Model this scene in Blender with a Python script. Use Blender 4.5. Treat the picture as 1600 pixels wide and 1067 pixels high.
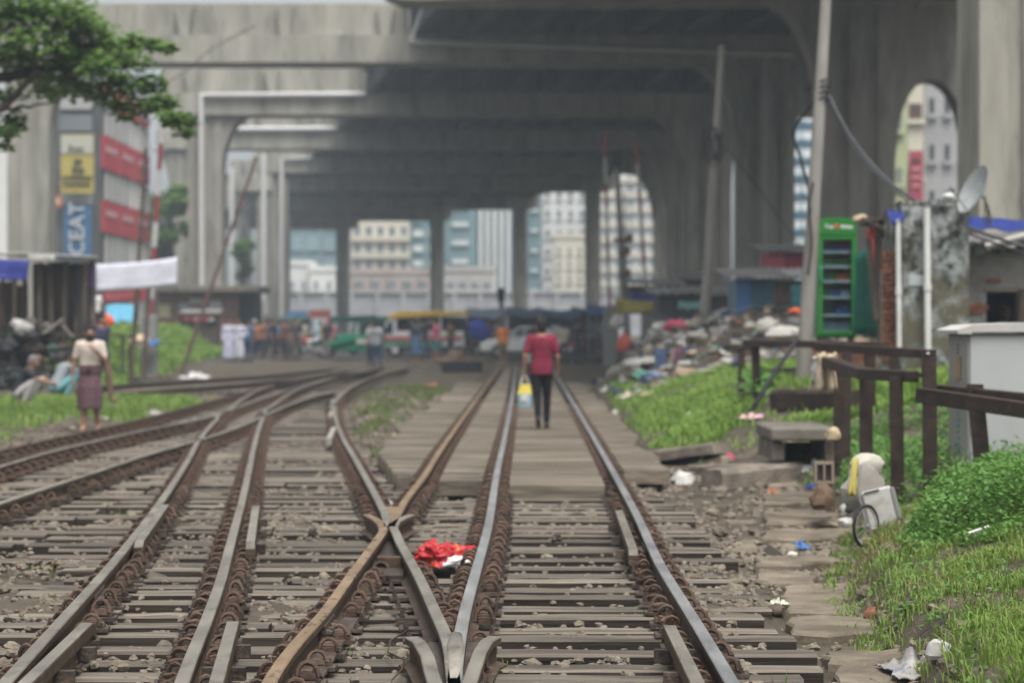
import bpy, bmesh, math, random
from mathutils import Vector, Matrix, noise as mnoise

for _o in list(bpy.data.objects):
    bpy.data.objects.remove(_o)
scene = bpy.context.scene
COL = scene.collection
R = random.Random(11)
PI = math.pi

# ------------------------------------------------------------------ camera
F = 3778.0      # focal length in photograph pixels (85 mm on a 36 mm wide sensor, 1600 px)
HOR = 508.0     # row of the horizon
CZ = 1.68       # height of the lens above the sleepers
cam_data = bpy.data.cameras.new('camera')
cam = bpy.data.objects.new('camera', cam_data)
COL.objects.link(cam)
cam.location = (0, 0, CZ)
cam.rotation_euler = (PI / 2, 0, 0)
cam_data.sensor_width = 36.0
cam_data.lens = F * 36.0 / 1600.0
cam_data.shift_y = -(533.5 - HOR) / 1600.0
cam_data.clip_start = 0.1
cam_data.clip_end = 4000
cam_data.dof.use_dof = True
cam_data.dof.focus_distance = 12.2
cam_data.dof.aperture_fstop = 2.4
scene.camera = cam

# ------------------------------------------------------------------ sky, sun, exposure
world = bpy.data.worlds.new('World')
scene.world = world
world.use_nodes = True
wn = world.node_tree
wn.nodes.clear()
w_out = wn.nodes.new('ShaderNodeOutputWorld')
w_bg = wn.nodes.new('ShaderNodeBackground')
w_sky = wn.nodes.new('ShaderNodeTexSky')
w_hs = wn.nodes.new('ShaderNodeHueSaturation')
w_sky.sky_type = 'NISHITA'
w_sky.sun_disc = False
SUN_EL, SUN_ROT = math.radians(66), math.radians(158)
w_sky.sun_elevation = SUN_EL
w_sky.sun_rotation = SUN_ROT
w_sky.dust_density = 4.0
w_sky.air_density = 1.3
w_hs.inputs['Saturation'].default_value = 0.10      # overcast: the cloud layer is nearly white
wn.links.new(w_sky.outputs[0], w_hs.inputs['Color'])
wn.links.new(w_hs.outputs[0], w_bg.inputs['Color'])
wn.links.new(w_bg.outputs[0], w_out.inputs['Surface'])
w_bg.inputs['Strength'].default_value = 0.062

sun_data = bpy.data.lights.new('sun', 'SUN')
sun = bpy.data.objects.new('sun', sun_data)
COL.objects.link(sun)
sun_data.energy = 1.5
sun_data.angle = math.radians(34)
sun_data.color = (1.0, 0.975, 0.94)
sun.location = (0, 0, 60)
sd = Vector((math.sin(SUN_ROT) * math.cos(SUN_EL), math.cos(SUN_ROT) * math.cos(SUN_EL), math.sin(SUN_EL)))
sun.rotation_euler = (-sd).to_track_quat('-Z', 'Y').to_euler()

scene.view_settings.view_transform = 'Standard'
scene.view_settings.look = 'None'
scene.view_settings.gamma = 1.0
scene.view_settings.use_curve_mapping = False
scene.view_settings.exposure = 1.36
scene.render.engine = 'CYCLES'
scene.cycles.use_denoising = True
scene.cycles.max_bounces = 6
scene.cycles.diffuse_bounces = 1
scene.cycles.glossy_bounces = 2
scene.cycles.transmission_bounces = 3
scene.cycles.transparent_max_bounces = 6
scene.cycles.volume_bounces = 1

# ------------------------------------------------------------------ helpers
def P(px, py, Y):
    """point seen at photograph pixel (px, py) at depth Y"""
    return Vector(((px - 800.0) / F * Y, Y, CZ - (py - HOR) / F * Y))

def G(px, py, z=0.0):
    """point of the level z seen at pixel (px, py)"""
    return P(px, py, (CZ - z) * F / (py - HOR))

def clamp(x, a=0.0, b=1.0):
    return max(a, min(b, x))

def sst(a, b, x):
    t = clamp((x - a) / (b - a))
    return t * t * (3 - 2 * t)

def interp(x, tab):
    if x <= tab[0][0]:
        return tab[0][1]
    for (x0, y0), (x1, y1) in zip(tab, tab[1:]):
        if x <= x1:
            return y0 + (y1 - y0) * (x - x0) / (x1 - x0)
    return tab[-1][1]

def nz(x, y, z=0.0):
    return mnoise.noise(Vector((x, y, z)))

def frame(d, up=Vector((0, 0, 1))):
    d = d.normalized()
    if abs(d.dot(up)) > 0.98:
        up = Vector((0, 1, 0))
    s = d.cross(up).normalized()
    return s, s.cross(d).normalized()

def chain(o):
    m = Matrix.Identity(4)
    while o is not None:
        m = o.matrix_basis @ m
        o = o.parent
    return m

class MB:
    """collects shapes and links them as one mesh object"""
    def __init__(s):
        s.v, s.f, s.m = [], [], []
    def add(s, vs, fs, mi=0):
        k = len(s.v)
        s.v.extend([Vector(v) for v in vs])
        for f in fs:
            s.f.append(tuple(i + k for i in f))
            s.m.append(mi)
        return s
    def box(s, c, d, rz=0.0, mi=0, M=None, jit=0.0, taper=1.0):
        c = Vector(c)
        x, y, z = d[0] / 2, d[1] / 2, d[2] / 2
        vs = [Vector((i * x * (taper if k > 0 else 1), j * y * (taper if k > 0 else 1), k * z)) for k in (-1, 1) for j in (-1, 1) for i in (-1, 1)]
        if jit:
            vs = [v + Vector((R.uniform(-jit, jit), R.uniform(-jit, jit), R.uniform(-jit, jit))) for v in vs]
        if M is None:
            M = Matrix.Rotation(rz, 3, 'Z')
        vs = [c + M @ v for v in vs]
        return s.add(vs, [(0, 2, 3, 1), (4, 5, 7, 6), (0, 1, 5, 4), (2, 6, 7, 3), (0, 4, 6, 2), (1, 3, 7, 5)], mi)
    def box2(s, a, b, mi=0):
        a, b = Vector(a), Vector(b)
        d = b - a
        return s.box((a + b) / 2, (abs(d.x), abs(d.y), abs(d.z)), mi=mi)
    def bar(s, a, b, w, h, mi=0, up=Vector((0, 0, 1))):
        a, b = Vector(a), Vector(b)
        d = b - a
        sx, uz = frame(d, up)
        M = Matrix((sx, d.normalized(), uz)).transposed()
        return s.box((a + b) / 2, (w, d.length, h), M=M, mi=mi)
    def tube(s, pts, r, n=8, mi=0, caps=True, sq=1.0):
        pts = [Vector(p) for p in pts]
        rs = r if isinstance(r, (list, tuple)) else [r] * len(pts)
        vs, fs = [], []
        u = None
        for i, p in enumerate(pts):
            d = pts[min(i + 1, len(pts) - 1)] - pts[max(i - 1, 0)]
            if d.length < 1e-9:
                d = Vector((0, 0, 1))
            d.normalize()
            if u is None:
                _, u = frame(d)
            u = (u - d * u.dot(d))
            if u.length < 1e-6:
                _, u = frame(d)
            u.normalize()
            w = d.cross(u)
            for k in range(n):
                a = 2 * PI * k / n
                vs.append(p + (u * math.cos(a) * sq + w * math.sin(a)) * rs[i])
        for i in range(len(pts) - 1):
            for k in range(n):
                k2 = (k + 1) % n
                fs.append((i * n + k, i * n + k2, (i + 1) * n + k2, (i + 1) * n + k))
        if caps:
            fs.append(tuple(range(n - 1, -1, -1)))
            fs.append(tuple((len(pts) - 1) * n + k for k in range(n)))
        return s.add(vs, fs, mi)
    def capsule(s, a, b, ra, rb, n=10, mi=0):
        a, b = Vector(a), Vector(b)
        d = (b - a)
        if d.length < 1e-6:
            d = Vector((0, 0, 1e-4))
        dn = d.normalized()
        pts, rs = [], []
        for t in (80, 55, 28):
            t = math.radians(t)
            pts.append(a - dn * ra * math.sin(t)); rs.append(ra * math.cos(t))
        pts.append(a); rs.append(ra); pts.append(b); rs.append(rb)
        for t in (28, 55, 80):
            t = math.radians(t)
            pts.append(b + dn * rb * math.sin(t)); rs.append(rb * math.cos(t))
        return s.tube(pts, rs, n, mi)
    def loft(s, rings, n=12, mi=0):
        """rings: (center, rx, ry[, tilt]) horizontal ellipses stacked"""
        vs, fs = [], []
        for c, rx, ry in rings:
            c = Vector(c)
            for k in range(n):
                a = 2 * PI * k / n
                vs.append(c + Vector((rx * math.cos(a), ry * math.sin(a), 0)))
        for i in range(len(rings) - 1):
            for k in range(n):
                k2 = (k + 1) % n
                fs.append((i * n + k, i * n + k2, (i + 1) * n + k2, (i + 1) * n + k))
        fs.append(tuple(range(n - 1, -1, -1)))
        fs.append(tuple((len(rings) - 1) * n + k for k in range(n)))
        return s.add(vs, fs, mi)
    def ell(s, c, r, n=10, m=7, mi=0, fn=None, M=None):
        c = Vector(c)
        vs, fs = [], []
        for i in range(m + 1):
            th = PI * i / m
            for k in range(n):
                a = 2 * PI * k / n
                p = Vector((math.sin(th) * math.cos(a), math.sin(th) * math.sin(a), math.cos(th)))
                q = fn(p) if fn else 1.0
                p = Vector((p.x * r[0], p.y * r[1], p.z * r[2])) * q
                vs.append(c + (M @ p if M is not None else p))
        for i in range(m):
            for k in range(n):
                k2 = (k + 1) % n
                fs.append((i * n + k, (i + 1) * n + k, (i + 1) * n + k2, i * n + k2))
        return s.add(vs, fs, mi)
    def prism(s, poly, y0, y1, mi=0, fn=None):
        """polygon in (x, z) extruded along y; fn maps each Vector afterwards"""
        n = len(poly)
        vs = [Vector((x, y0, z)) for x, z in poly] + [Vector((x, y1, z)) for x, z in poly]
        if fn:
            vs = [fn(v) for v in vs]
        fs = [tuple(range(n)), tuple(range(2 * n - 1, n - 1, -1))]
        for i in range(n):
            j = (i + 1) % n
            fs.append((i, i + n, j + n, j))
        return s.add(vs, fs, mi)
    def grid(s, fn, nu, nv, mi=0):
        vs = [Vector(fn(i / nu, j / nv)) for j in range(nv + 1) for i in range(nu + 1)]
        fs = [(j * (nu + 1) + i, j * (nu + 1) + i + 1, (j + 1) * (nu + 1) + i + 1, (j + 1) * (nu + 1) + i) for j in range(nv) for i in range(nu)]
        return s.add(vs, fs, mi)
    def lathe(s, c, prof, n=12, mi=0):
        c = Vector(c)
        return s.loft([(c + Vector((0, 0, z)), max(r, 1e-4), max(r, 1e-4)) for r, z in prof], n, mi)
    def mesh(s, name, mats, smooth=False, inv=None, bevel=0.0, recalc=True, angle=None):
        me = bpy.data.meshes.new(name)
        vs = [inv @ v for v in s.v] if inv is not None else s.v
        me.from_pydata([tuple(v) for v in vs], [], s.f)
        mats = mats if isinstance(mats, (list, tuple)) else [mats]
        for m in mats:
            me.materials.append(m)
        me.polygons.foreach_set('material_index', s.m)
        if recalc or bevel:
            bm = bmesh.new()
            bm.from_mesh(me)
            if bevel:
                bmesh.ops.bevel(bm, geom=[e for e in bm.edges if len(e.link_faces) == 2 and e.calc_face_angle(0) > 0.5], offset=bevel, segments=1, affect='EDGES', profile=0.5)
            bmesh.ops.recalc_face_normals(bm, faces=bm.faces)
            bm.to_mesh(me)
            bm.free()
        if smooth:
            me.polygons.foreach_set('use_smooth', [True] * len(me.polygons))
            if angle:
                try:
                    me.set_sharp_from_angle(angle=math.radians(angle))
                except Exception:
                    pass
        me.update()
        return me
    def build(s, name, mats, parent=None, **kw):
        inv = chain(parent).inverted() if parent is not None else None
        me = s.mesh(name, mats, inv=inv, **kw)
        return link(name, me, parent)

def link(name, me, parent=None):
    o = bpy.data.objects.new(name, me)
    COL.objects.link(o)
    if parent is not None:
        o.parent = parent
    return o

def tag(o, label=None, cat=None, group=None, kind=None):
    if label: o['label'] = label
    if cat: o['category'] = cat
    if group: o['group'] = group
    if kind: o['kind'] = kind
    return o

def thing(name, label, cat, loc=(0, 0, 0), rz=0.0, group=None):
    o = bpy.data.objects.new(name, None)
    o.empty_display_size = 0.2
    COL.objects.link(o)
    o.location = loc
    o.rotation_euler = (0, 0, rz)
    return tag(o, label, cat, group)

def dup(o, loc=None, rz=None, label=None, scale=None, parent=None, top=True):
    c = o.copy()
    COL.objects.link(c)
    if parent is not None:
        c.parent = parent
    if top:
        if loc is not None: c.location = loc
        if rz is not None: c.rotation_euler = (0, 0, rz)
        if scale is not None: c.scale = (scale, scale, scale)
        if label: c['label'] = label
    for ch in list(o.children):
        dup(ch, parent=c, top=False)
    return c

def text_mesh(txt, size, depth=0.01):
    cu = bpy.data.curves.new('lettering', 'FONT')
    cu.body = txt
    cu.size = size
    cu.align_x = 'CENTER'
    cu.align_y = 'CENTER'
    cu.extrude = depth
    cu.offset = size * 0.012
    o = bpy.data.objects.new('lettering', cu)
    COL.objects.link(o)
    dg = bpy.context.evaluated_depsgraph_get()
    me = bpy.data.meshes.new_from_object(o.evaluated_get(dg))
    bpy.data.objects.remove(o)
    return me

# ------------------------------------------------------------------ materials
MATS = {}
def mat(name, c1, c2=None, scale=4.0, rough=0.8, rough2=None, bump=0.0, bscale=None, metal=0.0, rand=0.0,
        stretch=(1, 1, 1), ramp=(0.35, 0.68), c3=None, s3=1.0, r3=(0.5, 0.7), spec=0.22, trans=0.0, detail=6.0, world_co=False, alpha=None, transmission=0.0):
    if name in MATS:
        return MATS[name]
    m = bpy.data.materials.new(name)
    m.use_nodes = True
    nt = m.node_tree
    N, L = nt.nodes, nt.links
    b = N['Principled BSDF']
    b.inputs['Roughness'].default_value = rough
    b.inputs['Metallic'].default_value = metal
    b.inputs['Specular IOR Level'].default_value = spec
    if transmission:
        b.inputs['Transmission Weight'].default_value = transmission
    info = N.new('ShaderNodeObjectInfo')
    if world_co:
        geo = N.new('ShaderNodeNewGeometry')
        src = geo.outputs['Position']
    else:
        tc = N.new('ShaderNodeTexCoord')
        add = N.new('ShaderNodeVectorMath'); add.operation = 'MULTIPLY_ADD'
        add.inputs[1].default_value = (23.0, 31.0, 17.0)
        cmb = N.new('ShaderNodeCombineXYZ')
        for i in range(3):
            L.new(info.outputs['Random'], cmb.inputs[i])
        L.new(cmb.outputs[0], add.inputs[0])
        L.new(tc.outputs['Object'], add.inputs[2])
        src = add.outputs[0]
    mp = N.new('ShaderNodeMapping')
    mp.inputs['Scale'].default_value = stretch
    L.new(src, mp.inputs['Vector'])
    vec = mp.outputs[0]
    def rgb(c):
        return (c[0], c[1], c[2], 1.0)
    col = None
    if c2 is not None:
        n1 = N.new('ShaderNodeTexNoise')
        n1.inputs['Scale'].default_value = scale
        n1.inputs['Detail'].default_value = detail
        n1.inputs['Roughness'].default_value = 0.65
        L.new(vec, n1.inputs['Vector'])
        cr = N.new('ShaderNodeValToRGB')
        cr.color_ramp.elements[0].position = ramp[0]
        cr.color_ramp.elements[1].position = ramp[1]
        cr.color_ramp.elements[0].color = rgb(c1)
        cr.color_ramp.elements[1].color = rgb(c2)
        L.new(n1.outputs['Fac'], cr.inputs[0])
        col = cr.outputs[0]
        if rough2 is not None:
            mr = N.new('ShaderNodeMapRange')
            mr.inputs['From Min'].default_value = ramp[0]
            mr.inputs['From Max'].default_value = ramp[1]
            mr.inputs['To Min'].default_value = rough
            mr.inputs['To Max'].default_value = rough2
            L.new(n1.outputs['Fac'], mr.inputs['Value'])
            L.new(mr.outputs[0], b.inputs['Roughness'])
    else:
        c = N.new('ShaderNodeRGB')
        c.outputs[0].default_value = rgb(c1)
        col = c.outputs[0]
    if c3 is not None:
        n3 = N.new('ShaderNodeTexNoise')
        n3.inputs['Scale'].default_value = s3
        n3.inputs['Detail'].default_value = 8.0
        n3.inputs['Roughness'].default_value = 0.7
        L.new(vec, n3.inputs['Vector'])
        cr3 = N.new('ShaderNodeValToRGB')
        cr3.color_ramp.elements[0].position = r3[0]
        cr3.color_ramp.elements[1].position = r3[1]
        cr3.color_ramp.elements[0].color = (0, 0, 0, 1)
        cr3.color_ramp.elements[1].color = (1, 1, 1, 1)
        L.new(n3.outputs['Fac'], cr3.inputs[0])
        mx = N.new('ShaderNodeMix'); mx.data_type = 'RGBA'
        L.new(cr3.outputs[0], mx.inputs[0])
        L.new(col, mx.inputs[6])
        mx.inputs[7].default_value = rgb(c3)
        col = mx.outputs[2]
    if rand:
        hs = N.new('ShaderNodeHueSaturation')
        mr = N.new('ShaderNodeMapRange')
        mr.inputs['To Min'].default_value = 1 - rand
        mr.inputs['To Max'].default_value = 1 + rand
        L.new(info.outputs['Random'], mr.inputs['Value'])
        L.new(mr.outputs[0], hs.inputs['Value'])
        L.new(col, hs.inputs['Color'])
        col = hs.outputs[0]
    L.new(col, b.inputs['Base Color'])
    if bump:
        nb = N.new('ShaderNodeTexNoise')
        nb.inputs['Scale'].default_value = bscale or scale * 4
        nb.inputs['Detail'].default_value = 6.0
        L.new(vec, nb.inputs['Vector'])
        bp = N.new('ShaderNodeBump')
        bp.inputs['Strength'].default_value = min(1.0, bump)
        bp.inputs['Distance'].default_value = 0.02
        L.new(nb.outputs['Fac'], bp.inputs['Height'])
        L.new(bp.outputs[0], b.inputs['Normal'])
    if trans:
        tr = N.new('ShaderNodeBsdfTranslucent')
        L.new(col, tr.inputs['Color'])
        ms = N.new('ShaderNodeMixShader')
        ms.inputs[0].default_value = trans
        L.new(b.outputs[0], ms.inputs[1])
        L.new(tr.outputs[0], ms.inputs[2])
        L.new(ms.outputs[0], N['Material Output'].inputs['Surface'])
    MATS[name] = m
    return m

def plain(c, rough=0.75, **kw):
    """cloth / paint of colour c with a little mottling and dirt"""
    key = 'paint_%02x%02x%02x_%d' % (int(c[0] * 255), int(c[1] * 255), int(c[2] * 255), int(rough * 100))
    return mat(key, c, tuple(min(1, v * 1.18 + 0.006) for v in c), scale=6.0, rough=rough, bump=0.12, bscale=22.0, **kw)

M_CONC = mat('weathered_concrete', (0.25, 0.238, 0.20), (0.43, 0.412, 0.352), scale=0.7, rough=0.9, bump=0.25, bscale=6.0,
             c3=(0.10, 0.096, 0.085), s3=0.9, r3=(0.50, 0.76), stretch=(1, 1, 0.22), world_co=True)
M_GIRD = mat('slate_girder', (0.07, 0.078, 0.09), (0.12, 0.128, 0.14), scale=0.5, rough=0.8, world_co=True)  # girders in dark blue-grey, darker than the concrete around them
M_PIPE = mat('white_drain_pipe', (0.62, 0.62, 0.60), (0.74, 0.74, 0.72), scale=3.0, rough=0.6)
M_GROUND = mat('wet_dirt_ground', (0.045, 0.036, 0.026), (0.12, 0.099, 0.073), scale=2.2, rough=0.55, rough2=0.95, bump=0.9, bscale=26.0,
               c3=(0.17, 0.148, 0.115), s3=0.6, r3=(0.55, 0.75), world_co=True)
M_SLAB = mat('path_slab_concrete', (0.125, 0.10, 0.073), (0.25, 0.21, 0.158), scale=3.0, rough=0.45, rough2=0.85, bump=0.35, bscale=40.0,
             c3=(0.11, 0.09, 0.07), s3=1.6, r3=(0.52, 0.7), rand=0.12)
M_WOOD = mat('weathered_sleeper_timber', (0.07, 0.057, 0.043), (0.248, 0.211, 0.168), scale=7.0, rough=0.35, rough2=0.75, bump=0.7, bscale=16.0,
             stretch=(0.18, 2.2, 2.2), rand=0.28, c3=(0.04, 0.033, 0.026), s3=2.2, r3=(0.5, 0.7))
M_WOODS = mat('dark_timber_side', (0.02, 0.015, 0.012), (0.058, 0.045, 0.036), scale=7.0, rough=0.6, rough2=0.85, bump=0.6, bscale=16.0, stretch=(0.2, 2.2, 2.2), rand=0.25)  # sleeper sides and ends, a darker brown than the top
M_PLANK = mat('crossing_plank_timber', (0.11, 0.09, 0.067), (0.225, 0.192, 0.15), scale=6.0, rough=0.6, rough2=0.85, bump=0.5, bscale=14.0,
              stretch=(0.2, 2.0, 2.0), rand=0.25)
M_RUST = mat('rail_side_rust', (0.05, 0.034, 0.023), (0.115, 0.08, 0.054), scale=9.0, rough=0.6, rough2=0.85, bump=0.4, bscale=50.0)
M_HEAD = mat('worn_rail_head', (0.15, 0.138, 0.115), (0.27, 0.25, 0.21), scale=5.0, rough=0.42, rough2=0.6, metal=0.25, stretch=(1, 0.35, 1),
             c3=(0.085, 0.068, 0.056), s3=7.0, r3=(0.52, 0.72))
M_STEEL = mat('polished_rail_head', (0.24, 0.245, 0.25), (0.38, 0.38, 0.375), scale=6.0, rough=0.34, rough2=0.5, metal=0.45, stretch=(1, 0.2, 1),
              c3=(0.24, 0.20, 0.16), s3=5.0, r3=(0.55, 0.75))
M_TANRAIL = mat('rusty_tan_rail_head', (0.17, 0.112, 0.063), (0.27, 0.197, 0.128), scale=6.0, rough=0.5, rough2=0.7, metal=0.1, stretch=(1, 0.35, 1),
                c3=(0.045, 0.036, 0.03), s3=16.0, r3=(0.54, 0.64))
M_CLIP = mat('rusty_clip_iron', (0.06, 0.038, 0.028), (0.145, 0.095, 0.068), scale=18.0, rough=0.55, rough2=0.85, bump=0.3, bscale=80.0, rand=0.25)
M_PLATE = mat('greasy_base_plate_iron', (0.035, 0.028, 0.024), (0.12, 0.09, 0.07), scale=14.0, rough=0.35, rough2=0.75, bump=0.4, bscale=60.0, rand=0.2)
M_STONE = mat('ballast_stone', (0.13, 0.11, 0.082), (0.29, 0.255, 0.20), scale=9.0, rough=0.85, bump=0.4, bscale=60.0, rand=0.3, c3=(0.19, 0.155, 0.115), s3=2.0, r3=(0.45, 0.6))
M_GRASS = mat('grass_blades', (0.16, 0.255, 0.045), (0.265, 0.37, 0.095), scale=1.6, rough=0.6, trans=0.35, c3=(0.20, 0.20, 0.07), s3=2.4, r3=(0.6, 0.8), world_co=True)
M_WEED = mat('weed_leaves', (0.085, 0.20, 0.036), (0.18, 0.34, 0.085), scale=3.0, rough=0.5, trans=0.35, c3=(0.16, 0.24, 0.06), s3=9.0, r3=(0.55, 0.75), world_co=True)
M_LEAF = mat('tree_leaves', (0.13, 0.24, 0.055), (0.23, 0.36, 0.10), scale=1.1, rough=0.5, trans=0.5, c3=(0.22, 0.27, 0.06), s3=3.5, r3=(0.6, 0.75), world_co=True)
M_BARK = mat('tree_bark', (0.05, 0.04, 0.03), (0.13, 0.11, 0.085), scale=6.0, rough=0.9, bump=0.6)
M_DARKWOOD = mat('old_dark_wood', (0.06, 0.048, 0.038), (0.17, 0.14, 0.11), scale=5.0, rough=0.8, bump=0.4, stretch=(2, 2, 0.3), rand=0.25)
M_BRICK = mat('red_brick', (0.22, 0.085, 0.05), (0.36, 0.17, 0.11), scale=9.0, rough=0.85, bump=0.4, rand=0.25)
M_MORTAR = mat('grey_mortar', (0.22, 0.20, 0.17), (0.33, 0.30, 0.26), scale=8.0, rough=0.9, bump=0.4)
M_FENCE = mat('brown_painted_rail_fence', (0.026, 0.018, 0.015), (0.06, 0.042, 0.034), scale=7.0, rough=0.5, rough2=0.7, bump=0.25, c3=(0.10, 0.055, 0.032), s3=8.0, r3=(0.6, 0.75))
M_BLACK = mat('black_rubber', (0.018, 0.018, 0.02), (0.04, 0.04, 0.042), scale=10.0, rough=0.7)
M_GLASS = mat('dark_glass', (0.03, 0.04, 0.045), (0.06, 0.075, 0.08), scale=0.5, rough=0.12, spec=0.6)
# ================================================================== TERRAIN
def edge_r(Y):
    return interp(Y, [(8, 1.8), (10.5, 1.88), (15.5, 2.12), (18, 2.5), (21, 2.95), (27, 3.15), (29, 2.6), (32, 1.75), (45, 1.85), (62, 2.15), (80, 3.2), (95, 7), (108, 14)])

def tz(X, Y):
    z = -0.11 + 0.018 * nz(X * 1.7, Y * 1.7) + 0.012 * nz(X * 5, Y * 5, 3)
    if -6 < X < 1.7 and Y < 26:       # dirt silted over parts of the track bed
        z += 0.075 * sst(.14, .42, nz(X * .9, Y * .5, 17)) * (1 - sst(22, 26, Y)) + .03 * sst(0, .4, nz(X * 2.6, Y * 1.6, 19))
    e = edge_r(Y) + 0.16 * nz(Y * 0.9, 4.2) + 0.07 * nz(Y * 2.7, 9.1)
    d = X - e
    if d > 0:
        lip = interp(Y, [(8, .22), (17, .2), (22, .08), (30, .02), (60, 0.05)])
        sl = interp(Y, [(8, .17), (18, .2), (22, .33), (28, .33), (33, .45), (85, .45), (105, .05)])
        cap = interp(Y, [(8, .95), (22, 1.25), (36, 1.55), (85, 1.55), (108, 0.1)])
        z += lip * sst(0, .28, d) + cap * (1 - math.exp(-sl * d / cap * 1.25)) * (0.93) + (0.05 * nz(X * 1.3, Y * 1.3, 7) + .02 * nz(X * 4, Y * 4, 2)) * sst(0, .6, d)
    z += .30 * sst(80, 92, Y) * (1 - sst(2, 6, X) * .8)      # the road is banked up over the tracks
    # long grass mound beside the far left track
    f = sst(66, 77, Y) * (1 - sst(132, 150, Y))
    if f > 0:
        xf = -11.7 - (Y - 77) * 0.056
        z += f * 1.25 * sst(0, 2.6, xf - X) + f * 0.08 * nz(X * .8, Y * .4, 5)
    # earth packed level with the planks between the diverging tracks
    xl_ = interp(Y, [(25, -1.25), (32, -1.9), (42, -2.75), (60, -3.6), (90, -3.4)]); xr_ = interp(Y, [(25, -1.2), (32, -1.55), (42, -1.75), (60, -1.85), (90, -1.6)])
    z += .11 * sst(xl_ - .05, xl_ + .3, X) * (1 - sst(xr_ + .5, xr_ + .9, X)) * sst(27, 31, Y)
    # little rise of the grass patch at the left
    z += 0.16 * sst(-6.0, -7.2, X) * sst(36, 40, Y) * (1 - sst(52, 62, Y))
    return z

def axis(segs):
    out = []
    for a, b, n in segs:
        for i in range(n):
            out.append(a + (b - a) * i / n)
    out.append(segs[-1][1])
    return out
xs = axis([(-640, -60, 10), (-60, -14, 20), (-14, -4.5, 34), (-4.5, 4.5, 120), (4.5, 9, 26), (9, 60, 18), (60, 640, 10)])
ys = axis([(-20, 8, 5), (8, 24, 200), (24, 50, 110), (50, 150, 110), (150, 660, 14)])
g = MB()
for y in ys:
    for x in xs:
        g.v.append(Vector((x, y, tz(x, y))))
nx = len(xs)
for j in range(len(ys) - 1):
    for i in range(nx - 1):
        g.f.append((j * nx + i, j * nx + i + 1, (j + 1) * nx + i + 1, (j + 1) * nx + i)); g.m.append(0)
ground = tag(g.build('ground', M_GROUND, smooth=True, recalc=False), kind='structure')

M_ROAD = mat('muddy_asphalt_road', (0.05, 0.048, 0.044), (0.10, 0.094, 0.086), scale=0.8, rough=0.5, rough2=0.85, bump=0.3, bscale=9.0, world_co=True)
g = MB()
g.grid(lambda u, v: (-70 + 140 * u, 103 + 40 * v, 0.225 + 0.012 * nz(u * 30, v * 9)), 60, 12)
road = tag(g.build('road', M_ROAD, smooth=True), kind='structure')

# ================================================================== FLYOVER
ZB, ZL, ZT = 15.2, 16.62, 18.3       # underside of the crossbeams, ledge top, girder top
fly = thing('flyover', 'huge grey concrete flyover on flared piers crossing above the railway tracks', 'flyover', (14, 100, 0))
def X(px, Y):
    return (px - 800.0) / F * Y
# depth, left pier px, right pier px, beam left px, beam right px, deck left px
bents = [
    dict(Y=50, lp=None, rp=(1512, 1700), b0=1140, b1=2600, dk=1187),
    dict(Y=76, lp=None, rp=(1540, 1655), b0=850, b1=2050, dk=877),
    dict(Y=102, lp=None, rp=(1278, 1392), b0=598, b1=1640, dk=725),
    dict(Y=126, lp=(18, 82), rp=(1150, 1238), b0=-80, b1=1430, dk=640),
    dict(Y=157, lp=(298, 350), rp=(1072, 1140), b0=254, b1=1310, dk=572),
    dict(Y=187, lp=(268, 300), rp=(1042, 1090), b0=248, b1=1160, dk=527),
    dict(Y=216, lp=(426, 452), rp=(1022, 1056), b0=395, b1=1075, dk=488),
    dict(Y=245, lp=(404, 424), rp=(914, 938), b0=360, b1=960, dk=440),
    dict(Y=283, lp=(372, 390), rp=(801, 823), b0=330, b1=842, dk=372),
    dict(Y=313, lp=(300, 316), rp=(672, 694), b0=280, b1=706, dk=300),
    dict(Y=340, lp=(200, 214), rp=(526, 546), b0=170, b1=560, dk=200),
]
def pier_poly(x0, x1, hl, hr, zt, hh):
    """outline of a pier; hl / hr are how far the haunch reaches left / right, hh its height"""
    pts = [(x0, -0.3), (x1, -0.3)]
    n = 9
    if hr > 0:
        for i in range(n + 1):
            t = i / n * PI / 2
            pts.append((x1 + hr * (1 - math.cos(t)), zt - hh + hh * math.sin(t)))
    else:
        pts.append((x1, zt))
    if hl > 0:
        for i in range(n, -1, -1):
            t = i / n * PI / 2
            pts.append((x0 - hl * (1 - math.cos(t)), zt - hh + hh * math.sin(t)))
    else:
        pts.append((x0, zt))
    return pts
def pier(Y, px0, px1, hl, hr, zt=ZB, hh=5.0, dep=2.2):
    x0, x1 = X(px0, Y), X(px1, Y)
    w = x1 - x0
    mb = MB()
    mb.prism(pier_poly(x0, x1, hl, hr, zt, hh), Y - dep / 2, Y + dep / 2)
    # raised vertical ribs that leave two grooves in the front face
    for a, b in ((0.0, 0.24), (0.36, 0.64), (0.76, 1.0)):
        for s in (-1, 1):
            mb.box2((x0 + w * a + .01, Y + s * (dep / 2 - .02), -0.29), (x0 + w * b - .01, Y + s * (dep / 2 + 0.12), zt - .4 if hh < 6 else zt - 2.0))
    mb.build('pier', M_CONC, fly)
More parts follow.
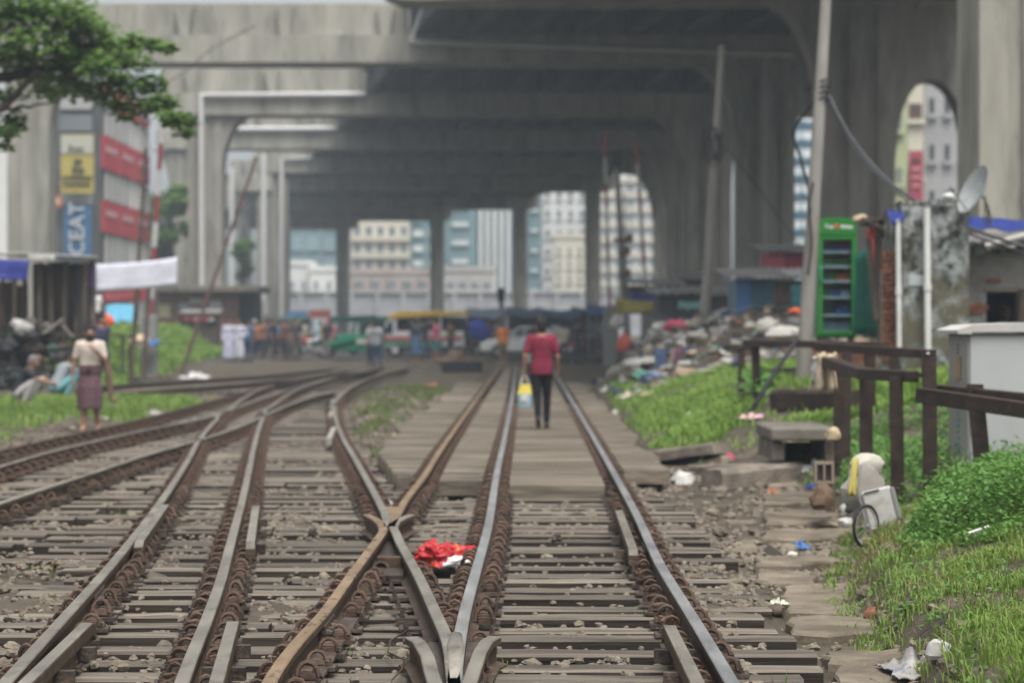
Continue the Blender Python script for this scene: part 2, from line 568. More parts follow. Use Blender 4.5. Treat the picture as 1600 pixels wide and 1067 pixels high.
for i, b in enumerate(bents):
    Y = b['Y']
    xa, xb = X(b['b0'], Y), X(b['b1'], Y)
    mb = MB()
    # inverted T: broad ledge below, narrower stem above, ends bevelled
    mb.prism([(xa, ZB + .35), (xa + .8, ZB), (xb - .8, ZB), (xb, ZB + .35), (xb, ZL), (xa, ZL)], Y - 1.45, Y + 1.45)
    mb.prism([(xa + .05, ZL - .02), (xb - .05, ZL - .02), (xb - .05, ZT + .02), (xa + .05, ZT + .02)], Y - 0.75, Y + 0.75)
    # bearing blocks and short stiffener ribs on the open part of the ledge
    xd = X(b['dk'], Y)
    k = xa + 2.0
    while k < xd - 1:
        mb.prism([(k - .45, ZT - .25), (k + .45, ZT - .25), (k + .22, ZL + .02), (k - .22, ZL + .02)], Y - 1.15, Y - .74)
        k += 5.2
    mb.build('crossbeam', M_CONC, fly)
    hl = {50: .3, 76: 2.5, 102: 2.4, 126: 2.6, 157: 2.7, 187: 2.3, 216: 2.2}.get(Y, 0.0)
    if b['rp']:
        pier(Y, b['rp'][0], b['rp'][1], hl, hl if Y in (50,) else min(hl, 1.5), hh=5.2 if hl else 1.0)
    if b['lp']:
        h2 = 1.9 if Y < 200 else 0.0
        pier(Y, b['lp'][0], b['lp'][1], h2 * (0.8 if Y != 126 else .3), h2, hh=3.6 if Y < 200 else 1.0, dep=2.0)
# lower side arch that frames the houses on the right
yo = 112
mb = MB()
x0, x1 = X(1392, yo), X(1508, yo)
zc = P(0, 128, yo).z
pts = []
n = 14
z_low = P(0, 400, yo).z
for i in range(n + 1):
    t = PI * i / n
    pts.append(((x0 + x1) / 2 - (x1 - x0) / 2 * math.cos(t), z_low + (zc - z_low) * math.sin(t) ** 0.42))
poly = [(x0 - 1.2, 0)] + [(x0, 0)] + pts + [(x1, 0), (x1 + 2.4, 0), (x1 + 2.4, ZT), (x0 - 1.2, ZT)]
mb.prism(poly, yo - 1.0, yo + 1.0)
mb.build('pier', M_CONC, fly)
# girders and deck between bents
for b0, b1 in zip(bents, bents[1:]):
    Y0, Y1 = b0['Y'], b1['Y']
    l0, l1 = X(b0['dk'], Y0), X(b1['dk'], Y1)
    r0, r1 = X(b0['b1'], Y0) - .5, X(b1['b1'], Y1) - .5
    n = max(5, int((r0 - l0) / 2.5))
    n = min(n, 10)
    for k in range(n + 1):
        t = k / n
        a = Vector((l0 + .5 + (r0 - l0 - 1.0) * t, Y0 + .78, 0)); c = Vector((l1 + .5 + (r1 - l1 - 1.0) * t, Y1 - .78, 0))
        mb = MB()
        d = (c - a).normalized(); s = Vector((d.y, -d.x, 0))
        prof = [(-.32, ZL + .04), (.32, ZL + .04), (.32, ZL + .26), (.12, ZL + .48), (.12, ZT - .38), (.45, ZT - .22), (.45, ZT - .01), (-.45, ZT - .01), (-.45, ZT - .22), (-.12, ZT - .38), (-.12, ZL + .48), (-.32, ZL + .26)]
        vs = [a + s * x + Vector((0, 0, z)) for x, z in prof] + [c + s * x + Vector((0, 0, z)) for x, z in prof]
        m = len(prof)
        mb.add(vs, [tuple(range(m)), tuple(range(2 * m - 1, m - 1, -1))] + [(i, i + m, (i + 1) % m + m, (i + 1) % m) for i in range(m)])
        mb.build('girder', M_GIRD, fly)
    mb = MB()
    vs = []
    for z in (ZT + .03, ZT + .33):
        vs += [Vector((l0 - .4, Y0, z)), Vector((r0 + .4, Y0, z)), Vector((r1 + .4, Y1 - .01, z)), Vector((l1 - .4, Y1 - .01, z))]
    mb.add(vs, [(3, 2, 1, 0), (4, 5, 6, 7), (0, 1, 5, 4), (1, 2, 6, 5), (2, 3, 7, 6), (3, 0, 4, 7)])
    mb.build('deck_slab', M_CONC, fly)
    for (p, q) in ((Vector((l0 - .2, Y0, ZT + .85)), Vector((l1 - .2, Y1 - .01, ZT + .85))), (Vector((r0 + .2, Y0, ZT + .85)), Vector((r1 + .2, Y1 - .01, ZT + .85)))):
        mb = MB(); mb.bar(p, q, .22, 1.0); mb.build('parapet', M_CONC, fly)
# white drain pipes on the beams and piers
def pipe(pts, Y, r=0.17, m=None):
    mb = MB(); mb.tube([P(a, c, Y) for a, c in pts], r, 8); mb.build('drain_pipe', m or M_PIPE, fly, smooth=True, angle=40)
pipe([(315, 450), (315, 149), (571, 148), (571, 112)], 155.3, .19)
pipe([(365, 202), (527, 201), (527, 184)], 185.3, .19)
pipe([(440, 500), (440, 248), (487, 247), (487, 232)], 214.3, .17)
pipe([(412, 480), (412, 240)], 213.9, .2)
pipe([(640, 12), (640, 66), (1238, 86)], 124.3, .12)
pipe([(664, 4), (643, 64)], 122.0, .1)
pipe([(1194, 88), (1192, 400)], 124.3, .14, M_CONC)
pipe([(362, 500), (362, 262)], 205, .17)

# ================================================================== BUILDINGS
M_TEAL = mat('teal_curtain_glass', (0.17, 0.27, 0.29), (0.22, 0.33, 0.35), scale=0.2, rough=0.3)
M_WHITEW = mat('white_wall_paint', (0.70, 0.70, 0.67), (0.80, 0.80, 0.77), scale=0.3, rough=0.8)
M_CREAM = mat('cream_wall_paint', (0.62, 0.58, 0.47), (0.70, 0.67, 0.56), scale=0.3, rough=0.8)
M_GREYW = mat('grey_wall_paint', (0.36, 0.36, 0.36), (0.43, 0.43, 0.42), scale=0.3, rough=0.8)
M_REDW = mat('red_panel_paint', (0.50, 0.055, 0.07), (0.58, 0.085, 0.095), scale=0.6, rough=0.7)
M_WIN = mat('window_glass', (0.16, 0.19, 0.205), (0.22, 0.25, 0.265), scale=0.3, rough=0.25)
def building(name, label, Y, px0, px1, top, wall, rows, cols, wx=0.55, wy=0.5, ytop=None, ybot=None, win=None, base=523, dep=16, fins=0, finmat=None, slab=False, cat='building'):
    x0, x1 = X(px0, Y), X(px1, Y)
    zt, zb = P(0, top, Y).z, -0.4
    b = thing(name, label, cat, ((x0 + x1) / 2, Y, 0))
    mb = MB(); mb.box2((x0, Y, zb), (x1, Y + dep, zt)); mb.build('wall', wall, b)
    mb = MB(); mb.box2((x0 - .2, Y - .2, zt + .003), (x1 + .2, Y + dep + .2, zt + .8)); mb.build('roof', wall, b)
    za = P(0, ytop if ytop is not None else top + 4, Y).z
    zc = P(0, ybot if ybot is not None else base - 8, Y).z
    cw, ch = (x1 - x0) / max(cols, 1), (za - zc) / max(rows, 1)
    for r in range(rows):
        for c in range(cols):
            cx = x0 + cw * (c + .5); cz = zc + ch * (r + .5)
            w, h = cw * wx, ch * wy
            mb = MB(); mb.box2((cx - w / 2, Y - .12, cz - h / 2), (cx + w / 2, Y + .1, cz + h / 2)); f = mb.build('window', win or M_WIN, b)
            mb = MB(); mb.box2((cx - w / 2 - .2, Y - .35, cz - h / 2 - .3), (cx + w / 2 + .2, Y + .05, cz - h / 2 - .002)); mb.build('sill', finmat or wall, f)
        if slab:
            mb = MB(); mb.box2((x0 - .1, Y - .7, zc + ch * r - .2), (x1 + .1, Y + .05, zc + ch * r + .25)); mb.build('floor_slab', finmat or wall, b)
    for k in range(fins):
        cx = x0 + (x1 - x0) * (k + .5) / fins
        w = (x1 - x0) / fins * .5
        mb = MB(); mb.box2((cx - w / 2, Y - .6, zb), (cx + w / 2, Y + .05, zt)); mb.build('fin', finmat or wall, b)
    return b
building('office_tower', 'hazy teal glass office block behind small white houses left of the cream building', 430, 452, 527, 250, M_TEAL, 5, 3, .7, .55, ytop=290, ybot=470, win=mat('pale_teal_glass', (0.22, 0.33, 0.36), (0.30, 0.40, 0.42), scale=.2, rough=.25))
building('apartment_block', 'cream apartment block with rows of square windows seen far under the flyover', 400, 549, 640, 342, M_CREAM, 4, 5, .5, .5, ytop=348, ybot=455, slab=True)
building('office_tower', 'teal glass tower with white balconies joined to the cream apartment block', 402, 641, 690, 320, M_TEAL, 6, 2, .6, .35, ytop=330, ybot=470, win=M_WHITEW)
building('office_tower', 'teal tower with a column of white slot windows right of the second far pillar', 405, 694, 744, 240, M_TEAL, 8, 1, .5, .2, ytop=250, ybot=480, win=M_WHITEW)
building('office_tower', 'white tower with vertical fins and teal glass strips', 406, 745.5, 822, 230, M_TEAL, 0, 0, fins=7, finmat=M_WHITEW)
building('office_tower', 'narrow teal tower beside the plain white wall of a high block', 407, 824, 846, 230, M_TEAL, 7, 1, .5, .12, ytop=250, ybot=470, win=M_WHITEW)
building('apartment_block', 'tall pale grey white block with a blank left half behind the yellowish flats', 408, 847, 936, 220, M_WHITEW, 6, 5, .4, .35, ytop=290, ybot=470)
building('apartment_block', 'low yellowish cream flats in front of the tall pale block', 380, 866, 914, 372, M_CREAM, 4, 3, .3, .35, ytop=380, ybot=470)
building('apartment_block', 'white flats with blue panes seen through the arch behind the signal mast', 385, 939, 1030, 240, M_WHITEW, 9, 5, .5, .35, ytop=260, ybot=470, win=mat('blue_panes', (0.2, 0.27, 0.32), (0.3, 0.38, 0.43), scale=.3, rough=.3), slab=True, finmat=M_CREAM)
M_BROWNW = mat('stained_brown_wall', (0.38, 0.31, 0.28), (0.5, 0.44, 0.4), scale=.5, rough=.9, world_co=True)
M_GREYC = mat('stained_grey_wall', (0.34, 0.345, 0.36), (0.46, 0.465, 0.475), scale=.4, rough=.9, world_co=True)
building('warehouse', 'long low brown warehouse with dark openings behind the minibus', 372, 548, 672, 428, M_BROWNW, 1, 5, .6, .5, ytop=434, ybot=456)
building('warehouse', 'low whitish building with a pale roof right of the second far pillar', 374, 694, 770, 424, mat('dusty_white_wall', (.42, .4, .38), (.54, .52, .49), scale=.4, rough=.9), 1, 4, .5, .4, ytop=434, ybot=460)
building('house', 'small white house with a dark doorway left of the first far pillar', 371, 484, 524, 424, M_WHITEW, 1, 2, .25, .5, ytop=432, ybot=462)
building('house', 'white house with a stepped roof beside the double pillar', 375, 448, 483, 415, M_WHITEW, 1, 2, .3, .3, ytop=430, ybot=460)
w = MB()
w.box2((X(300, 368), 368, -.3), (X(1010, 368), 368.5, P(0, 457, 368).z))
bw = thing('boundary_wall', 'long dark grey boundary wall beyond the level crossing', 'wall', (X(700, 368), 368, 0))
w.build('wall_body', M_GREYC, bw)
for k in range(18):
    xx = X(310 + 40 * k, 368)
    m_ = MB(); m_.box2((xx - .3, 367.6, -.3), (xx + .3, 367.98, P(0, 455, 368).z)); m_.build('wall_post', M_GREYC, bw)
m_ = MB(); m_.box2((X(300, 368), 367.5, P(0, 457, 368).z + .003), (X(1010, 368), 369, P(0, 455, 368).z)); m_.build('coping', M_WHITEW, bw)

# --- red and white building on the left: long facade runs away from the camera
rb = thing('shop_building', 'white building with red panels and tall windows behind the tree on the left', 'building', (-24.2, 140, 0))
Xf, Ya, Yb = -24.2, 141.0, 160.0
def zrow(py):
    return CZ + (HOR - py) * Ya / F
mb = MB(); mb.box2((Xf - 14, Ya, -.3), (Xf, Yb, zrow(150))); mb.build('wall', M_WHITEW, rb)
for (a, b) in ((312, 362), (210, 262), (128, 160), (425, 445)):
    for k in range(3):
        y0 = Ya + .6 + k * 6.2
        mb = MB(); mb.box2((Xf - .1, y0, zrow(b)), (Xf + .28, y0 + 5.7, zrow(a))); pn = mb.build('red_panel', M_REDW, rb)
        mb = MB(); mb.box((Xf + .30, y0 + 2.8, zrow(b) + (zrow(a) - zrow(b)) * .62), (.03, 4.0, .34))
        mb.build('lettering', plain((.62, .38, .38)), pn)
for (a, b) in ((364, 410), (265, 309), (163, 207)):
    for k in range(9):
        y0 = Ya + .8 + k * 2.05
        mb = MB(); mb.box2((Xf - .1, y0, zrow(b)), (Xf + .03, y0 + 1.15, zrow(a))); f = mb.build('window', M_GLASS, rb)
        mb = MB(); mb.box2((Xf - .1, y0 + 1.17, zrow(b)), (Xf + .2, y0 + 2.02, zrow(a))); mb.build('pilaster', M_WHITEW, rb)
mb = MB(); mb.box2((Xf - 14.2, Ya - .3, zrow(150) + .003), (Xf + .3, Yb + .3, zrow(145))); mb.build('roof', M_GREYC, rb)

db = thing('shop_building', 'dark narrow building carrying the yellow and blue advertising boards', 'building', (X(115, 139), 139, 0))
mb = MB(); mb.box2((X(83, 139), 139, -.3), (X(147, 139) - .05, 152, P(0, 120, 139).z)); mb.build('wall', mat('dark_stained_wall', (.10, .105, .11), (.2, .2, .2), scale=.6, rough=.85), db)
for (a, b, m) in ((150, 172, M_GREYW), (180, 206, M_WIN), (304, 320, M_GREYW)):
    mb = MB(); mb.box2((X(95, 139), 138.7, P(0, b, 139).z), (X(145, 139), 139.02, P(0, a, 139).z)); mb.build('window' if m is M_WIN else 'balcony_panel', m, db)
def board(label, px0, px1, py0, py1, Y, m, name='advertising_board'):
    t = thing(name, label, 'sign', P((px0 + px1) / 2, py1, Y))
    mb = MB(); mb.box2(P(px0, py1, Y), P(px1, py0, Y) + Vector((0, .25, 0))); mb.build('panel', m, t)
    return t
yb = board('yellow advertising board with a white top on the dark building', 95, 146, 210, 302, 137.6, plain((.44, .37, .10)))
mb = MB(); mb.box2(P(95.5, 240, 137.58), P(145.5, 211, 137.55)); mb.build('white_band', plain((.45, .45, .37)), yb)
M_INK = plain((.06, .06, .05))
for (a, b, c, d) in ((108, 236, 113, 228), (116, 236, 121, 231), (123, 236, 129, 231), (116, 256, 128, 249), (113, 270, 119, 261), (121, 270, 131, 263), (97, 279, 144, 275.5), (99, 289, 140, 286)):
    mb = MB(); mb.box2(P(a, b, 137.55), P(c, d, 137.5)); mb.build('lettering', M_INK, yb)
bb = board('tall blue advertising board with white lettering set on its side', 100, 142, 322, 402, 137.4, plain((.05, .14, .27)))
me = text_mesh('CEAT', .58 * 2.1, .02)
me.materials.append(plain((.48, .50, .52)))
o = link('lettering', me, bb)
c = P(121, 358, 137.3) - Vector(bb.location)
o.matrix_basis = Matrix.Translation(c) @ Matrix.Rotation(PI / 2, 4, 'X') @ Matrix.Rotation(PI / 2, 4, 'Z')
ob = board('small orange sign box on the wall beside the blue board', 86, 95, 306, 324, 137.5, plain((.62, .17, .05)), 'sign_box')
mb = MB(); mb.box2(P(88, 319, 137.48), P(93, 311, 137.45)); mb.build('lettering', plain((.7, .5, .4)), ob)
building('office_block', 'pale blue building at the left edge behind the first pier', 165, -60, 17, 180, mat('pale_blue_wall', (.30, .40, .47), (.36, .46, .53), scale=.3, rough=.5), 4, 4, .5, .5, ytop=200, ybot=390)
# --- right: houses seen through the arches
gb = building('house', 'pale green house wall beside the cream house in the right arch', 175, 1370, 1417, 100, mat('pale_green_wall', (.42, .46, .25), (.5, .54, .32), scale=.5, rough=.8), 3, 2, .3, .3, ytop=150, ybot=400)
building('house', 'cream house with a brown window above a red shop sign in the right arch', 176, 1418, 1443, 110, M_CREAM, 3, 1, .75, .28, ytop=130, ybot=400, win=mat('brown_shutter', (.08, .05, .04), (.16, .1, .08), scale=1, rough=.7))
sg = board('tall red shop sign hanging under the window of the cream house', 1421, 1442, 236, 320, 175, plain((.36, .05, .08)))
for k, q in enumerate((248, 262, 275, 288)):
    mb = MB(); mb.box2(P(1425, q + 5, 174.95), P(1438, q, 174.9)); mb.build('lettering', plain((.5, .25, .25)) if k else M_INK, sg)
building('house', 'grey clad house with narrow dark windows in the right arch', 177, 1444, 1540, 90, M_GREYW, 4, 4, .28, .35, ytop=130, ybot=420, win=M_GLASS)
building('office_block', 'blue glass office block with white bands glimpsed between two piers on the right', 230, 1222, 1282, 150, mat('sky_blue_glass', (.2, .36, .46), (.3, .46, .55), scale=.3, rough=.3), 9, 2, .9, .4, ytop=170, ybot=420, win=M_WHITEW)

# ================================================================== TREES
def leaf_cloud(mb, c, r, n, size, mi=0):
    for _ in range(n):
        while True:
            q = Vector((R.uniform(-1, 1), R.uniform(-1, 1), R.uniform(-1, 1)))
            if 0.15 < q.length < 1:
                break
        q = q * (0.55 + .45 * R.random())
        p = c + Vector((q.x * r[0], q.y * r[1], q.z * r[2]))
        a = Vector((R.uniform(-1, 1), R.uniform(-1, 1), R.uniform(-.5, .35))).normalized() * size * R.uniform(.7, 1.3)
        b = a.cross(Vector((R.uniform(-.4, .4), R.uniform(-.4, .4), 1))).normalized() * a.length * .42
        mb.add([p, p + a * .5 + b, p + a, p + a * .5 - b], [(0, 1, 2, 3)], mi)
def limb(mb, a, b, r0, r1, wob=.12, n=6):
    a, b = Vector(a), Vector(b)
    L = (b - a).length
    pts = [a.lerp(b, i / n) + (Vector((R.uniform(-1, 1), R.uniform(-1, 1), R.uniform(-1, 1))) * L * wob * (0.5 if 0 < i < n else 0)) for i in range(n + 1)]
    mb.tube(pts, [r0 + (r1 - r0) * i / n for i in range(n + 1)], 7)
    return pts
YT = 42.0
tr = thing('rain_tree', 'broad leafy green tree reaching into the upper left corner', 'tree', P(-170, 640, YT))
mb = MB()
base = P(-170, 640, YT); fork = P(-120, 170, YT)
limb(mb, base, fork, .32, .22, .04)
l1 = limb(mb, fork, P(140, 70, YT), .14, .05)
l2 = limb(mb, P(-150, 250, YT), P(60, 110, YT - .6), .12, .05)
l3 = limb(mb, fork, P(60, -40, YT + .8), .13, .05)
l4 = limb(mb, l1[4], P(255, 175, YT), .045, .015)
l5 = limb(mb, l1[5], P(230, 70, YT + .4), .04, .012)
l6 = limb(mb, l2[4], P(90, 160, YT), .04, .012)
l7 = limb(mb, P(-150, 250, YT), P(15, 190, YT), .06, .02)
limb(mb, fork, P(-330, -40, YT), .14, .05); limb(mb, fork, P(-260, 60, YT + 2), .12, .05); limb(mb, fork, P(-120, -160, YT - 1), .12, .05)
limb(mb, P(0, 120, YT - .4), P(-90, 100, YT - .2), .05, .07)
mb.build('trunk', M_BARK, tr, smooth=True)
mb = MB()
def puff(px, py, r, n, dy=0.0, flat=.55, sz=.15):
    leaf_cloud(mb, P(px, py, YT + dy), (r, r * 1.1, r * flat), int(n * 1.0), sz * R.uniform(.75, 1.05))
for px, py, r, n in ((20, 30, .85, 520), (80, 25, .75, 460), (130, 45, .7, 420), (60, 70, .8, 520), (120, 85, .7, 420), (170, 75, .6, 380), (20, 85, .7, 300), (90, 118, .55, 260), (160, 110, .6, 330), (205, 95, .5, 280), (195, 135, .52, 300), (150, 145, .45, 210), (235, 130, .4, 180), (230, 165, .4, 200), (258, 160, .33, 150), (270, 185, .32, 150), (292, 192, .22, 80), (290, 208, .2, 60), (240, 70, .28, 90), (262, 76, .2, 50), (215, 62, .28, 90), (110, 140, .35, 110), (70, 140, .35, 100), (30, 118, .35, 60), (10, 150, .3, 80), (22, 186, .3, 90), (5, 205, .32, 120), (25, 200, .25, 70), (8, 230, .2, 40), (200, 180, .28, 70), (180, 165, .3, 80), (40, 0, .8, 300), (110, 5, .5, 160), (-40, 20, 1.0, 420), (-60, 90, .9, 300), (-130, 0, 1.2, 400), (-240, 20, 1.3, 400), (-120, -120, 1.3, 400), (-300, -40, 1.1, 300), (-30, 190, .5, 160), (120, 28, .5, 200)):
    puff(px, py, r, int(n * 1.15), R.uniform(-.7, .7))
mb.build('crown', M_LEAF, tr, recalc=False)
def far_tree(label, px, py_top, py_bot, wpx, Y, n, sz):
    base = Vector((X(px, Y), Y, -.1)); zt, zb = P(0, py_top, Y).z, P(0, py_bot, Y).z
    t = thing('tree', label, 'tree', base)
    w = wpx / F * Y / 2
    mb = MB(); limb(mb, base, Vector((base.x, Y, (zt + zb) / 2)), .25, .1, .03)
    for k in range(4):
        limb(mb, Vector((base.x, Y, zb + (zt - zb) * .2 * k)), Vector((base.x + R.uniform(-w, w) * .8, Y + R.uniform(-1, 1), zb + (zt - zb) * (.3 + .2 * k))), .09, .03)
    mb.build('trunk', M_BARK, t, smooth=True)
    mb = MB()
    for k in range(16):
        cz = zb + (zt - zb) * R.uniform(.05, .92); q = 1 - abs((cz - zb) / (zt - zb) - .4) * .9
        leaf_cloud(mb, Vector((base.x + R.uniform(-w, w) * .75 * q, Y + R.uniform(-1.5, 1.5), cz)), (w * .45, w * .45, w * .4), n // 16, sz)
    mb.build('crown', M_LEAF, t, recalc=False)
far_tree('hazy green tree between the red building and the first flared pier', 268, 275, 430, 75, 175, 2600, .5)
far_tree('slim green tree behind the leaning red pole by the double pillar', 378, 345, 440, 38, 195, 1300, .45)
far_tree('pale tree top far behind the raised striped barrier at the left', 245, 300, 420, 30, 200, 900, .5)
# ================================================================== RAILWAY
RT = 0.15      # rail top above the sleepers
def trace(pix, y0=8.2, step=.35):
    """image trace of a rail head -> smooth polyline on the rail-top plane, carried on towards the camera to depth y0"""
    pts = [G(a, b, RT) for a, b in pix]
    pts.sort(key=lambda p: p.y)
    if y0 is not None and pts[0].y > y0:
        d = (pts[1] - pts[0]) / (pts[1].y - pts[0].y)
        pts.insert(0, pts[0] + d * (y0 - pts[0].y))
    n = len(pts)
    out = []
    for i in range(n - 1):
        p0, p1, p2, p3 = pts[max(i - 1, 0)], pts[i], pts[i + 1], pts[min(i + 2, n - 1)]
        # monotone cubic in y
        h = p2.y - p1.y
        m1 = (p2.x - p0.x) / max(p2.y - p0.y, 1e-4); m2 = (p3.x - p1.x) / max(p3.y - p1.y, 1e-4)
        k = max(2, int(h / (step if p1.y < 40 else 1.5)))
        for j in range(k):
            t = j / k
            x = (2*t**3-3*t*t+1)*p1.x + (t**3-2*t*t+t)*h*m1 + (-2*t**3+3*t*t)*p2.x + (t**3-t*t)*h*m2
            out.append(Vector((x, p1.y + h * t, RT)))
    out.append(pts[-1])
    return out
def smooth_line(pts, it=6):
    for _ in range(it):
        pts = [pts[0]] + [Vector(((pts[i-1].x + 2*pts[i].x + pts[i+1].x) / 4, pts[i].y, pts[i].z)) for i in range(1, len(pts) - 1)] + [pts[-1]]
    return pts
RAILP = [(-.0335, RT - .006), (-.029, RT), (.029, RT), (.0335, RT - .006), (.0335, RT - .036), (.009, RT - .048), (.009, .028), (.064, .014), (.064, .004), (-.064, .004), (-.064, .014), (-.009, .028), (-.009, RT - .048), (-.0335, RT - .036)]
BARP = [(-.030, RT + .012), (.030, RT + .012), (.034, RT + .006), (.034, RT - .05), (.011, RT - .06), (.011, .02), (-.011, .02), (-.011, RT - .06), (-.034, RT - .05), (-.034, RT + .006)]
def sweep(mb, pts, prof, top=(1,), dz=0.0):
    n = len(prof)
    vs, fs, mi = [], [], []
    for i, p in enumerate(pts):
        d = pts[min(i + 1, len(pts) - 1)] - pts[max(i - 1, 0)]
        d.z = 0; d.normalize()
        s = Vector((d.y, -d.x, 0))
        for x, z in prof:
            vs.append(Vector((p.x, p.y, z + p.z - RT + dz)) + s * x)
    k = len(mb.v)
    mb.v.extend(vs)
    for i in range(len(pts) - 1):
        for j in range(n):
            j2 = (j + 1) % n
            mb.f.append((k + i * n + j, k + i * n + j2, k + (i + 1) * n + j2, k + (i + 1) * n + j))
            mb.m.append(1 if j in top else 0)
    mb.f.append(tuple(k + j for j in range(n - 1, -1, -1))); mb.m.append(0)
    mb.f.append(tuple(k + (len(pts) - 1) * n + j for j in range(n))); mb.m.append(0)
def rail(name, pts, parent, head, prof=RAILP, top=(0, 1, 2)):
    mb = MB(); sweep(mb, pts, prof, top)
    return mb.build(name, [M_RUST, head], parent)
def xat(pts, y):
    if y <= pts[0].y: return pts[0].x
    for a, b in zip(pts, pts[1:]):
        if y <= b.y:
            return a.x + (b.x - a.x) * (y - a.y) / max(b.y - a.y, 1e-6)
    return pts[-1].x

main = thing('railway_track', 'straight main railway track with a plank crossing running right of centre to the road', 'railway track', (.5, 15, 0))
turn = thing('railway_turnout', 'rusty railway turnout with crossing frogs curving away to the left of the main track', 'railway track', (-1.6, 15, 0))
left = thing('railway_track', 'curving railway track in front of the man in the wrapped skirt on the left', 'railway track', (-5.5, 30, 0))
farl = thing('railway_track', 'farthest railway track on the left, below the long grass mound', 'railway track', (-8, 65, 0))

R1 = smooth_line(trace([(1141, 1059), (1110, 1007), (1075, 950), (1031, 880), (998.5, 810), (965.6, 749), (933, 692), (903, 642), (888, 616), (876, 597), (864, 578), (852, 560)]))
R2 = smooth_line(trace([(710, 1061), (715, 1010), (725, 958), (743, 893), (763, 820), (775, 745), (787, 690), (797, 640), (803, 600), (805, 580), (808, 560)], y0=10.32))
R3 = trace([(709, 1061), (701, 1003), (682, 958), (653, 896), (626, 848)], y0=10.32)
R4 = smooth_line(trace([(606, 822), (601, 800), (577, 755), (550, 707), (537, 686), (525, 655), (524, 632), (534, 615), (559, 599), (591, 586), (622, 578), (650, 573)], y0=None))
R5 = smooth_line(trace([(611, 822), (632, 782), (661, 745), (681, 713), (706, 677), (731, 642), (756, 608), (778, 580), (790, 562)], y0=None))
R6 = trace([(419, 1067), (432, 1044), (463, 1003), (504, 958), (542, 906), (580, 855)])
R7 = smooth_line(trace([(284, 1065), (298, 1027), (319, 975), (343, 913), (360, 848), (377, 786), (389, 734), (396, 700), (407, 662), (417, 642), (434, 627), (462, 609), (490, 600), (524, 589), (561, 580), (603, 572)]))
R8 = smooth_line(trace([(12, 1060), (78, 986), (137, 923), (187, 865), (234, 806), (273, 751), (297, 712), (312, 685), (344, 650), (378, 624), (406, 607), (443, 597), (476, 590), (510, 583)]))
R9 = smooth_line(trace([(0, 785), (78, 759), (156, 734), (234, 708), (289, 693), (330, 681), (371, 667), (420, 646), (462, 627), (500, 616), (522, 612)], y0=15))
R10 = smooth_line(trace([(0, 728), (78, 705), (156, 687), (234, 669.5), (332, 650), (400, 625), (470, 603), (540, 585), (600, 574)], y0=18))
R11 = smooth_line(trace([(0, 703), (78, 685), (156, 669), (219, 654), (300, 634), (380, 612), (470, 592), (560, 578)], y0=20))
R12 = smooth_line(trace([(120, 606), (200, 598), (300, 593), (400, 587), (460, 581), (530, 574)], y0=None))
R13 = smooth_line(trace([(120, 622), (167, 613), (262, 607), (400, 597), (470, 588), (545, 578)], y0=None))

rail('rail', R1, main, M_STEEL); rail('rail', R2, main, M_STEEL)
rail('rail', R4, turn, M_HEAD); rail('rail', R5, turn, M_TANRAIL)
rail('rail', R7, turn, M_HEAD); rail('rail', R8, turn, M_HEAD)
def V2(a, b, z=RT): return G(a, b, z)
# wing rails with flared ends
w3 = R3 + [V2(619, 832), V2(615, 823), V2(618, 815), V2(628, 809), V2(643, 803)]
w6 = R6 + [V2(594, 836), V2(599, 827), V2(596, 818), V2(587, 810), V2(573, 803)]
rail('wing_rail', w3, turn, M_HEAD); rail('wing_rail', w6, turn, M_TANRAIL)
def ext(pts, y0=8.2):
    pts = sorted(pts, key=lambda p: p.y)
    d = (pts[1] - pts[0]) / max(pts[1].y - pts[0].y, .01)
    return [pts[0] + d * (y0 - pts[0].y)] + pts
rail('wing_rail', ext([V2(680, 1066), V2(674, 1048), V2(668, 1023), V2(655, 1001), V2(643, 994)]), turn, M_HEAD)
rail('wing_rail', ext([V2(733, 1066), V2(741, 1042), V2(750, 1016), V2(760, 1000), V2(773, 993)]), turn, M_HEAD)
rail('rail', R9, left, M_HEAD); rail('rail', R10, left, M_HEAD); rail('rail', R11, left, M_RUST)
rail('rail', R12, farl, M_HEAD); rail('rail', R13, farl, M_HEAD)
# frog noses: solid castings between converging rails
def frog(a, b, y0, y1, nm, head):
    mb = MB()
    n = 8
    pl = [Vector((xat(a, y0 + (y1 - y0) * i / n), y0 + (y1 - y0) * i / n, 0)) for i in range(n + 1)]
    pr = [Vector((xat(b, y0 + (y1 - y0) * i / n), y0 + (y1 - y0) * i / n, 0)) for i in range(n + 1)]
    loop = pl + pr[::-1]
    m = len(loop)
    vs = [Vector((p.x, p.y, .01)) for p in loop] + [Vector((p.x, p.y, RT - .012)) for p in loop]
    mb.add(vs, [tuple(range(m - 1, -1, -1))], 0)
    mb.add(vs, [tuple(range(m, 2 * m))], 1)
    mb.add(vs, [(i, (i + 1) % m, (i + 1) % m + m, i + m) for i in range(m)], 0)
    mb.build(nm, [M_RUST, head], turn)
frog(R3, R2, 10.33, 12.0, 'frog_block', M_HEAD)
frog(R4, R5, 18.4, 20.6, 'frog_block', M_TANRAIL)
mb = MB()
mb.tube([V2(711, 1090, .05), V2(710, 1062, RT - .01), V2(712, 1010, RT - .004), V2(713, 990, RT - .004)], [.012, .03, .045, .03], 10, sq=.4); mb.bar(V2(711, 1125, .1), V2(710.5, 1052, .1), .075, .07)
mb.build('frog_nose', M_HEAD, turn, smooth=True)
mb = MB(); mb.bar(V2(604, 905, 0.02), V2(614, 850, .03), .22, .05); mb.build('frog_plate', M_PLATE, turn)
mb = MB(); mb.box(V2(612, 880, .07), (.2, .07, .1)); mb.build('spacer_block', M_RUST, turn, bevel=.008)
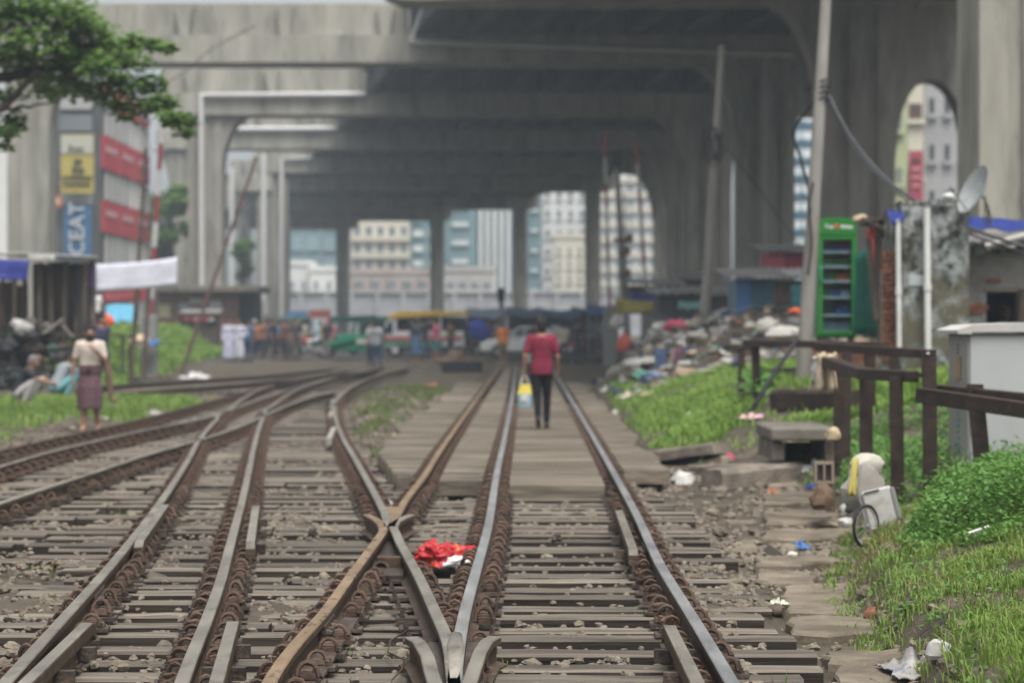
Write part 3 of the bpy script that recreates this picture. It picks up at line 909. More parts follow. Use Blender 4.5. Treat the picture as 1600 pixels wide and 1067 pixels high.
# oily troughs between rail and wing rail
mb = MB(); mb.bar(V2(700, 1110, .045), V2(700, 1010, .045), .2, .05); mb.bar(V2(722, 1110, .046), V2(722, 1010, .046), .2, .05); mb.build('frog_plate', M_PLATE, turn)
mb = MB(); mb.bar(V2(480, 1067, .012), V2(598, 880, .012), .12, .016); mb.build('rail_foot_plate', M_PLATE, turn)
# fish plates
def fish(pts, y, par, s):
    x = xat(pts, y); d = Vector((xat(pts, y + .3) - xat(pts, y - .3), .6, 0)).normalized(); sv = Vector((d.y, -d.x, 0)) * s
    p = Vector((x, y, .072)) + sv * .026
    mb = MB(); mb.bar(p - d * .28, p + d * .28, .028, .085)
    for k in (-.2, -.08, .08, .2):
        q = p + d * k; mb.tube([q, q + sv * .03, q + sv * .045], [.02, .02, .012], 6)
    mb.build('fish_plate', M_PLATE, par)
fish(R6, 12.85, turn, 1); fish(R6, 12.85, turn, -1); fish(R3, 12.9, turn, 1)
fish(R10, 38.5, left, 1); fish(R11, 30, left, 1); fish(R8, 14.3, turn, 1); fish(R1, 17.2, main, -1)

# guard rails: short bars standing beside the running rails
def guard(a, b, par, head=M_HEAD):
    pts = sorted([V2(*a), V2(*b)], key=lambda p: p.y)
    p, q = pts; d = (q - p).normalized()
    L = (q - p).length
    ln = [p + d * L * t for t in (0, .04, .5, .96, 1.0)]
    ln[0].z -= .035; ln[-1].z -= .035
    mb = MB(); sweep(mb, ln, BARP, (0,))
    mb.build('guard_rail', [M_RUST, head], par)
    for k in range(3):
        mb = MB(); mb.box(p + d * L * (.2 + .3 * k) + Vector((0, 0, -.085)), (.2, .06, .06)); mb.build('guard_bracket', M_PLATE, par)
guard((8, 1100), (140, 972), turn); guard((332, 1090), (365, 970), turn)
guard((216, 850), (260, 788), turn); guard((391, 852), (400, 790), turn)
guard((990, 862), (966, 797), main); guard((1105, 1100), (1044, 976), main)
guard((513, 695), (519, 676), turn, M_PIPE) if False else None
mb = MB()
for (a, b) in (((519, 640), (521, 628)), ((514, 690), (522, 672)), ((516, 654), (519, 646))):
    mb.bar(V2(*a, .10), V2(*b, .10), .07, .1)
mb.build('check_block', mat('whitewashed_steel', (.24, .23, .205), (.34, .325, .29), scale=6, rough=.7), turn)

# ---- sleepers: shared variants, each piece an object
def sleeper_mesh(k):
    mb = MB()
    nseg = 10
    w, h = .104 + R.uniform(-.016, .014), .14
    def c(i):
        x = -.5 + i / nseg
        return x
    vs = []
    for i in range(nseg + 1):
        x = c(i)
        e = .012
        a = R.uniform(-.004, .004); t = R.uniform(-.005, .003)
        vs += [Vector((x, -w + a, -h)), Vector((x, w + a, -h)), Vector((x, w + a + R.uniform(-e, e) * .3, -.012)), Vector((x, w - .014 + a, t)), Vector((x, -w + .014 + a, t + R.uniform(-.003, .003))), Vector((x, -w + a + R.uniform(-e, e) * .3, -.012))]
    fs = [tuple(range(5, -1, -1)), tuple(nseg * 6 + j for j in range(6))]
    for i in range(nseg):
        for j in range(6):
            j2 = (j + 1) % 6
            fs.append((i * 6 + j, i * 6 + j2, (i + 1) * 6 + j2, (i + 1) * 6 + j))
    mb.add(vs, fs)
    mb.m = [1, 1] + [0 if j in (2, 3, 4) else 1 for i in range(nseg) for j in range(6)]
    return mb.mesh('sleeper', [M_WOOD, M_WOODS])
SLEEP = [sleeper_mesh(k) for k in range(8)]
def place(name, me, par, loc, rz=0.0, sc=(1, 1, 1), rx=0.0, ry=0.0):
    o = link(name, me, par)
    o.location = Vector(loc) - par.location
    o.rotation_euler = (rx, ry, rz)
    o.scale = sc
    return o
def sleeper(par, x0, x1, y, z=0.0, rz=0.0, w=1.0):
    return place('sleeper', R.choice(SLEEP), par, ((x0 + x1) / 2, y, z), rz + R.uniform(-.012, .012) * (2 if R.random() < .2 else 1), (x1 - x0, w * R.uniform(.9, 1.05), 1), R.uniform(-.02, .02))
# clip: loop of round bar that hooks over the rail foot (rail towards -x)
def clip_mesh(sd):
    rr = random.Random(sd)
    pts = []
    q_ = rr.uniform(.85, 1.1)
    for i in range(7):
        t = PI * i / 6
        pts.append((.035 - .046 * math.cos(t), -.014 + .012 * math.sin(t), .028 + .062 * q_ * math.sin(t)))
    pts += [(.092, .005, .018), (.088, .04, .022), (.06, .058, .034), (.025, .05, .04), (-.01, .035, .034)]
    mb = MB(); mb.tube(pts, .0115, 6)
    mb.box((.04, 0.02, .022), (.075, .075, .03), jit=.004)
    mb.tube([(.075, .045, .02), (.075, .045, .055)], .013, 6)
    return mb.mesh('rail_clip', M_CLIP, smooth=True, angle=40)
CLIPS = [clip_mesh(k) for k in range(4)]
def plate_mesh():
    mb = MB(); mb.box((0, 0, .009), (.36, .15, .018))
    for s in (-1, 1):
        for t in (-1, 1):
            mb.tube([(s * .145, t * .045, .018), (s * .145, t * .045, .033)], .016, 6)
            mb.tube([(s * .145, t * .045, .033), (s * .145, t * .045, .048)], .009, 6)
    return mb.mesh('base_plate', M_PLATE, bevel=0)
PLATE = plate_mesh()
def slope(pts, y):
    return math.atan2(-(xat(pts, y + .25) - xat(pts, y - .25)), .5)
far_clips = {}
def fix(par, pts, y, sides=(-1, 1), plate=True, near=26.0):
    if y < pts[0].y - .1 or y > pts[-1].y: return
    x = xat(pts, y); rz = slope(pts, y)
    if y < near:
        if plate: place('base_plate', PLATE, par, (x, y, .001), rz)
        for s in sides:
            if R.random() < .07: continue
            a = rz + (0 if s > 0 else PI)
            p = Vector((x, y, .016)) + Matrix.Rotation(a, 3, 'Z') @ Vector((.052, R.uniform(-.012, .012), 0))
            place('rail_clip', R.choice(CLIPS), par, p, a + R.uniform(-.25, .25), (R.uniform(.88, 1.1), R.uniform(.85, 1.25), R.uniform(.8, 1.12)), R.uniform(-.18, .18))
    else:
        mb = far_clips.setdefault(par.name, (par, MB()))[1]
        for s in sides:
            a = rz + (0 if s > 0 else PI)
            M3 = Matrix.Rotation(a, 3, 'Z'); p = Vector((x, y, .016)) + M3 @ Vector((.052, 0, 0))
            mb.tube([p + M3 @ Vector((.035 - .046 * math.cos(t), 0, .028 + .062 * math.sin(t))) for t in (0, .8, 1.57, 2.3, 3.1)], .014, 4)
            mb.box(p + M3 @ Vector((.05, 0, .01)), (.12, .14, .03), rz=a)
# main set
y = 9.0
SETM = []
while y < 23.6:
    SETM.append(y + R.uniform(-.015, .015)); y += R.choice((.47, .5, .5, .53))
for y in SETM:
    zz = R.uniform(-.03, 0.0)
    xr = xat(R1, y) + R.uniform(.40, .66)
    xl = xat(R2, y) - R.uniform(.2, .34) if y > 13.4 else (xat(R2, y) - .16 if y > 10.5 else -.35)
    sleeper(main, xl, xr, y, zz)
    fix(main, R1, y)
    fix(main, R2, y, (1,) if y < 12.0 else (-1, 1))
for y in [23.6 + .55 * k for k in range(46)]:
    fix(main, R1, y); fix(main, R2, y)
# turnout set interleaved by half a pitch
SETT = [(a + b) / 2 for a, b in zip(SETM, SETM[1:])]
y = SETT[-1] + .5
while y < 52:
    SETT.append(y); y += .52 if y < 34 else .6
for y in SETT:
    r8 = xat(R8, y)
    right = xat(R3, y) + .18 if y < 17.6 else xat(R4, y) + (.42 if y < 26 else .3)
    xl = r8 - R.uniform(.35, .95) if y < 24 else r8 - R.uniform(.3, .4)
    if y < 15 and R.random() < .55: xl = r8 - R.uniform(.9, 1.5)
    zz = R.uniform(-.04, -.002)
    if R.random() < .45 and y < 30:      # two timbers butted end to end
        xm = xat(R7, y) + R.uniform(.25, .4)
        sleeper(turn, xl, xm, y, zz); sleeper(turn, xm + .03, right, y + R.uniform(-.03, .03), zz - .008)
    else:
        sleeper(turn, xl, right, y, zz)
    nr = 24.5
    fix(turn, R8, y, near=nr); fix(turn, R7, y, near=nr)
    if y < 17.4: fix(turn, R6, y, near=nr)
    if 12.3 < y < 17.2: fix(turn, R3, y, (1,) , near=nr)
    if y > 19.6: fix(turn, R4, y, (-1, 1) if y > 21 else (-1,), near=nr)
    if y > 20.6: fix(turn, R5, y, (1, -1), near=nr)
# short timbers between the turnout and the main track
for y in SETM:
    if 13.6 < y < 23.5 and False:
        pass
for y in SETT:
    if 12.9 < y < 23.6:
        a = (xat(R3, y) + .22 if y < 17.6 else xat(R5, y) + .1 if y > 19 else xat(R3, 17.6) + .3); b = xat(R2, y) - .09
        if b - a > .25: sleeper(turn, a, b, y + R.uniform(-.02, .02), R.uniform(-.03, -.008))
        if y > 13.5: fix(main, R2, y, (-1,), plate=False)
# left track
y = 15.4
while y < 62:
    nr = y < 30
    xr = min(xat(R9, y) + .62, -3.72) + R.uniform(-.06, .08) if y < 32 else xat(R9, y) + .25
    if y > 40: xr = xat(R10, y) + 1.2
    sleeper(left, xat(R11, y) - R.uniform(.4, .6), xr, y, R.uniform(-.03, 0), .02)
    if y < 44: fix(left, R9, y, near=30)
    fix(left, R10, y, near=24); fix(left, R11, y, near=24)
    y += .52 if y < 34 else .62
# loose timber ends between left track and turnout
for (px, py, L) in ((215, 804, .9), (172, 838, 1.0), (80, 873, .85), (258, 786, .7), (300, 770, .6), (330, 752, .6), (235, 825, .6)):
    p = G(px, py, -.03); sleeper(left, p.x - L / 2, p.x + L / 2, p.y, -.035, R.uniform(-.05, .05))
# far left track
y = 54.0
while y < 86:
    m = (xat(R12, y) + xat(R13, y)) / 2
    w_ = abs(xat(R12, y) - xat(R13, y)) / 2 + .6
    sleeper(farl, m - min(w_, 2.4), m + min(w_, 2.4), y, -.01)
    y += .75
for nm, (par, mb) in far_clips.items():
    tag(mb.build('rail_clip', M_CLIP, par), kind='stuff')

# ---- plank crossing: boards laid between and beside the rails
def plank_mesh():
    mb = MB(); mb.box((0, 0, -.075), (1, .25, .15), jit=.004)
    return mb.mesh('plank', M_PLANK)
PLK = [plank_mesh() for _ in range(4)]
cnt = 0
y = 23.75
while y < 66:
    stepy = .262 if y < 44 else .524
    for xa, xb, ok in ((xat(R2, y) + .14, xat(R1, y) - .14, True), (xat(R5, y) + .16, xat(R2, y) - .14, y > 24.3), (xat(R1, y) + .13, xat(R1, y) + .62 + .25 * nz(y * .3, 1), y > 26), (max(xat(R5, y) - .82 - .25 * nz(y * .25, 5), xat(R4, y) + .35), xat(R5, y) - .13, y > 24.0)):
        if ok and xb - xa > .15:
            place('plank', R.choice(PLK), main, ((xa + xb) / 2, y, RT - .03 + R.uniform(-.012, .006)), R.uniform(-.006, .006), (xb - xa, stepy / .262 * .985, 1), R.uniform(-.015, .015))
            cnt += 1
    y += stepy
mb = MB()
for xa, xb in ((lambda y: xat(R2, y) + .14, lambda y: xat(R1, y) - .14), (lambda y: xat(R5, y) + .16, lambda y: xat(R2, y) - .14)):
    mb.grid(lambda u, v: (xa(66.3 + 42 * v) + (xb(66.3 + 42 * v) - xa(66.3 + 42 * v)) * u, 66.3 + 42 * v, RT - .03), 2, 30)
tag(mb.build('plank', M_PLANK, main), kind='stuff')
# ================================================================== RIGHT BANK: helpers
def gz(p):
    return Vector((p.x, p.y, tz(p.x, p.y)))
def onto(px, py, guess=30.0):
    """point where the sight line through a pixel meets the terrain"""
    prev = None
    Y = 8.0
    while Y < 140:
        p = P(px, py, Y)
        if p.z <= tz(p.x, p.y):
            lo, hi = Y / 1.01, Y
            for _ in range(12):
                m = (lo + hi) / 2; q = P(px, py, m)
                if q.z <= tz(q.x, q.y): hi = m
                else: lo = m
            return P(px, py, hi)
        Y *= 1.01
    return P(px, py, guess)
def corrug(mb, a, b, c, n=14, amp=.03, mi=0):
    """corrugated sheet spanned by corner a and edge vectors b (waves run across b) and c"""
    a, b, c = Vector(a), Vector(b), Vector(c)
    nn = b.cross(c).normalized()
    k = n * 4
    vs = []
    for th in (0, .012):
        for j in range(2):
            for i in range(k + 1):
                vs.append(a + b * (i / k) + c * j + nn * (math.sin(i / 4 * 2 * PI) * amp + th))
    fs = []
    m = k + 1
    for i in range(k):
        fs.append((i, i + 1, m + i + 1, m + i)); fs.append((2 * m + i, 3 * m + i, 3 * m + i + 1, 2 * m + i + 1))
        fs.append((i, 2 * m + i, 2 * m + i + 1, i + 1)); fs.append((m + i, m + i + 1, 3 * m + i + 1, 3 * m + i))
    fs.append((0, m, 3 * m, 2 * m)); fs.append((k, 2 * m + k, 3 * m + k, m + k))
    mb.add(vs, fs, mi)
def cloth(mb, fn, nu=10, nv=8, th=.012, mi=0):
    """sheet with thickness given by fn(u,v)"""
    top = [Vector(fn(i / nu, j / nv)) for j in range(nv + 1) for i in range(nu + 1)]
    m = nu + 1
    nrm = []
    for j in range(nv + 1):
        for i in range(m):
            a = top[j * m + min(i + 1, nu)] - top[j * m + max(i - 1, 0)]
            b = top[min(j + 1, nv) * m + i] - top[max(j - 1, 0) * m + i]
            q = a.cross(b)
            nrm.append(q.normalized() if q.length > 1e-9 else Vector((0, 0, 1)))
    vs = top + [p - q * th for p, q in zip(top, nrm)]
    k = len(top)
    fs = []
    for j in range(nv):
        for i in range(nu):
            q = (j * m + i, j * m + i + 1, (j + 1) * m + i + 1, (j + 1) * m + i)
            fs.append(q); fs.append(tuple(x + k for x in q[::-1]))
    for i in range(nu):
        fs.append((i + 1, i, k + i, k + i + 1)); a = nv * m + i; fs.append((a, a + 1, k + a + 1, k + a))
    for j in range(nv):
        a, b = j * m, (j + 1) * m; fs.append((a, b, k + b, k + a)); a += nu; b += nu; fs.append((b, a, k + a, k + b))
    mb.add(vs, fs, mi)
def crumple(mb, c, r, seed, n=11, m=8, rough=.45, mi=0, flat=True):
    c = Vector(c)
    o = seed * 7.31
    def fn(p):
        return 1 + rough * nz(p.x * 1.6 + o, p.y * 1.6, p.z * 1.6) + rough * .6 * nz(p.x * 4 + o, p.y * 4, p.z * 4)
    k = len(mb.v)
    mb.ell(c, r, n, m, mi, fn)
    if flat:
        for v in mb.v[k:]:
            if v.z < c.z - r[2] * .55: v.z = c.z - r[2] * .55
def lump(name, label, cat, pos, r, m, seed, rough=.45, group=None, n=13, mm=9):
    pos = Vector(pos)
    mb = MB(); crumple(mb, pos + Vector((0, 0, r[2] * .5)), r, seed, n, mm, rough)
    o = mb.build(name, m, smooth=True, angle=35)
    # keep the origin at the base
    o.data.transform(Matrix.Translation(-pos)); o.location = pos
    return tag(o, label, cat, group)
def solo(mb, name, mats, label, cat, pos, group=None, **kw):
    o = mb.build(name, mats, **kw)
    o.data.transform(Matrix.Translation(-Vector(pos))); o.location = pos
    return tag(o, label, cat, group)
def sheet(label, a, b, c, d, m, cat='tarpaulin', name='tarpaulin', wav=.05, sag=.1, th=.015, nu=12, nv=8):
    """cloth hung between four corners a b (top) c d (bottom)"""
    a, b, c, d = map(Vector, (a, b, c, d))
    sd = R.random() * 50
    nn = (b - a).cross(d - a).normalized()
    mb = MB()
    def fn(u, v):
        p = a.lerp(b, u).lerp(d.lerp(c, u), v)
        return p + nn * (wav * (math.sin(u * 17 + sd + v * 2) * .5 + nz(u * 3 + sd, v * 2) * 1.3) * (0.25 + .75 * v)) + Vector((0, 0, -sag * 4 * u * (1 - u) * (1 - v * .3)))
    cloth(mb, fn, nu, nv, th)
    return solo(mb, name, m, label, cat, (a + b + c + d) / 4, smooth=True)

C_WHITE = plain((.46, .45, .42)); C_DIRTY = plain((.27, .245, .21)); C_PINK = plain((.38, .07, .12)); C_BLUE = plain((.014, .03, .17), .45)
C_SKY = plain((.08, .20, .40)); C_ORANGE = plain((.42, .09, .035)); C_YELL = plain((.28, .235, .06)); C_GREENT = plain((.01, .105, .08)); C_RED = plain((.45, .05, .05))
C_PURP = plain((.05, .03, .10)); C_GREY = plain((.22, .22, .21)); C_BROWN = plain((.14, .09, .06)); C_TAN = plain((.42, .33, .21)); C_TEALC = plain((.04, .16, .18)); C_NAVY = plain((.03, .04, .09))
M_TIN = mat('rusty_grey_tin', (.16, .155, .15), (.30, .29, .28), scale=2.0, rough=.55, rough2=.8, bump=.2, c3=(.18, .10, .06), s3=2.0, r3=(.58, .75))
M_PALETIN = mat('pale_tin', (.48, .48, .47), (.60, .60, .58), scale=2.0, rough=.5, c3=(.35, .3, .25), s3=3.0, r3=(.6, .75))

# ------------------------------------------------------------------ drinks fridge and bottles
YF = 38.6
fz = P(0, 528, YF).z
fx0, fx1 = X(1277.5, YF), X(1338, YF)
fr = thing('drinks_fridge', 'tall bright green glass door drinks fridge standing on the bank beside the grey pole', 'fridge', ((fx0 + fx1) / 2, YF + .3, fz))
fw = fx1 - fx0; fh = P(0, 342, YF).z - fz
M_FGREEN = mat('glossy_green_paint', (.022, .175, .03), (.035, .23, .04), scale=1.5, rough=.35)
M_DIRT = mat('packed_earth_brick', (.14, .10, .08), (.25, .2, .16), scale=4, rough=.9, bump=.5)
mb = MB()     # open cabinet: back, sides, top, bottom
mb.box2((fx0, YF + .02, fz), (fx0 + .05, YF + .6, fz + fh)); mb.box2((fx1 - .05, YF + .02, fz), (fx1, YF + .6, fz + fh))
mb.box2((fx0 + .052, YF + .55, fz), (fx1 - .052, YF + .6, fz + fh)); mb.box2((fx0 + .052, YF + .02, fz), (fx1 - .052, YF + .548, fz + .1)); mb.box2((fx0 + .052, YF + .02, fz + fh - .27), (fx1 - .052, YF + .548, fz + fh - .001))
mb.build('cabinet', M_FGREEN, fr)
mb = MB()
xm, hw = (fx0 + fx1) / 2, fw / 2
poly = [(fx0 + .004, fz + fh - .25), (fx1 - .004, fz + fh - .25), (fx1 - .004, fz + fh - .02)] + [(xm + hw * .99 * math.cos(t), fz + fh - .02 + .035 * math.sin(t)) for t in (.6, 1.1, 1.57, 2.05, 2.55)] + [(fx0 + .004, fz + fh - .02)]
mb.prism(poly, YF - .045, YF + .018)
hd = mb.build('header_panel', M_FGREEN, fr)
me = text_mesh('7up', .14, .004); me.materials.append(plain((.75, .78, .72)))
o = link('lettering', me, hd); o.matrix_basis = Matrix.Translation(Vector((-.13, YF - .055, fz + fh - .125)) - Vector((0, fr.location.y, fr.location.z))) @ Matrix.Rotation(PI / 2, 4, 'X') @ Matrix.Diagonal((.7, .62, 1, 1))
mb = MB(); mb.ell((xm - .01, YF - .05, fz + fh - .125), (.032, .008, .04), 14, 8); mb.build('logo_dot', plain((.6, .09, .06)), hd)
mb = MB()
for k in range(4): mb.box((xm + .075 + k * .05, YF - .05, fz + fh - .125 - .004 * k), (.034, .008, .05 - .004 * k))
mb.build('lettering', plain((.75, .78, .72)), hd)
dz0, dz1 = fz + .045, fz + fh - .27
mb = MB()
for a, b in (((fx0 + .003, dz0), (fx0 + .075, dz1)), ((fx1 - .075, dz0), (fx1 - .003, dz1)), ((fx0 + .077, dz0), (fx1 - .077, dz0 + .07)), ((fx0 + .077, dz1 - .06), (fx1 - .077, dz1))):
    mb.box2((a[0], YF - .045, a[1]), (b[0], YF + .012, b[1]))
dr = mb.build('door_frame', M_FGREEN, fr)
M_FGLASS = bpy.data.materials.new('fridge_door_glass'); M_FGLASS.use_nodes = True
_n = M_FGLASS.node_tree.nodes; _l = M_FGLASS.node_tree.links; _n.clear()
_o = _n.new('ShaderNodeOutputMaterial'); _g = _n.new('ShaderNodeBsdfGlossy'); _t = _n.new('ShaderNodeBsdfTransparent'); _m = _n.new('ShaderNodeMixShader')
_g.inputs['Roughness'].default_value = .08; _m.inputs[0].default_value = .12; _t.inputs['Color'].default_value = (.8, .87, .9, 1)
_l.new(_t.outputs[0], _m.inputs[1]); _l.new(_g.outputs[0], _m.inputs[2]); _l.new(_m.outputs[0], _o.inputs['Surface'])
mb = MB(); mb.box2((fx0 + .078, YF - .02, dz0 + .072), (fx1 - .078, YF - .012, dz1 - .062)); mb.build('door_glass', M_FGLASS, dr)
mb = MB(); mb.tube([(fx0 + .04, YF - .05, fz + .9), (fx0 + .04, YF - .08, fz + .92), (fx0 + .04, YF - .08, fz + 1.12), (fx0 + .04, YF - .05, fz + 1.14)], .012, 6); mb.build('handle', plain((.05, .4, .25)), dr)
mb = MB(); mb.box2((fx0 + .053, YF + .53, fz + .102), (fx1 - .053, YF + .548, fz + fh - .272)); mb.build('back_lining', plain((.25, .33, .38)), fr)
for s in (fx0 + .05, fx1 - .05):
    mb = MB(); mb.box2((s - .03, YF + .06, fz - .12), (s + .03, YF + .5, fz - .002)); mb.build('foot', C_GREY, fr)
cols = [('blue can', C_BLUE), ('green bottle', plain((.04, .2, .05))), ('orange can', plain((.6, .14, .03))), ('blue label bottle', plain((.06, .13, .42))), ('clear bottle', plain((.35, .45, .5)))]
shelf_py = [318.5 + 300 - 300 for _ in ()]
for k, (py, hgt, kinds, nm) in enumerate(((393, .13, [3, 3, 3, 3, 3, 3], 'top'), (416, .14, [1, 1, 1, 1, 1, 1], 'second'), (439, .13, [1, 1, 1, 2, 2, 2], 'middle'), (464, .12, [1, 1, 3, 3, 4, 4], 'fourth'), (492, .12, [-1, -1, -1, 3, 3, 3], 'fifth'), (517, .17, [4, 4, 4, 4, 4, 4], 'bottom'))):
    z = P(0, py, YF).z
    mb = MB(); mb.box2((fx0 + .054, YF + .05, z - .02), (fx1 - .054, YF + .52, z)); sh = mb.build('shelf', plain((.5, .55, .55)), fr)
    mb = MB(); mb.box2((fx0 + .08, YF + .03, z - .025), (fx1 - .08, YF + .048, z + .012)); mb.build('price_strip', plain((.62, .66, .64)), sh)
    for j, q in enumerate(kinds):
        if q < 0: continue
        px_ = fx0 + .115 + (fw - .23) * j / 5
        mb = MB(); h = hgt
        mb.lathe((px_, YF + .13, z + .002), [(.03, 0), (.034, .01), (.034, h * .6), (.03, h * .72), (.013, h * .9), (.013, h)], 8)
        nm2, m2 = cols[q]
        bt = solo(mb, 'bottle', m2, '%s, %s from the left on the %s shelf of the green fridge' % (nm2, ('first', 'second', 'third', 'fourth', 'fifth', 'sixth')[j], nm), 'bottle', (px_, YF + .13, z + .002), 'drinks in the green fridge', smooth=True)
# brick plinth under the fridge
pl = thing('brick_plinth', 'low brick and earth plinth under the green fridge', 'plinth', (xm, YF + .2, fz - .6))
for r in range(6):
    for c in range(4):
        mb = MB(); mb.box((fx0 - .12 + .25 * c + (.12 if r % 2 else 0), YF + .15, fz - .16 - .08 * r), (.235, .5, .068), jit=.006); mb.build('brick', M_BRICK, pl)

# ------------------------------------------------------------------ poles and cables
M_POLE = mat('weathered_pole_concrete', (.23, .215, .19), (.36, .34, .31), scale=3.0, rough=.85, bump=.3, stretch=(1, 1, .25))
def pole(label, top, bot, Yp, r0, r1, name='utility_pole', m=None, below=.6, cat='pole'):
    a, b = P(*top, Yp), P(*bot, Yp)
    d = (b - a).normalized()
    below = max(below, (b.z - tz(b.x, b.y)) / max(-d.z, .3) + .3)
    t = thing(name, label, cat, b)
    mb = MB(); n = 8
    mb.tube([a + (b + d * below - a) * i / n for i in range(n + 1)], [r0 + (r1 - r0) * i / n for i in range(n + 1)], 10)
    mb.build('shaft', m or M_POLE, t, smooth=True, angle=40)
    return t
p1 = pole('tall grey concrete utility pole leaning slightly right beside the green fridge', (1300, -160), (1257, 560), 37.2, .075, .125)
mb = MB()
for k in range(4):
    q = P(1287.5 - k * .6, 128 + k * 9, 37.2); mb.tube([q + Vector((.11 * math.cos(t), .11 * math.sin(t), .02 * math.sin(3 * t))) for t in [2 * PI * i / 12 for i in range(13)]], .015, 5)
mb.build('cable_tie', M_BLACK, p1)
p2 = pole('thin concrete utility pole tangled with black cable coils in front of the dark piers', (1128, 72), (1101, 500), 66, .085, .16)
mb = MB()
for k in range(9):
    c = P(1118 + R.uniform(-8, 8), 228 + R.uniform(-8, 8), 65.7)
    a, b = R.uniform(.14, .32), R.uniform(.28, .48); th = R.uniform(-.6, .6)
    mb.tube([c + Vector((a * math.cos(t) * math.cos(th), -.05 + .12 * math.sin(t + k), b * math.sin(t) + a * math.cos(t) * math.sin(th))) for t in [2 * PI * i / 14 for i in range(15)]], .014, 5)
mb.build('cable_coil', M_BLACK, p2)
def cable(label, pts, r, m=M_BLACK):
    """pts: (px, py, Y) joined by a smooth curve"""
    q = [P(*p) for p in pts]
    out = []
    for i in range(len(q) - 1):
        a, b, c, d = q[max(i - 1, 0)], q[i], q[i + 1], q[min(i + 2, len(q) - 1)]
        for j in range(8):
            t = j / 8
            out.append(.5 * ((2 * b) + (c - a) * t + (2 * a - 5 * b + 4 * c - d) * t * t + (3 * b - a - 3 * c + d) * t ** 3))
    out.append(q[-1])
    mb = MB(); mb.tube(out, r, 6)
    return solo(mb, 'cable', m, label, 'cable', q[0], smooth=True)
M_CABLE = mat('grey_cable_sheath', (.06, .063, .072), (.10, .104, .115), scale=4, rough=.6)
cable('thick grey cable bundle sagging from the tall pole down over the mouldy wall', [(1288, 135, 37.2), (1330, 215, 36.8), (1390, 285, 36), (1460, 330, 35), (1530, 362, 34.4), (1640, 398, 34)], .026, M_CABLE)
cable('second thin cable running just under the thick bundle to the tin roof', [(1288, 150, 37.2), (1335, 232, 36.8), (1400, 300, 36), (1470, 345, 35), (1540, 375, 34.4), (1640, 408, 34)], .016, M_CABLE)
cable('black cable looping left of the tall pole in front of the pale arch', [(1287, 140, 37.2), (1262, 172, 37.4), (1240, 206, 37.6), (1250, 245, 37.6), (1262, 290, 37.4), (1266, 330, 37.1)], .022)
cable('long wire dropping from the cable coils across the dark pier', [(1135, 232, 65.6), (1170, 275, 65), (1210, 330, 64), (1250, 385, 62)], .018)
cable('thin wire crossing the pale pier at the right edge', [(1508, 112, 60), (1540, 165, 58), (1580, 225, 56), (1625, 285, 54)], .02)
cable('loose black wires hanging along the tall pole above the fridge', [(1271, 285, 37.05), (1264, 320, 37), (1268, 380, 37), (1262, 430, 37)], .02)
cable('thin bare wire curving across the concrete beam near the tree', [(400, 40, 100), (330, 78, 100), (290, 112, 100), (255, 132, 100)], .02)

# ------------------------------------------------------------------ level-crossing poles and signal mast
M_BARRED = plain((.24, .055, .055)); M_BARWH = plain((.45, .44, .43))
def striped(label, top, bot, Yp, r, n, first=0, below=0.0):
    a, b = P(*top, Yp), P(*bot, Yp)
    g_ = tz(b.x, b.y); t = thing('barrier_pole', label, 'barrier pole', b)
    for i in range(n):
        mb = MB(); mb.tube([a.lerp(b, i / n + .002), a.lerp(b, (i + 1) / n - .002)], r * (1 + .5 * i / n), 8)
        mb.build('stripe', M_BARRED if (i + first) % 2 else M_BARWH, t, smooth=True, angle=40)
    mb = MB(); mb.tube([a, b + (b - a).normalized() * .4], r * .8, 6); mb.build('core', C_GREY, t)
    mb = MB(); mb.box2((b.x - .25, b.y - .2, g_ - .1), (b.x + .25, b.y + .2, max(b.z + .3, g_ + .6))); mb.build('counterweight', C_GREY, t, bevel=.03)
    return t
striped('raised red and white barrier pole above the white cloth banner on the left', (254, 185), (233, 508), 74, .07, 8)
striped('thin raised striped barrier pole left of the dark signal mast', (944, 205), (953, 490), 92, .045, 7, 1)
striped('slanting striped barrier pole in front of the pale flats on the right', (993, 218), (1012, 490), 90, .05, 7, 1)
pole('rusty red pole leaning steeply right beside the first flared pier', (401, 245), (312, 500), 84, .05, .07, 'leaning_pole', plain((.13, .075, .062)))
pole('thin bare wooden post in front of the white banner', (228, 232), (210, 520), 70, .05, .08, 'wooden_post', M_DARKWOOD)
pole('short wooden post just right of the wooden banner post', (236, 400), (228, 520), 71, .06, .08, 'wooden_post', M_DARKWOOD)
sm = pole('dark railway signal mast with cross arms in front of the pale flats', (962, 238), (978, 500), 86, .09, .14, 'signal_mast', C_GREY)
for (py, w) in ((250, 14), (375, 26), (395, 14), (430, 12)):
    c = P(963 + (py - 238) * .06, py, 85.9)
    mb = MB(); mb.box(c, (w / F * 86, .12, .14)); mb.box(c + Vector((w / F * 40, -.1, .05)), (.25, .16, .3)); mb.build('cross_arm', C_BROWN, sm)
mb = MB(); mb.box(P(964, 248, 85.8), (.42, .3, .62)); mb.build('signal_head', M_BLACK, sm, bevel=.04)
for s in (-1, 1):
    mb = MB(); mb.tube([P(970 + 5 * s, 300, 85.9), P(975 + 6 * s, 495, 85.9)], .03, 5); mb.build('ladder_rail', C_GREY, sm)

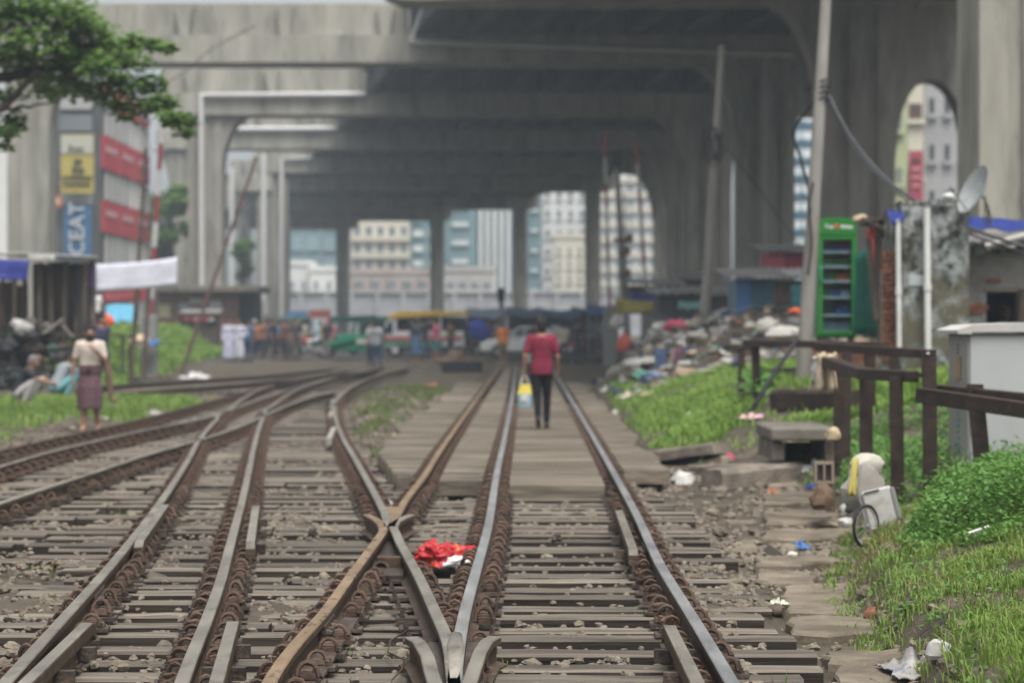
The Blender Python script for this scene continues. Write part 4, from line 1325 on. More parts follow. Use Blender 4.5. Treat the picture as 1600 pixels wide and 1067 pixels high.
# ------------------------------------------------------------------ mouldy wall, brick hut, dish
YW = 34.0
M_MOULD = mat('mouldy_lime_plaster', (.035, .038, .032), (.36, .385, .38), scale=3.6, rough=.9, bump=.6, bscale=24, ramp=(.42, .58), c3=(.12, .11, .075), s3=1.9, r3=(.45, .58), detail=12, world_co=True)
hut = thing('brick_hut', 'small mouldy plastered brick hut with pipes and a dark window hole beside the fridge', 'hut', P(1480, 590, YW))
a, b = P(1409, 600, YW), P(1514, 322, YW)
mb = MB(); mb.box2((a.x, YW, a.z), (b.x, YW + 1.6, b.z), 0)
for k in range(9):
    mb.box((a.x + (b.x - a.x) * (k + .5) / 9, YW + .5, b.z + .02 + .02 * R.random()), ((b.x - a.x) / 9 * .96, .9, .05 + .05 * R.random()), jit=.02)
mb.build('mouldy_wall', M_MOULD, hut)
for (px, t0, t1, r) in ((1404, 343, 556, .035), (1449, 325, 560, .046)):
    mb = MB(); mb.tube([P(px - 1, t0, YW - .12), P(px, (t0 + t1) / 2, YW - .12), P(px + 1, t1, YW - .12)], r, 8)
    pp = mb.build('drain_pipe', M_PIPE, hut, smooth=True, angle=40)
    mb = MB(); mb.lathe(P(px, (t0 + t1) / 2 + 6, YW - .12), [(r * 1.25, -.05), (r * 1.25, .05)], 8); mb.build('pipe_socket', M_PIPE, pp)
mb = MB(); mb.box2(P(1420, 446, YW - .02), P(1447, 430, YW + .01)); mb.build('patch', plain((.40, .43, .44)), hut)
mb = MB(); mb.box2(P(1379, 600, YW + .5), P(1409, 420, YW + .5) + Vector((-.01, .22, 0))); mb.build('mortar_core', M_MORTAR, hut)
for r in range(19):
    z = P(0, 560, YW + .48).z + .083 * r
    for c, (u0, u1) in enumerate(((0, .135), (.147, .282)) if r % 2 else ((0, .065), (.077, .212), (.224, .282))):
        x0 = X(1379, YW + .5) - .005
        mb = MB(); mb.box((x0 + (u0 + u1) / 2, YW + .5, z), (u1 - u0, .1 + R.uniform(-.02, .01), .068), jit=.008)
        mb.build('brick', M_BRICK, hut)
# hut front to the right with the window hole, built round a dark room
YH = 35.2
M_LIME = mat('stained_whitewash_brick', (.20, .19, .18), (.40, .39, .37), scale=1.8, rough=.9, bump=.5, bscale=14, c3=(.24, .12, .09), s3=2.2, r3=(.62, .74), world_co=True)
hx0, hx1, hz0, hz1 = X(1514, YH), X(1720, YH), P(0, 600, YH).z, P(0, 388, YH).z
wx0, wx1, wz0, wz1 = X(1541, YH), X(1591, YH), P(0, 520, YH).z, P(0, 456, YH).z
mb = MB()
mb.box2((hx0, YH, hz0), (wx0, YH + .2, hz1)); mb.box2((wx1, YH, hz0), (hx1, YH + .2, hz1)); mb.box2((wx0 + .001, YH, hz0), (wx1 - .001, YH + .2, wz0)); mb.box2((wx0 + .001, YH, wz1), (wx1 - .001, YH + .2, hz1))
mb.box2((hx0, YH + 3, hz0), (hx1, YH + 3.2, hz1)); mb.box2((hx0, YH + .202, hz0), (hx0 + .2, YH + 2.998, hz1)); mb.box2((hx1 - .2, YH + .202, hz0), (hx1, YH + 2.998, hz1))
mb.build('front_wall', M_LIME, hut)
mb = MB(); mb.box2((wx0 - .03, YH - .03, wz1), (wx1 + .04, YH - .002, wz1 + .06)); mb.build('lintel', M_MORTAR, hut)
mb = MB(); mb.box2((wx1 + .003, YH - .05, wz0), (wx1 + .12, YH + .12, wz1 + .04)); mb.build('shutter', M_DARKWOOD, hut)
for (px, py, w) in ((1553, 439, .2), (1520, 478, .2), (1527, 486, .2), (1536, 480, .16), (1516, 486, .12), (1530, 476, .1)):
    mb = MB(); mb.box(P(px, py, YH - .01), (w, .05, .06), jit=.004); mb.build('brick', M_BRICK, hut)
mb = MB()
corrug(mb, P(1508, 384, YH - .5), Vector((hx1 - hx0 + .3, 0, .1)), Vector((0, 4.0, .25)), 16, .03)
mb.build('roof', M_TIN, hut)
for k in range(7):
    mb = MB(); mb.box(P(1512 + 14 * k, 389 + R.uniform(-2, 3), YH - .2), (R.uniform(.1, .16), .3, R.uniform(.06, .14)), jit=.03); mb.build('stone', M_MOULD, hut)
mb = MB(); mb.tube([P(1540, 385, YH - .7), P(1625, 362, YH - .9)], .045, 8); solo(mb, 'fluorescent_tube', plain((.5, .48, .44)), 'pale pole lying sloped across the dark tin roof of the hut', 'pole', P(1540, 385, YH - .7))
sheet('blue tarpaulin stretched along the top of the hut behind the satellite dish', P(1512, 340, YH - .2), P(1640, 348, YH - .2), P(1640, 362, YH - .7), P(1512, 358, YH - .7), C_BLUE, wav=.04, sag=.0)
sheet('small blue tarpaulin corner hanging over the broken timber roof', P(1384, 331, YW + .1), P(1420, 331, YW + .1), P(1410, 345, YW - .15), P(1393, 352, YW - .15), C_BLUE, wav=.03, sag=0)
# dish
dc = P(1530, 301, YW - .2)
ds = thing('satellite_dish', 'grey satellite dish tilted to the left on top of the mouldy wall', 'satellite dish', P(1540, 345, YW))
mb = MB()
ax = Vector((-.86, -.28, .42)).normalized(); s, u = frame(ax)
rings = []
for th in (0, .012):
    for i in range(6):
        r = .37 * i / 5
        for k in range(20):
            t = 2 * PI * k / 20
            mb.v.append(dc + s * (r * .9 * math.cos(t)) + u * (r * math.sin(t)) + ax * (.11 * (i / 5) ** 2 - th))
for i in range(5):
    for k in range(20):
        k2 = (k + 1) % 20
        mb.f.append((i * 20 + k, i * 20 + k2, (i + 1) * 20 + k2, (i + 1) * 20 + k)); mb.m.append(0)
        q = 120; mb.f.append((q + i * 20 + k, q + (i + 1) * 20 + k, q + (i + 1) * 20 + k2, q + i * 20 + k2)); mb.m.append(0)
for k in range(20):
    k2 = (k + 1) % 20; mb.f.append((100 + k, 100 + k2, 220 + k2, 220 + k)); mb.m.append(0)
M_DISH = mat('grey_dish_paint', (.26, .28, .28), (.36, .38, .38), scale=4, rough=.6, c3=(.2, .17, .13), s3=5, r3=(.6, .75))
mb.build('reflector', M_DISH, ds, smooth=True, angle=40, recalc=False)
mb = MB(); mb.tube([dc - ax * .02, dc - ax * .14 + Vector((0, 0, -.1)), P(1545, 352, YW + .1)], .022, 6); mb.build('mount', C_GREY, ds)
mb = MB(); mb.tube([dc - u * .34, dc + ax * .38 - u * .16], .012, 5); mb.tube([dc + ax * .36 - u * .14, dc + ax * .44 - u * .14], .03, 8); mb.build('feed_arm', C_GREY, ds)
for q in ((1538, 352), (1552, 350)):
    mb = MB(); mb.tube([dc - ax * .1, P(*q, YW + .05)], .012, 5); mb.build('strut', C_GREY, ds)
lm = thing('flood_lamp', 'small white lamp fixed on the corner of the mouldy wall top', 'lamp', P(1487, 322, YW))
mb = MB(); mb.tube([P(1488, 322, YW), P(1485, 312, YW - .05)], .014, 6); mb.build('bracket', M_PIPE, lm)
mb = MB(); mb.ell(P(1482, 307, YW - .08), (.085, .06, .05), 10, 7); mb.build('head', M_PIPE, lm, smooth=True)

# ------------------------------------------------------------------ ragged lean-to between fridge and hut
lt = thing('lean_to', 'ragged lean-to of broken timber and cloth between the fridge and the mouldy wall', 'shack', P(1370, 540, 37))
for k in range(9):
    a = P(1342 + R.uniform(0, 8), 342 + R.uniform(-4, 12), 37 + R.uniform(-.4, .4)); b = P(1404 + R.uniform(-4, 4), 342 + R.uniform(-6, 26), 36.2 + R.uniform(-.4, .3))
    mb = MB(); mb.bar(a, b, .07, .05); mb.build('rafter', M_DARKWOOD, lt)
for (px, t, b2, lean) in ((1376, 350, 560, -3), (1384, 352, 470, 2), (1391, 352, 450, -2), (1398, 352, 430, 3), (1369, 372, 500, -12)):
    mb = MB(); mb.bar(P(px + lean, t, 36.6), P(px, b2, 36.5), .09, .05); mb.build('post', M_DARKWOOD, lt)
for k in range(7):
    mb = MB(); mb.bar(P(1378 + R.uniform(-2, 2), 398 + 4 * k, 36.3 + .1 * k), P(1404, 388 + 4 * k + R.uniform(-3, 3), 36.3 + .1 * k), .05, .03); mb.build('board', M_DARKWOOD, lt)
sheet('dark green tarpaulin hanging beside the fridge', P(1337, 398, 38.3), P(1360, 384, 37.6), P(1377, 528, 37.4), P(1337, 522, 38.3), C_GREENT, wav=.09, sag=0, nu=16)
sheet('dark red cloth strip hanging from the lean-to roof', P(1352, 360, 37.2), P(1362, 362, 37.2), P(1378, 470, 37.0), P(1366, 468, 37.0), C_RED, 'cloth', 'hanging_cloth', .03, 0, nu=6)
sheet('purple cloth strip hanging below the dark red strip', P(1364, 420, 36.9), P(1374, 420, 36.9), P(1379, 500, 36.8), P(1369, 502, 36.8), C_PURP, 'cloth', 'hanging_cloth', .03, 0, nu=6)
sheet('brown cloth strip hanging in the middle of the lean-to', P(1364, 352, 36.9), P(1373, 356, 36.9), P(1378, 448, 36.8), P(1370, 446, 36.8), C_BROWN, 'cloth', 'hanging_cloth', .03, 0, nu=6)
lump('cloth_bundle', 'bright coral red cloth bundle tied under the lean-to roof', 'cloth', P(1366, 372, 36.8), (.11, .09, .11), plain((.5, .085, .08)), 3)
lump('cloth_bundle', 'dark purple cloth bundle beside the coral red one', 'cloth', P(1376, 371, 36.85), (.08, .08, .1), C_PURP, 5)
lump('cloth_bundle', 'brown rag heap on the left corner of the lean-to roof', 'cloth', P(1346, 347, 37), (.14, .14, .07), C_TAN, 8)

# ------------------------------------------------------------------ fence made of old rails
fe = thing('rail_fence', 'dark brown fence welded from old rails in front of the mouldy hut', 'fence', P(1450, 760, 21))
POSTP = [(-.06, -.055), (.06, -.055), (.06, -.042), (.012, -.03), (.012, .025), (.034, .035), (.034, .06), (-.034, .06), (-.034, .035), (-.012, .025), (-.012, -.03), (-.06, -.042)]
def rpost(px0, py0, px1, py1, Yp, sc=1.0, nm='post'):
    a, b = P(px0, py0, Yp), P(px1, py1, Yp)
    b = b + (b - a).normalized() * .25
    mb = MB(); n = len(POSTP)
    vs = [a + Vector((x * sc, y * sc, 0)) for x, y in POSTP] + [b + Vector((x * sc, y * sc, 0)) for x, y in POSTP]
    mb.add(vs, [tuple(range(n)), tuple(range(2 * n - 1, n - 1, -1))] + [(i, i + n, (i + 1) % n + n, (i + 1) % n) for i in range(n)])
    return mb.build(nm, M_FENCE, fe)
p_ = rpost(1450, 546, 1452, 762, 21, 1.05)
mb = MB(); mb.ell(P(1450, 552, 20.93), (.014, .006, .014), 8, 6); mb.build('bolt_hole', C_WHITE, p_)
rpost(1399, 588, 1401, 768, 21.2, .98); rpost(1352, 582, 1352, 716, 24, 1.12); rpost(1312, 562, 1308, 705, 25, .95); rpost(1521, 600, 1534, 738, 20.8, 1.2)
rpost(1322, 548, 1320, 700, 26, .9); rpost(1358, 552, 1358, 600, 27.5, 1.1); rpost(1396, 552, 1396, 640, 27.5, 1.0); rpost(1180, 540, 1182, 630, 34, 1.0); rpost(1158, 550, 1158, 600, 36, .9)
def beam(pts, w=.12, h=.1, nm='rail_beam'):
    q = [P(*p) for p in pts]
    mb = MB()
    for i in range(len(q) - 1):
        mb.bar(q[i], q[i + 1] + (q[i + 1] - q[i]).normalized() * .02, w, h)
    mb.build(nm, M_FENCE, fe, bevel=.008)
beam([(1286, 563, 24.8), (1315, 572, 23.6), (1350, 584, 22.2), (1424, 588, 21.1)], .13, .1)
beam([(1330, 572, 24.4), (1370, 580, 23.4), (1448, 586, 22)], .06, .04)
beam([(1436, 617, 20.75), (1620, 643, 19.6)], .1, .13)
beam([(1456, 606, 21.2), (1620, 622, 20.2)], .09, .07)
beam([(1276, 541, 28), (1448, 553, 26.5)], .12, .1)
beam([(1166, 536, 34), (1378, 540, 32.5)], .14, .1)
beam([(1130, 543, 36), (1178, 543, 36)], .12, .09)
# steel relay cabinet
YC = 21.6
M_CAB = mat('pale_grey_cabinet_paint', (.40, .41, .41), (.46, .47, .47), scale=1.3, rough=.5, bump=.06, c3=(.33, .31, .28), s3=2.0, r3=(.6, .8))
M_CABS = mat('dull_grey_cabinet_side', (.30, .295, .28), (.38, .375, .36), scale=2.0, rough=.6, c3=(.26, .2, .15), s3=4, r3=(.62, .75))
cx0, cx1 = X(1512, YC), X(1760, YC)
cz0, cz1 = P(0, 745, YC).z, P(0, 522, YC).z
cb = thing('relay_cabinet', 'large pale grey steel relay cabinet behind the leafy bush', 'cabinet', ((cx0 + cx1) / 2, YC + .4, cz0))
mb = MB(); mb.box2((cx0, YC, cz0), (cx1, YC + .95, cz1)); mb.build('body', M_CABS, cb, bevel=.01)
mb = MB(); mb.box2((cx0 + .02, YC - .018, cz0 + .06), (cx1, YC - .002, cz1 - .02)); mb.build('door', M_CAB, cb, bevel=.004)
mb = MB()
zt = P(0, 505, YC).z
mb.prism([(cx0 - .08, cz1 + .002), (cx0 + .03, cz1 + .002), (cx0 + .03, cz1 + .02), (cx1 + .1, cz1 + .02), (cx1 + .1, zt + .02), (cx0 + .5, zt + .005), (cx0 + .04, zt - .015), (cx0 - .1, cz1 + .035), (cx0 - .1, cz1 + .004)], YC - .06, YC + 1.05)
mb.build('roof', mat('dirty_white_lid', (.44, .43, .40), (.54, .53, .50), scale=2, rough=.6), cb)
mb = MB(); mb.box2((cx0 - .012, YC + .3, cz1 - .42), (cx0 - .002, YC + .55, cz1 - .2)); mb.build('rust_plate', plain((.36, .25, .15)), cb)
mb = MB()
for k in range(7): mb.box((cx0 - .006, YC + .45 + .03 * math.sin(k * 2.2), cz0 + .22 + .055 * k), (.006, .1 + .06 * math.sin(k * 1.7), .022))
mb.build('painted_marks', plain((.08, .36, .33)), cb)
mb = MB()
for k in range(4): mb.tube([(cx0 - .001, YC + .45, cz1 - .1 - .035 * k), (cx0 - .012, YC + .45, cz1 - .1 - .035 * k)], .008, 6)
mb.build('bolt', M_BLACK, cb)

# ------------------------------------------------------------------ culvert, beams and slabs between track and fence
cv = thing('culvert', 'small dark culvert mouth under a thick concrete slab below the fence', 'culvert', P(1255, 716, 27.2))
mb = MB()
crv = [(1203, 668, 27), (1305, 664, 27), (1305, 688, 27), (1203, 690, 27)]
q = [P(*p) for p in crv]
mb.box2((q[0].x, 26.9, q[2].z), (q[1].x, 28.6, q[0].z)); mb.build('top_slab', mat('dark_old_concrete', (.11, .095, .08), (.21, .19, .16), scale=3, rough=.85, bump=.5), cv, bevel=.02)
for (a, b) in ((1206, 1226), (1290, 1304)):
    mb = MB(); mb.box2(P(a, 720, 27), P(b, 690.5, 27) + Vector((0, 1.5, 0))); mb.build('side_wall', mat('dark_old_concrete', (0, 0, 0)), cv, bevel=.015)
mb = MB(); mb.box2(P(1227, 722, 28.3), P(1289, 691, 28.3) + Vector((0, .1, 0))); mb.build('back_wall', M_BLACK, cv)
def slab(name, label, a, b, w, h, m, cat, zoff=0, jit=.015):
    """long stone or beam lying between two pixels on the terrain"""
    pa, pb = onto(*a), onto(*b)
    for q_ in (pa, pb): q_.z = tz(q_.x, q_.y) + h / 2 + zoff
    d = (pb - pa)
    n = 6
    mb = MB(); s, u = frame(d)
    vs = []
    for i in range(n + 1):
        p = pa + d * (i / n)
        for sx, uz in ((-1, -1), (1, -1), (1, .6), (.8, 1), (-.8, 1), (-1, .6)):
            vs.append(p + s * sx * w / 2 + u * uz * h / 2 + Vector((R.uniform(-jit, jit), R.uniform(-jit, jit), R.uniform(-jit, jit) * .5)))
    fs = [tuple(range(6)), tuple(n * 6 + j for j in range(5, -1, -1))]
    for i in range(n):
        for j in range(6): fs.append((i * 6 + j, (i + 1) * 6 + j, (i + 1) * 6 + (j + 1) % 6, i * 6 + (j + 1) % 6))
    mb.add(vs, fs)
    return solo(mb, name, m, label, cat, (pa + pb) / 2 - Vector((0, 0, h / 2)))
M_OLDC = mat('earthy_concrete', (.15, .125, .10), (.28, .24, .20), scale=4, rough=.85, bump=.6, bscale=20)
slab('concrete_beam', 'long flat concrete beam lying at the foot of the grass slope', (998, 724), (1130, 708), .4, .14, M_OLDC, 'beam')
slab('fallen_post', 'thick weathered concrete post lying across the rubble below the culvert', (1112, 765), (1235, 752), .32, .22, M_OLDC, 'post')
slab('concrete_beam', 'broken beam edge behind the fallen post', (1090, 742), (1240, 738), .3, .12, M_OLDC, 'beam')
slab('steel_beam', 'dark steel beam on the slope above the culvert', (1218, 640), (1335, 640), .3, .26, M_FENCE, 'beam')
slab('steel_beam', 'rusty steel beam lying across the slope behind the black pipe', (1205, 590), (1300, 586), .25, .12, M_FENCE, 'beam', .03)
mb = MB(); mb.tube([P(1246, 530, 33), P(1212, 580, 32.6), P(1172, 645, 32)], .032, 8)
solo(mb, 'black_pipe', M_BLACK, 'black plastic pipe leaning from the rail fence down the slope', 'pipe', P(1172, 645, 32), smooth=True)

# ------------------------------------------------------------------ things dumped by the fence in front
def cloth_drape(label, px, py0, py1, Yp, w, m, seed):
    top = P(px, py0, Yp); L = (py1 - py0) / F * Yp
    mb = MB()
    def fn(u, v):
        a = (u - .5) * w * (1 - .35 * v + .5 * v * v)
        return top + Vector((a + .03 * nz(u * 4 + seed, v * 3), -.09 + .06 * math.sin(u * 14 + seed) * v + .08 * (v - .2) * (v < .2), -L * v + .05 * nz(u * 5, seed)))
    cloth(mb, fn, 14, 8, .012)
    return solo(mb, 'hanging_cloth', m, label, 'cloth', top, smooth=True)
cloth_drape('cream cloth draped over the left end of the rail fence', 1290, 552, 610, 24.6, .2, plain((.50, .41, .29)), 2)
cloth_drape('dirty white rag draped over the far left fence post', 1277, 556, 598, 24.9, .14, C_WHITE, 6)
M_BOXW = mat('dirty_white_plastic', (.42, .415, .39), (.52, .515, .49), scale=3, rough=.55, c3=(.3, .24, .17), s3=4, r3=(.56, .72))
bx = thing('plastic_case', 'dirty white plastic case leaning at the edge of the leafy bush', 'case', P(1378, 834, 18.6))
c = P(1377, 797, 18.6); Mt = (Matrix.Rotation(-.28, 4, 'Y') @ Matrix.Rotation(-.3, 4, 'Z') @ Matrix.Rotation(-.2, 4, 'X')).to_3x3()
mb = MB(); mb.box(c, (.24, .09, .34), M=Mt); mb.build('shell', M_BOXW, bx, bevel=.02)
mb = MB(); mb.box(c + Mt @ Vector((-.128, 0, 0)), (.012, .1, .3), M=Mt); mb.box(c + Mt @ Vector((.126, 0, .03)), (.012, .1, .25), M=Mt); mb.build('rim', C_GREY, bx)
mb = MB(); mb.box(c + Mt @ Vector((-.03, -.05, .155)), (.12, .012, .012), M=Mt); mb.build('dirt_streak', C_BROWN, bx)
wh = thing('bicycle_wheel', 'old bicycle wheel half sunk beside the white plastic case', 'wheel', P(1352, 845, 18.2))
wc = P(1353, 822, 18.2); 
def wpt(r, t, dx=0.0): return wc + Matrix.Rotation(-.75, 3, 'Z') @ Vector((dx, r * math.cos(t), r * math.sin(t)))
mb = MB(); mb.tube([wpt(.155, 2 * PI * i / 28) for i in range(29)], .014, 6, caps=False); mb.build('tyre', M_BLACK, wh, smooth=True)
mb = MB(); mb.tube([wpt(.138, 2 * PI * i / 28) for i in range(29)], .008, 5, caps=False); mb.build('rim', M_PALETIN, wh, smooth=True)
mb = MB(); mb.tube([wpt(0, 0, -.03), wpt(0, 0, .03)], .014, 8); mb.build('hub', C_GREY, wh)
for k in range(12):
    mb = MB(); mb.tube([wpt(.01, k * PI / 6, .01), wpt(.134, k * PI / 6)], .0025, 4); mb.build('spoke', C_GREY, wh)
def item(name, label, cat, px, py, r, m, seed, rough=.45, Yp=None, dz=0):
    p = onto(px, py) if Yp is None else P(px, py, Yp)
    p.z += dz
    return lump(name, label, cat, p, r, m, seed, rough)
item('sack', 'stuffed grey cloth sack behind the white plastic case', 'sack', 1352, 795, (.17, .13, .24), plain((.27, .245, .22)), 31, .3, Yp=19.4)
item('sack', 'pale sack slumped on top of the grey cloth sack', 'sack', 1354, 738, (.15, .11, .1), plain((.42, .40, .34)), 32, .35, Yp=19.5)
sheet('yellow plastic strip hanging down the side of the grey sack', P(1331, 716, 19.1), P(1342, 716, 19.1), P(1338, 776, 19.0), P(1326, 774, 19.0), plain((.36, .31, .08)), 'plastic sheet', 'plastic_sheet', .02, 0, nu=6)
item('plastic_bottle', 'crushed white plastic bottle at the foot of the grey sack', 'bottle', 1320, 803, (.05, .06, .06), C_WHITE, 33)
item('plastic_bag', 'torn white plastic bag left of the bicycle wheel', 'plastic bag', 1322, 822, (.07, .06, .05), C_WHITE, 34)
item('plastic_bag', 'dark green plastic bag by the foot of the sacks', 'plastic bag', 1330, 800, (.05, .05, .06), C_GREENT, 35)
cr = thing('metal_crate', 'rusty square metal frame hooked on a short post beside the rubble', 'metal frame', P(1290, 790, 21.5))
c = P(1287, 738, 21.5)
for dx, dz, w, h in ((-.075, 0, .022, .19), (.075, 0, .022, .19), (0, .085, .13, .022), (0, -.085, .13, .022), (0, 0, .016, .15)):
    mb = MB(); mb.box(c + Vector((dx, 0, dz)), (w, .09, h)); mb.build('bar', plain((.24, .19, .14)), cr)
mb = MB(); mb.box(c + Vector((0, .06, 0)), (.15, .02, .17)); mb.build('back', C_GREY, cr)
mb = MB(); mb.bar(P(1296, 690, 21.6), P(1298, 800, 21.6), .07, .07); mb.build('stub_post', M_DARKWOOD, cr)
item('rag', 'tan rag caught on top of the short post', 'rag', 1302, 686, (.06, .05, .07), C_TAN, 36, Yp=21.5)
item('stone', 'brown torn sack slumped below the metal frame', 'sack', 1285, 795, (.1, .09, .14), C_BROWN, 37, .5, Yp=21.3)

# ------------------------------------------------------------------ shacks behind the heap
def shack(label, px0, px1, py0, py1, Yp, dep, wall, roofm, front='plain', side=None, name='shack', cat='shack'):
    t = thing(name, label, cat, P((px0 + px1) / 2, py1, Yp))
    a, b = P(px0, py1, Yp), P(px1, py0, Yp)
    mb = MB()
    if front == 'corr':
        corrug(mb, (a.x, Yp - .02, a.z), Vector((0, 0, b.z - a.z)), Vector((b.x - a.x, 0, 0)), 9, .03)
        mb.box2((a.x, Yp + .03, a.z), (b.x, Yp + dep, b.z))
    else:
        mb.box2((a.x, Yp, a.z), (b.x, Yp + dep, b.z))
    mb.build('wall', wall, t)
    if side is not None:
        mb = MB(); mb.box2((a.x - .03, Yp - .05, a.z), (a.x + (b.x - a.x) * .38, Yp - .003, b.z - .02)); mb.build('door', side, t)
    mb = MB(); corrug(mb, (a.x - .3, Yp - .5, b.z + .04), Vector((b.x - a.x + .6, 0, R.uniform(-.05, .08))), Vector((0, dep + .8, .25)), 10, .03); mb.build('roof', roofm, t)
    return t
shack('blue tin shack with a bright blue door under a dark roof', 1152, 1208, 436, 512, 58, 2.5, mat('teal_tin', (.05, .12, .17), (.09, .18, .23), scale=1, rough=.5), M_TIN, 'corr', plain((.045, .13, .30), .5))
shack('small dark red shed above the grey tin roofs', 1203, 1262, 394, 432, 66, 2.5, plain((.30, .05, .075)), M_TIN, side=plain((.42, .10, .12)))
shack('low grey shack with a pale sagging tin roof beside the tall pole', 1195, 1262, 438, 520, 62, 2, M_DARKWOOD, M_PALETIN)
shack('long low dark shack roofed with rusty tin behind the garbage heap', 1030, 1150, 462, 500, 74, 3, plain((.06, .065, .07)), M_TIN)
shack('dark stall with a rusty roof right of the signal mast', 985, 1062, 446, 490, 84, 3, plain((.10, .08, .07)), M_TIN)
shack('brown wooden stall at the foot of the dark pier', 1062, 1110, 436, 470, 90, 3, M_DARKWOOD, M_TIN)
sheet('blue tarpaulin over the stall right of the signal mast', P(984, 457, 80), P(1036, 459, 80), P(1036, 470, 79), P(984, 468, 79), C_BLUE, sag=.05)
sheet('olive yellow tarpaulin hanging below the blue tarpaulin', P(962, 466, 78), P(1040, 470, 78), P(1036, 486, 77.6), P(966, 488, 77.6), C_YELL, sag=.05)
sheet('narrow yellow cloth hanging on the stall corner', P(961, 466, 77.5), P(972, 467, 77.5), P(970, 512, 77.5), P(962, 512, 77.5), C_YELL, 'cloth', 'hanging_cloth', .04, 0)
sheet('dark teal cloth hanging beside the pole behind the fridge', P(1236, 446, 57), P(1258, 446, 57), P(1258, 482, 57), P(1236, 484, 57), C_TEALC, 'cloth', 'hanging_cloth', .05, 0)
sheet('teal green plastic sheet lying on the long dark shack', P(1060, 470, 73), P(1098, 470, 73), P(1098, 480, 72), P(1060, 482, 72), plain((.16, .30, .28)), 'plastic sheet', 'plastic_sheet', .05, .05)

# ------------------------------------------------------------------ garbage heap
hp = MB()
RH = random.Random(5)
def heap_z(x, y):
    return tz(x, y) + .95 * sst(2.4, 4.4, x) * sst(50, 58, y) * (1 - sst(70, 76, y)) * (1 - .5 * sst(6.2, 8, x)) + .12 * nz(x * 2, y * 2, 8)
hp.grid(lambda u, v: (2.2 + 6.2 * u, 49 + 27 * v, heap_z(2.2 + 6.2 * u, 49 + 27 * v) - .03), 40, 40)
hm = [M_GROUND, C_DIRTY, C_WHITE, C_GREY, C_BROWN, C_TAN, C_NAVY, plain((.3, .3, .27)), plain((.2, .17, .14)), plain((.16, .24, .22))]
for k in range(1500):
    x = RH.uniform(2.3, 7.6); y = RH.uniform(49, 74)
    if RH.random() > sst(2.2, 3.6, x) + .12: continue
    z = heap_z(x, y)
    s = RH.uniform(.05, .19)
    mi = RH.choice((1, 3, 3, 4, 4, 5, 6, 6, 7, 8, 8, 8, 2, 9, 0))
    t = RH.random()
    if t < .5:
        crumple(hp, (x, y, z + s * .25), (s, s * RH.uniform(.6, 1.1), s * RH.uniform(.3, .7)), k, 8, 6, .6, mi, False)
    elif t < .8:
        M_ = Matrix.Rotation(RH.uniform(-.8, .8), 3, 'X') @ Matrix.Rotation(RH.uniform(0, 3), 3, 'Z')
        hp.box((x, y, z + s * .3), (s * RH.uniform(.8, 2), s, s * RH.uniform(.15, .7)), M=M_, mi=mi, jit=s * .15)
    else:
        a = Vector((x, y, z + .05)); hp.bar(a, a + Vector((RH.uniform(-1, 1), RH.uniform(-.6, .6), RH.uniform(-.3, .3))) * s * 3.6, .035, .02, mi)
heap = tag(hp.build('rubbish_heap', hm), 'sprawling heap of mixed rubbish along the top of the right bank', 'rubbish heap', kind='stuff')
def hitem(name, label, cat, px, py, Yp, r, m, seed, rough=.4):
    p = P(px, py, Yp)
    return lump(name, label, cat, p, r, m, seed, rough)
hitem('cloth_bundle', 'bright pink cloth lying on top of the garbage heap', 'cloth', 1056, 517, 58, (.32, .3, .16), plain((.42, .07, .12)), 41, .6)
hitem('sack', 'clean white sack on the garbage heap left of the blue shack', 'sack', 1119, 518, 57, (.26, .2, .17), plain((.52, .52, .50)), 42)
hitem('plastic_sheet', 'long pale plastic sheet sliding down the left end of the heap', 'plastic sheet', 1012, 572, 56, (.5, .4, .13), plain((.34, .33, .31)), 43, .7)
hitem('rag', 'coral red rag hanging at the left end of the garbage heap', 'rag', 976, 548, 66, (.2, .15, .3), plain((.36, .08, .055)), 44, .5)
hitem('sack', 'light grey sack in front of the low grey shack', 'sack', 1198, 520, 50, (.24, .2, .2), plain((.33, .31, .28)), 45)
hitem('sack', 'wide whitish sack lying beside the tall pole base', 'sack', 1228, 528, 47, (.38, .3, .16), plain((.38, .365, .33)), 46)
hitem('rag', 'orange rag on the sacks beside the tall pole', 'rag', 1244, 490, 49, (.16, .14, .08), plain((.46, .09, .035)), 47)
hitem('sack', 'pale bundle between the white sack and the blue shack', 'sack', 1090, 530, 55, (.26, .25, .13), plain((.28, .265, .235)), 48)
hitem('cloth_bundle', 'white cloth piled behind the pink cloth', 'cloth', 1035, 520, 60, (.3, .26, .16), plain((.40, .39, .37)), 49, .6)
hitem('plastic_bag', 'green plastic bag lying at the foot of the heap', 'plastic bag', 1005, 592, 53, (.22, .2, .12), plain((.10, .25, .19)), 50, .6)
hitem('plastic_bag', 'pale blue plastic bag at the foot of the heap', 'plastic bag', 1022, 592, 52, (.16, .14, .1), plain((.16, .21, .33)), 51, .6)
hitem('cardboard', 'tan cardboard lump at the right foot of the heap', 'cardboard', 1068, 590, 50, (.24, .2, .14), plain((.26, .20, .14)), 52, .6)
hitem('sack', 'round grey sack at the far left end of the heap', 'sack', 963, 512, 74, (.22, .2, .24), plain((.36, .35, .33)), 53)
sheet('purple cloth hanging down the dark face of the heap', P(1055, 545, 53), P(1066, 545, 53), P(1062, 575, 53), P(1052, 574, 53), plain((.14, .06, .09)), 'cloth', 'hanging_cloth', .05, 0)
sheet('dark blue cloth hanging over the dark face of the heap', P(1022, 545, 54), P(1042, 546, 54), P(1040, 578, 53.6), P(1024, 578, 53.6), plain((.03, .05, .10)), 'cloth', 'hanging_cloth', .06, 0)
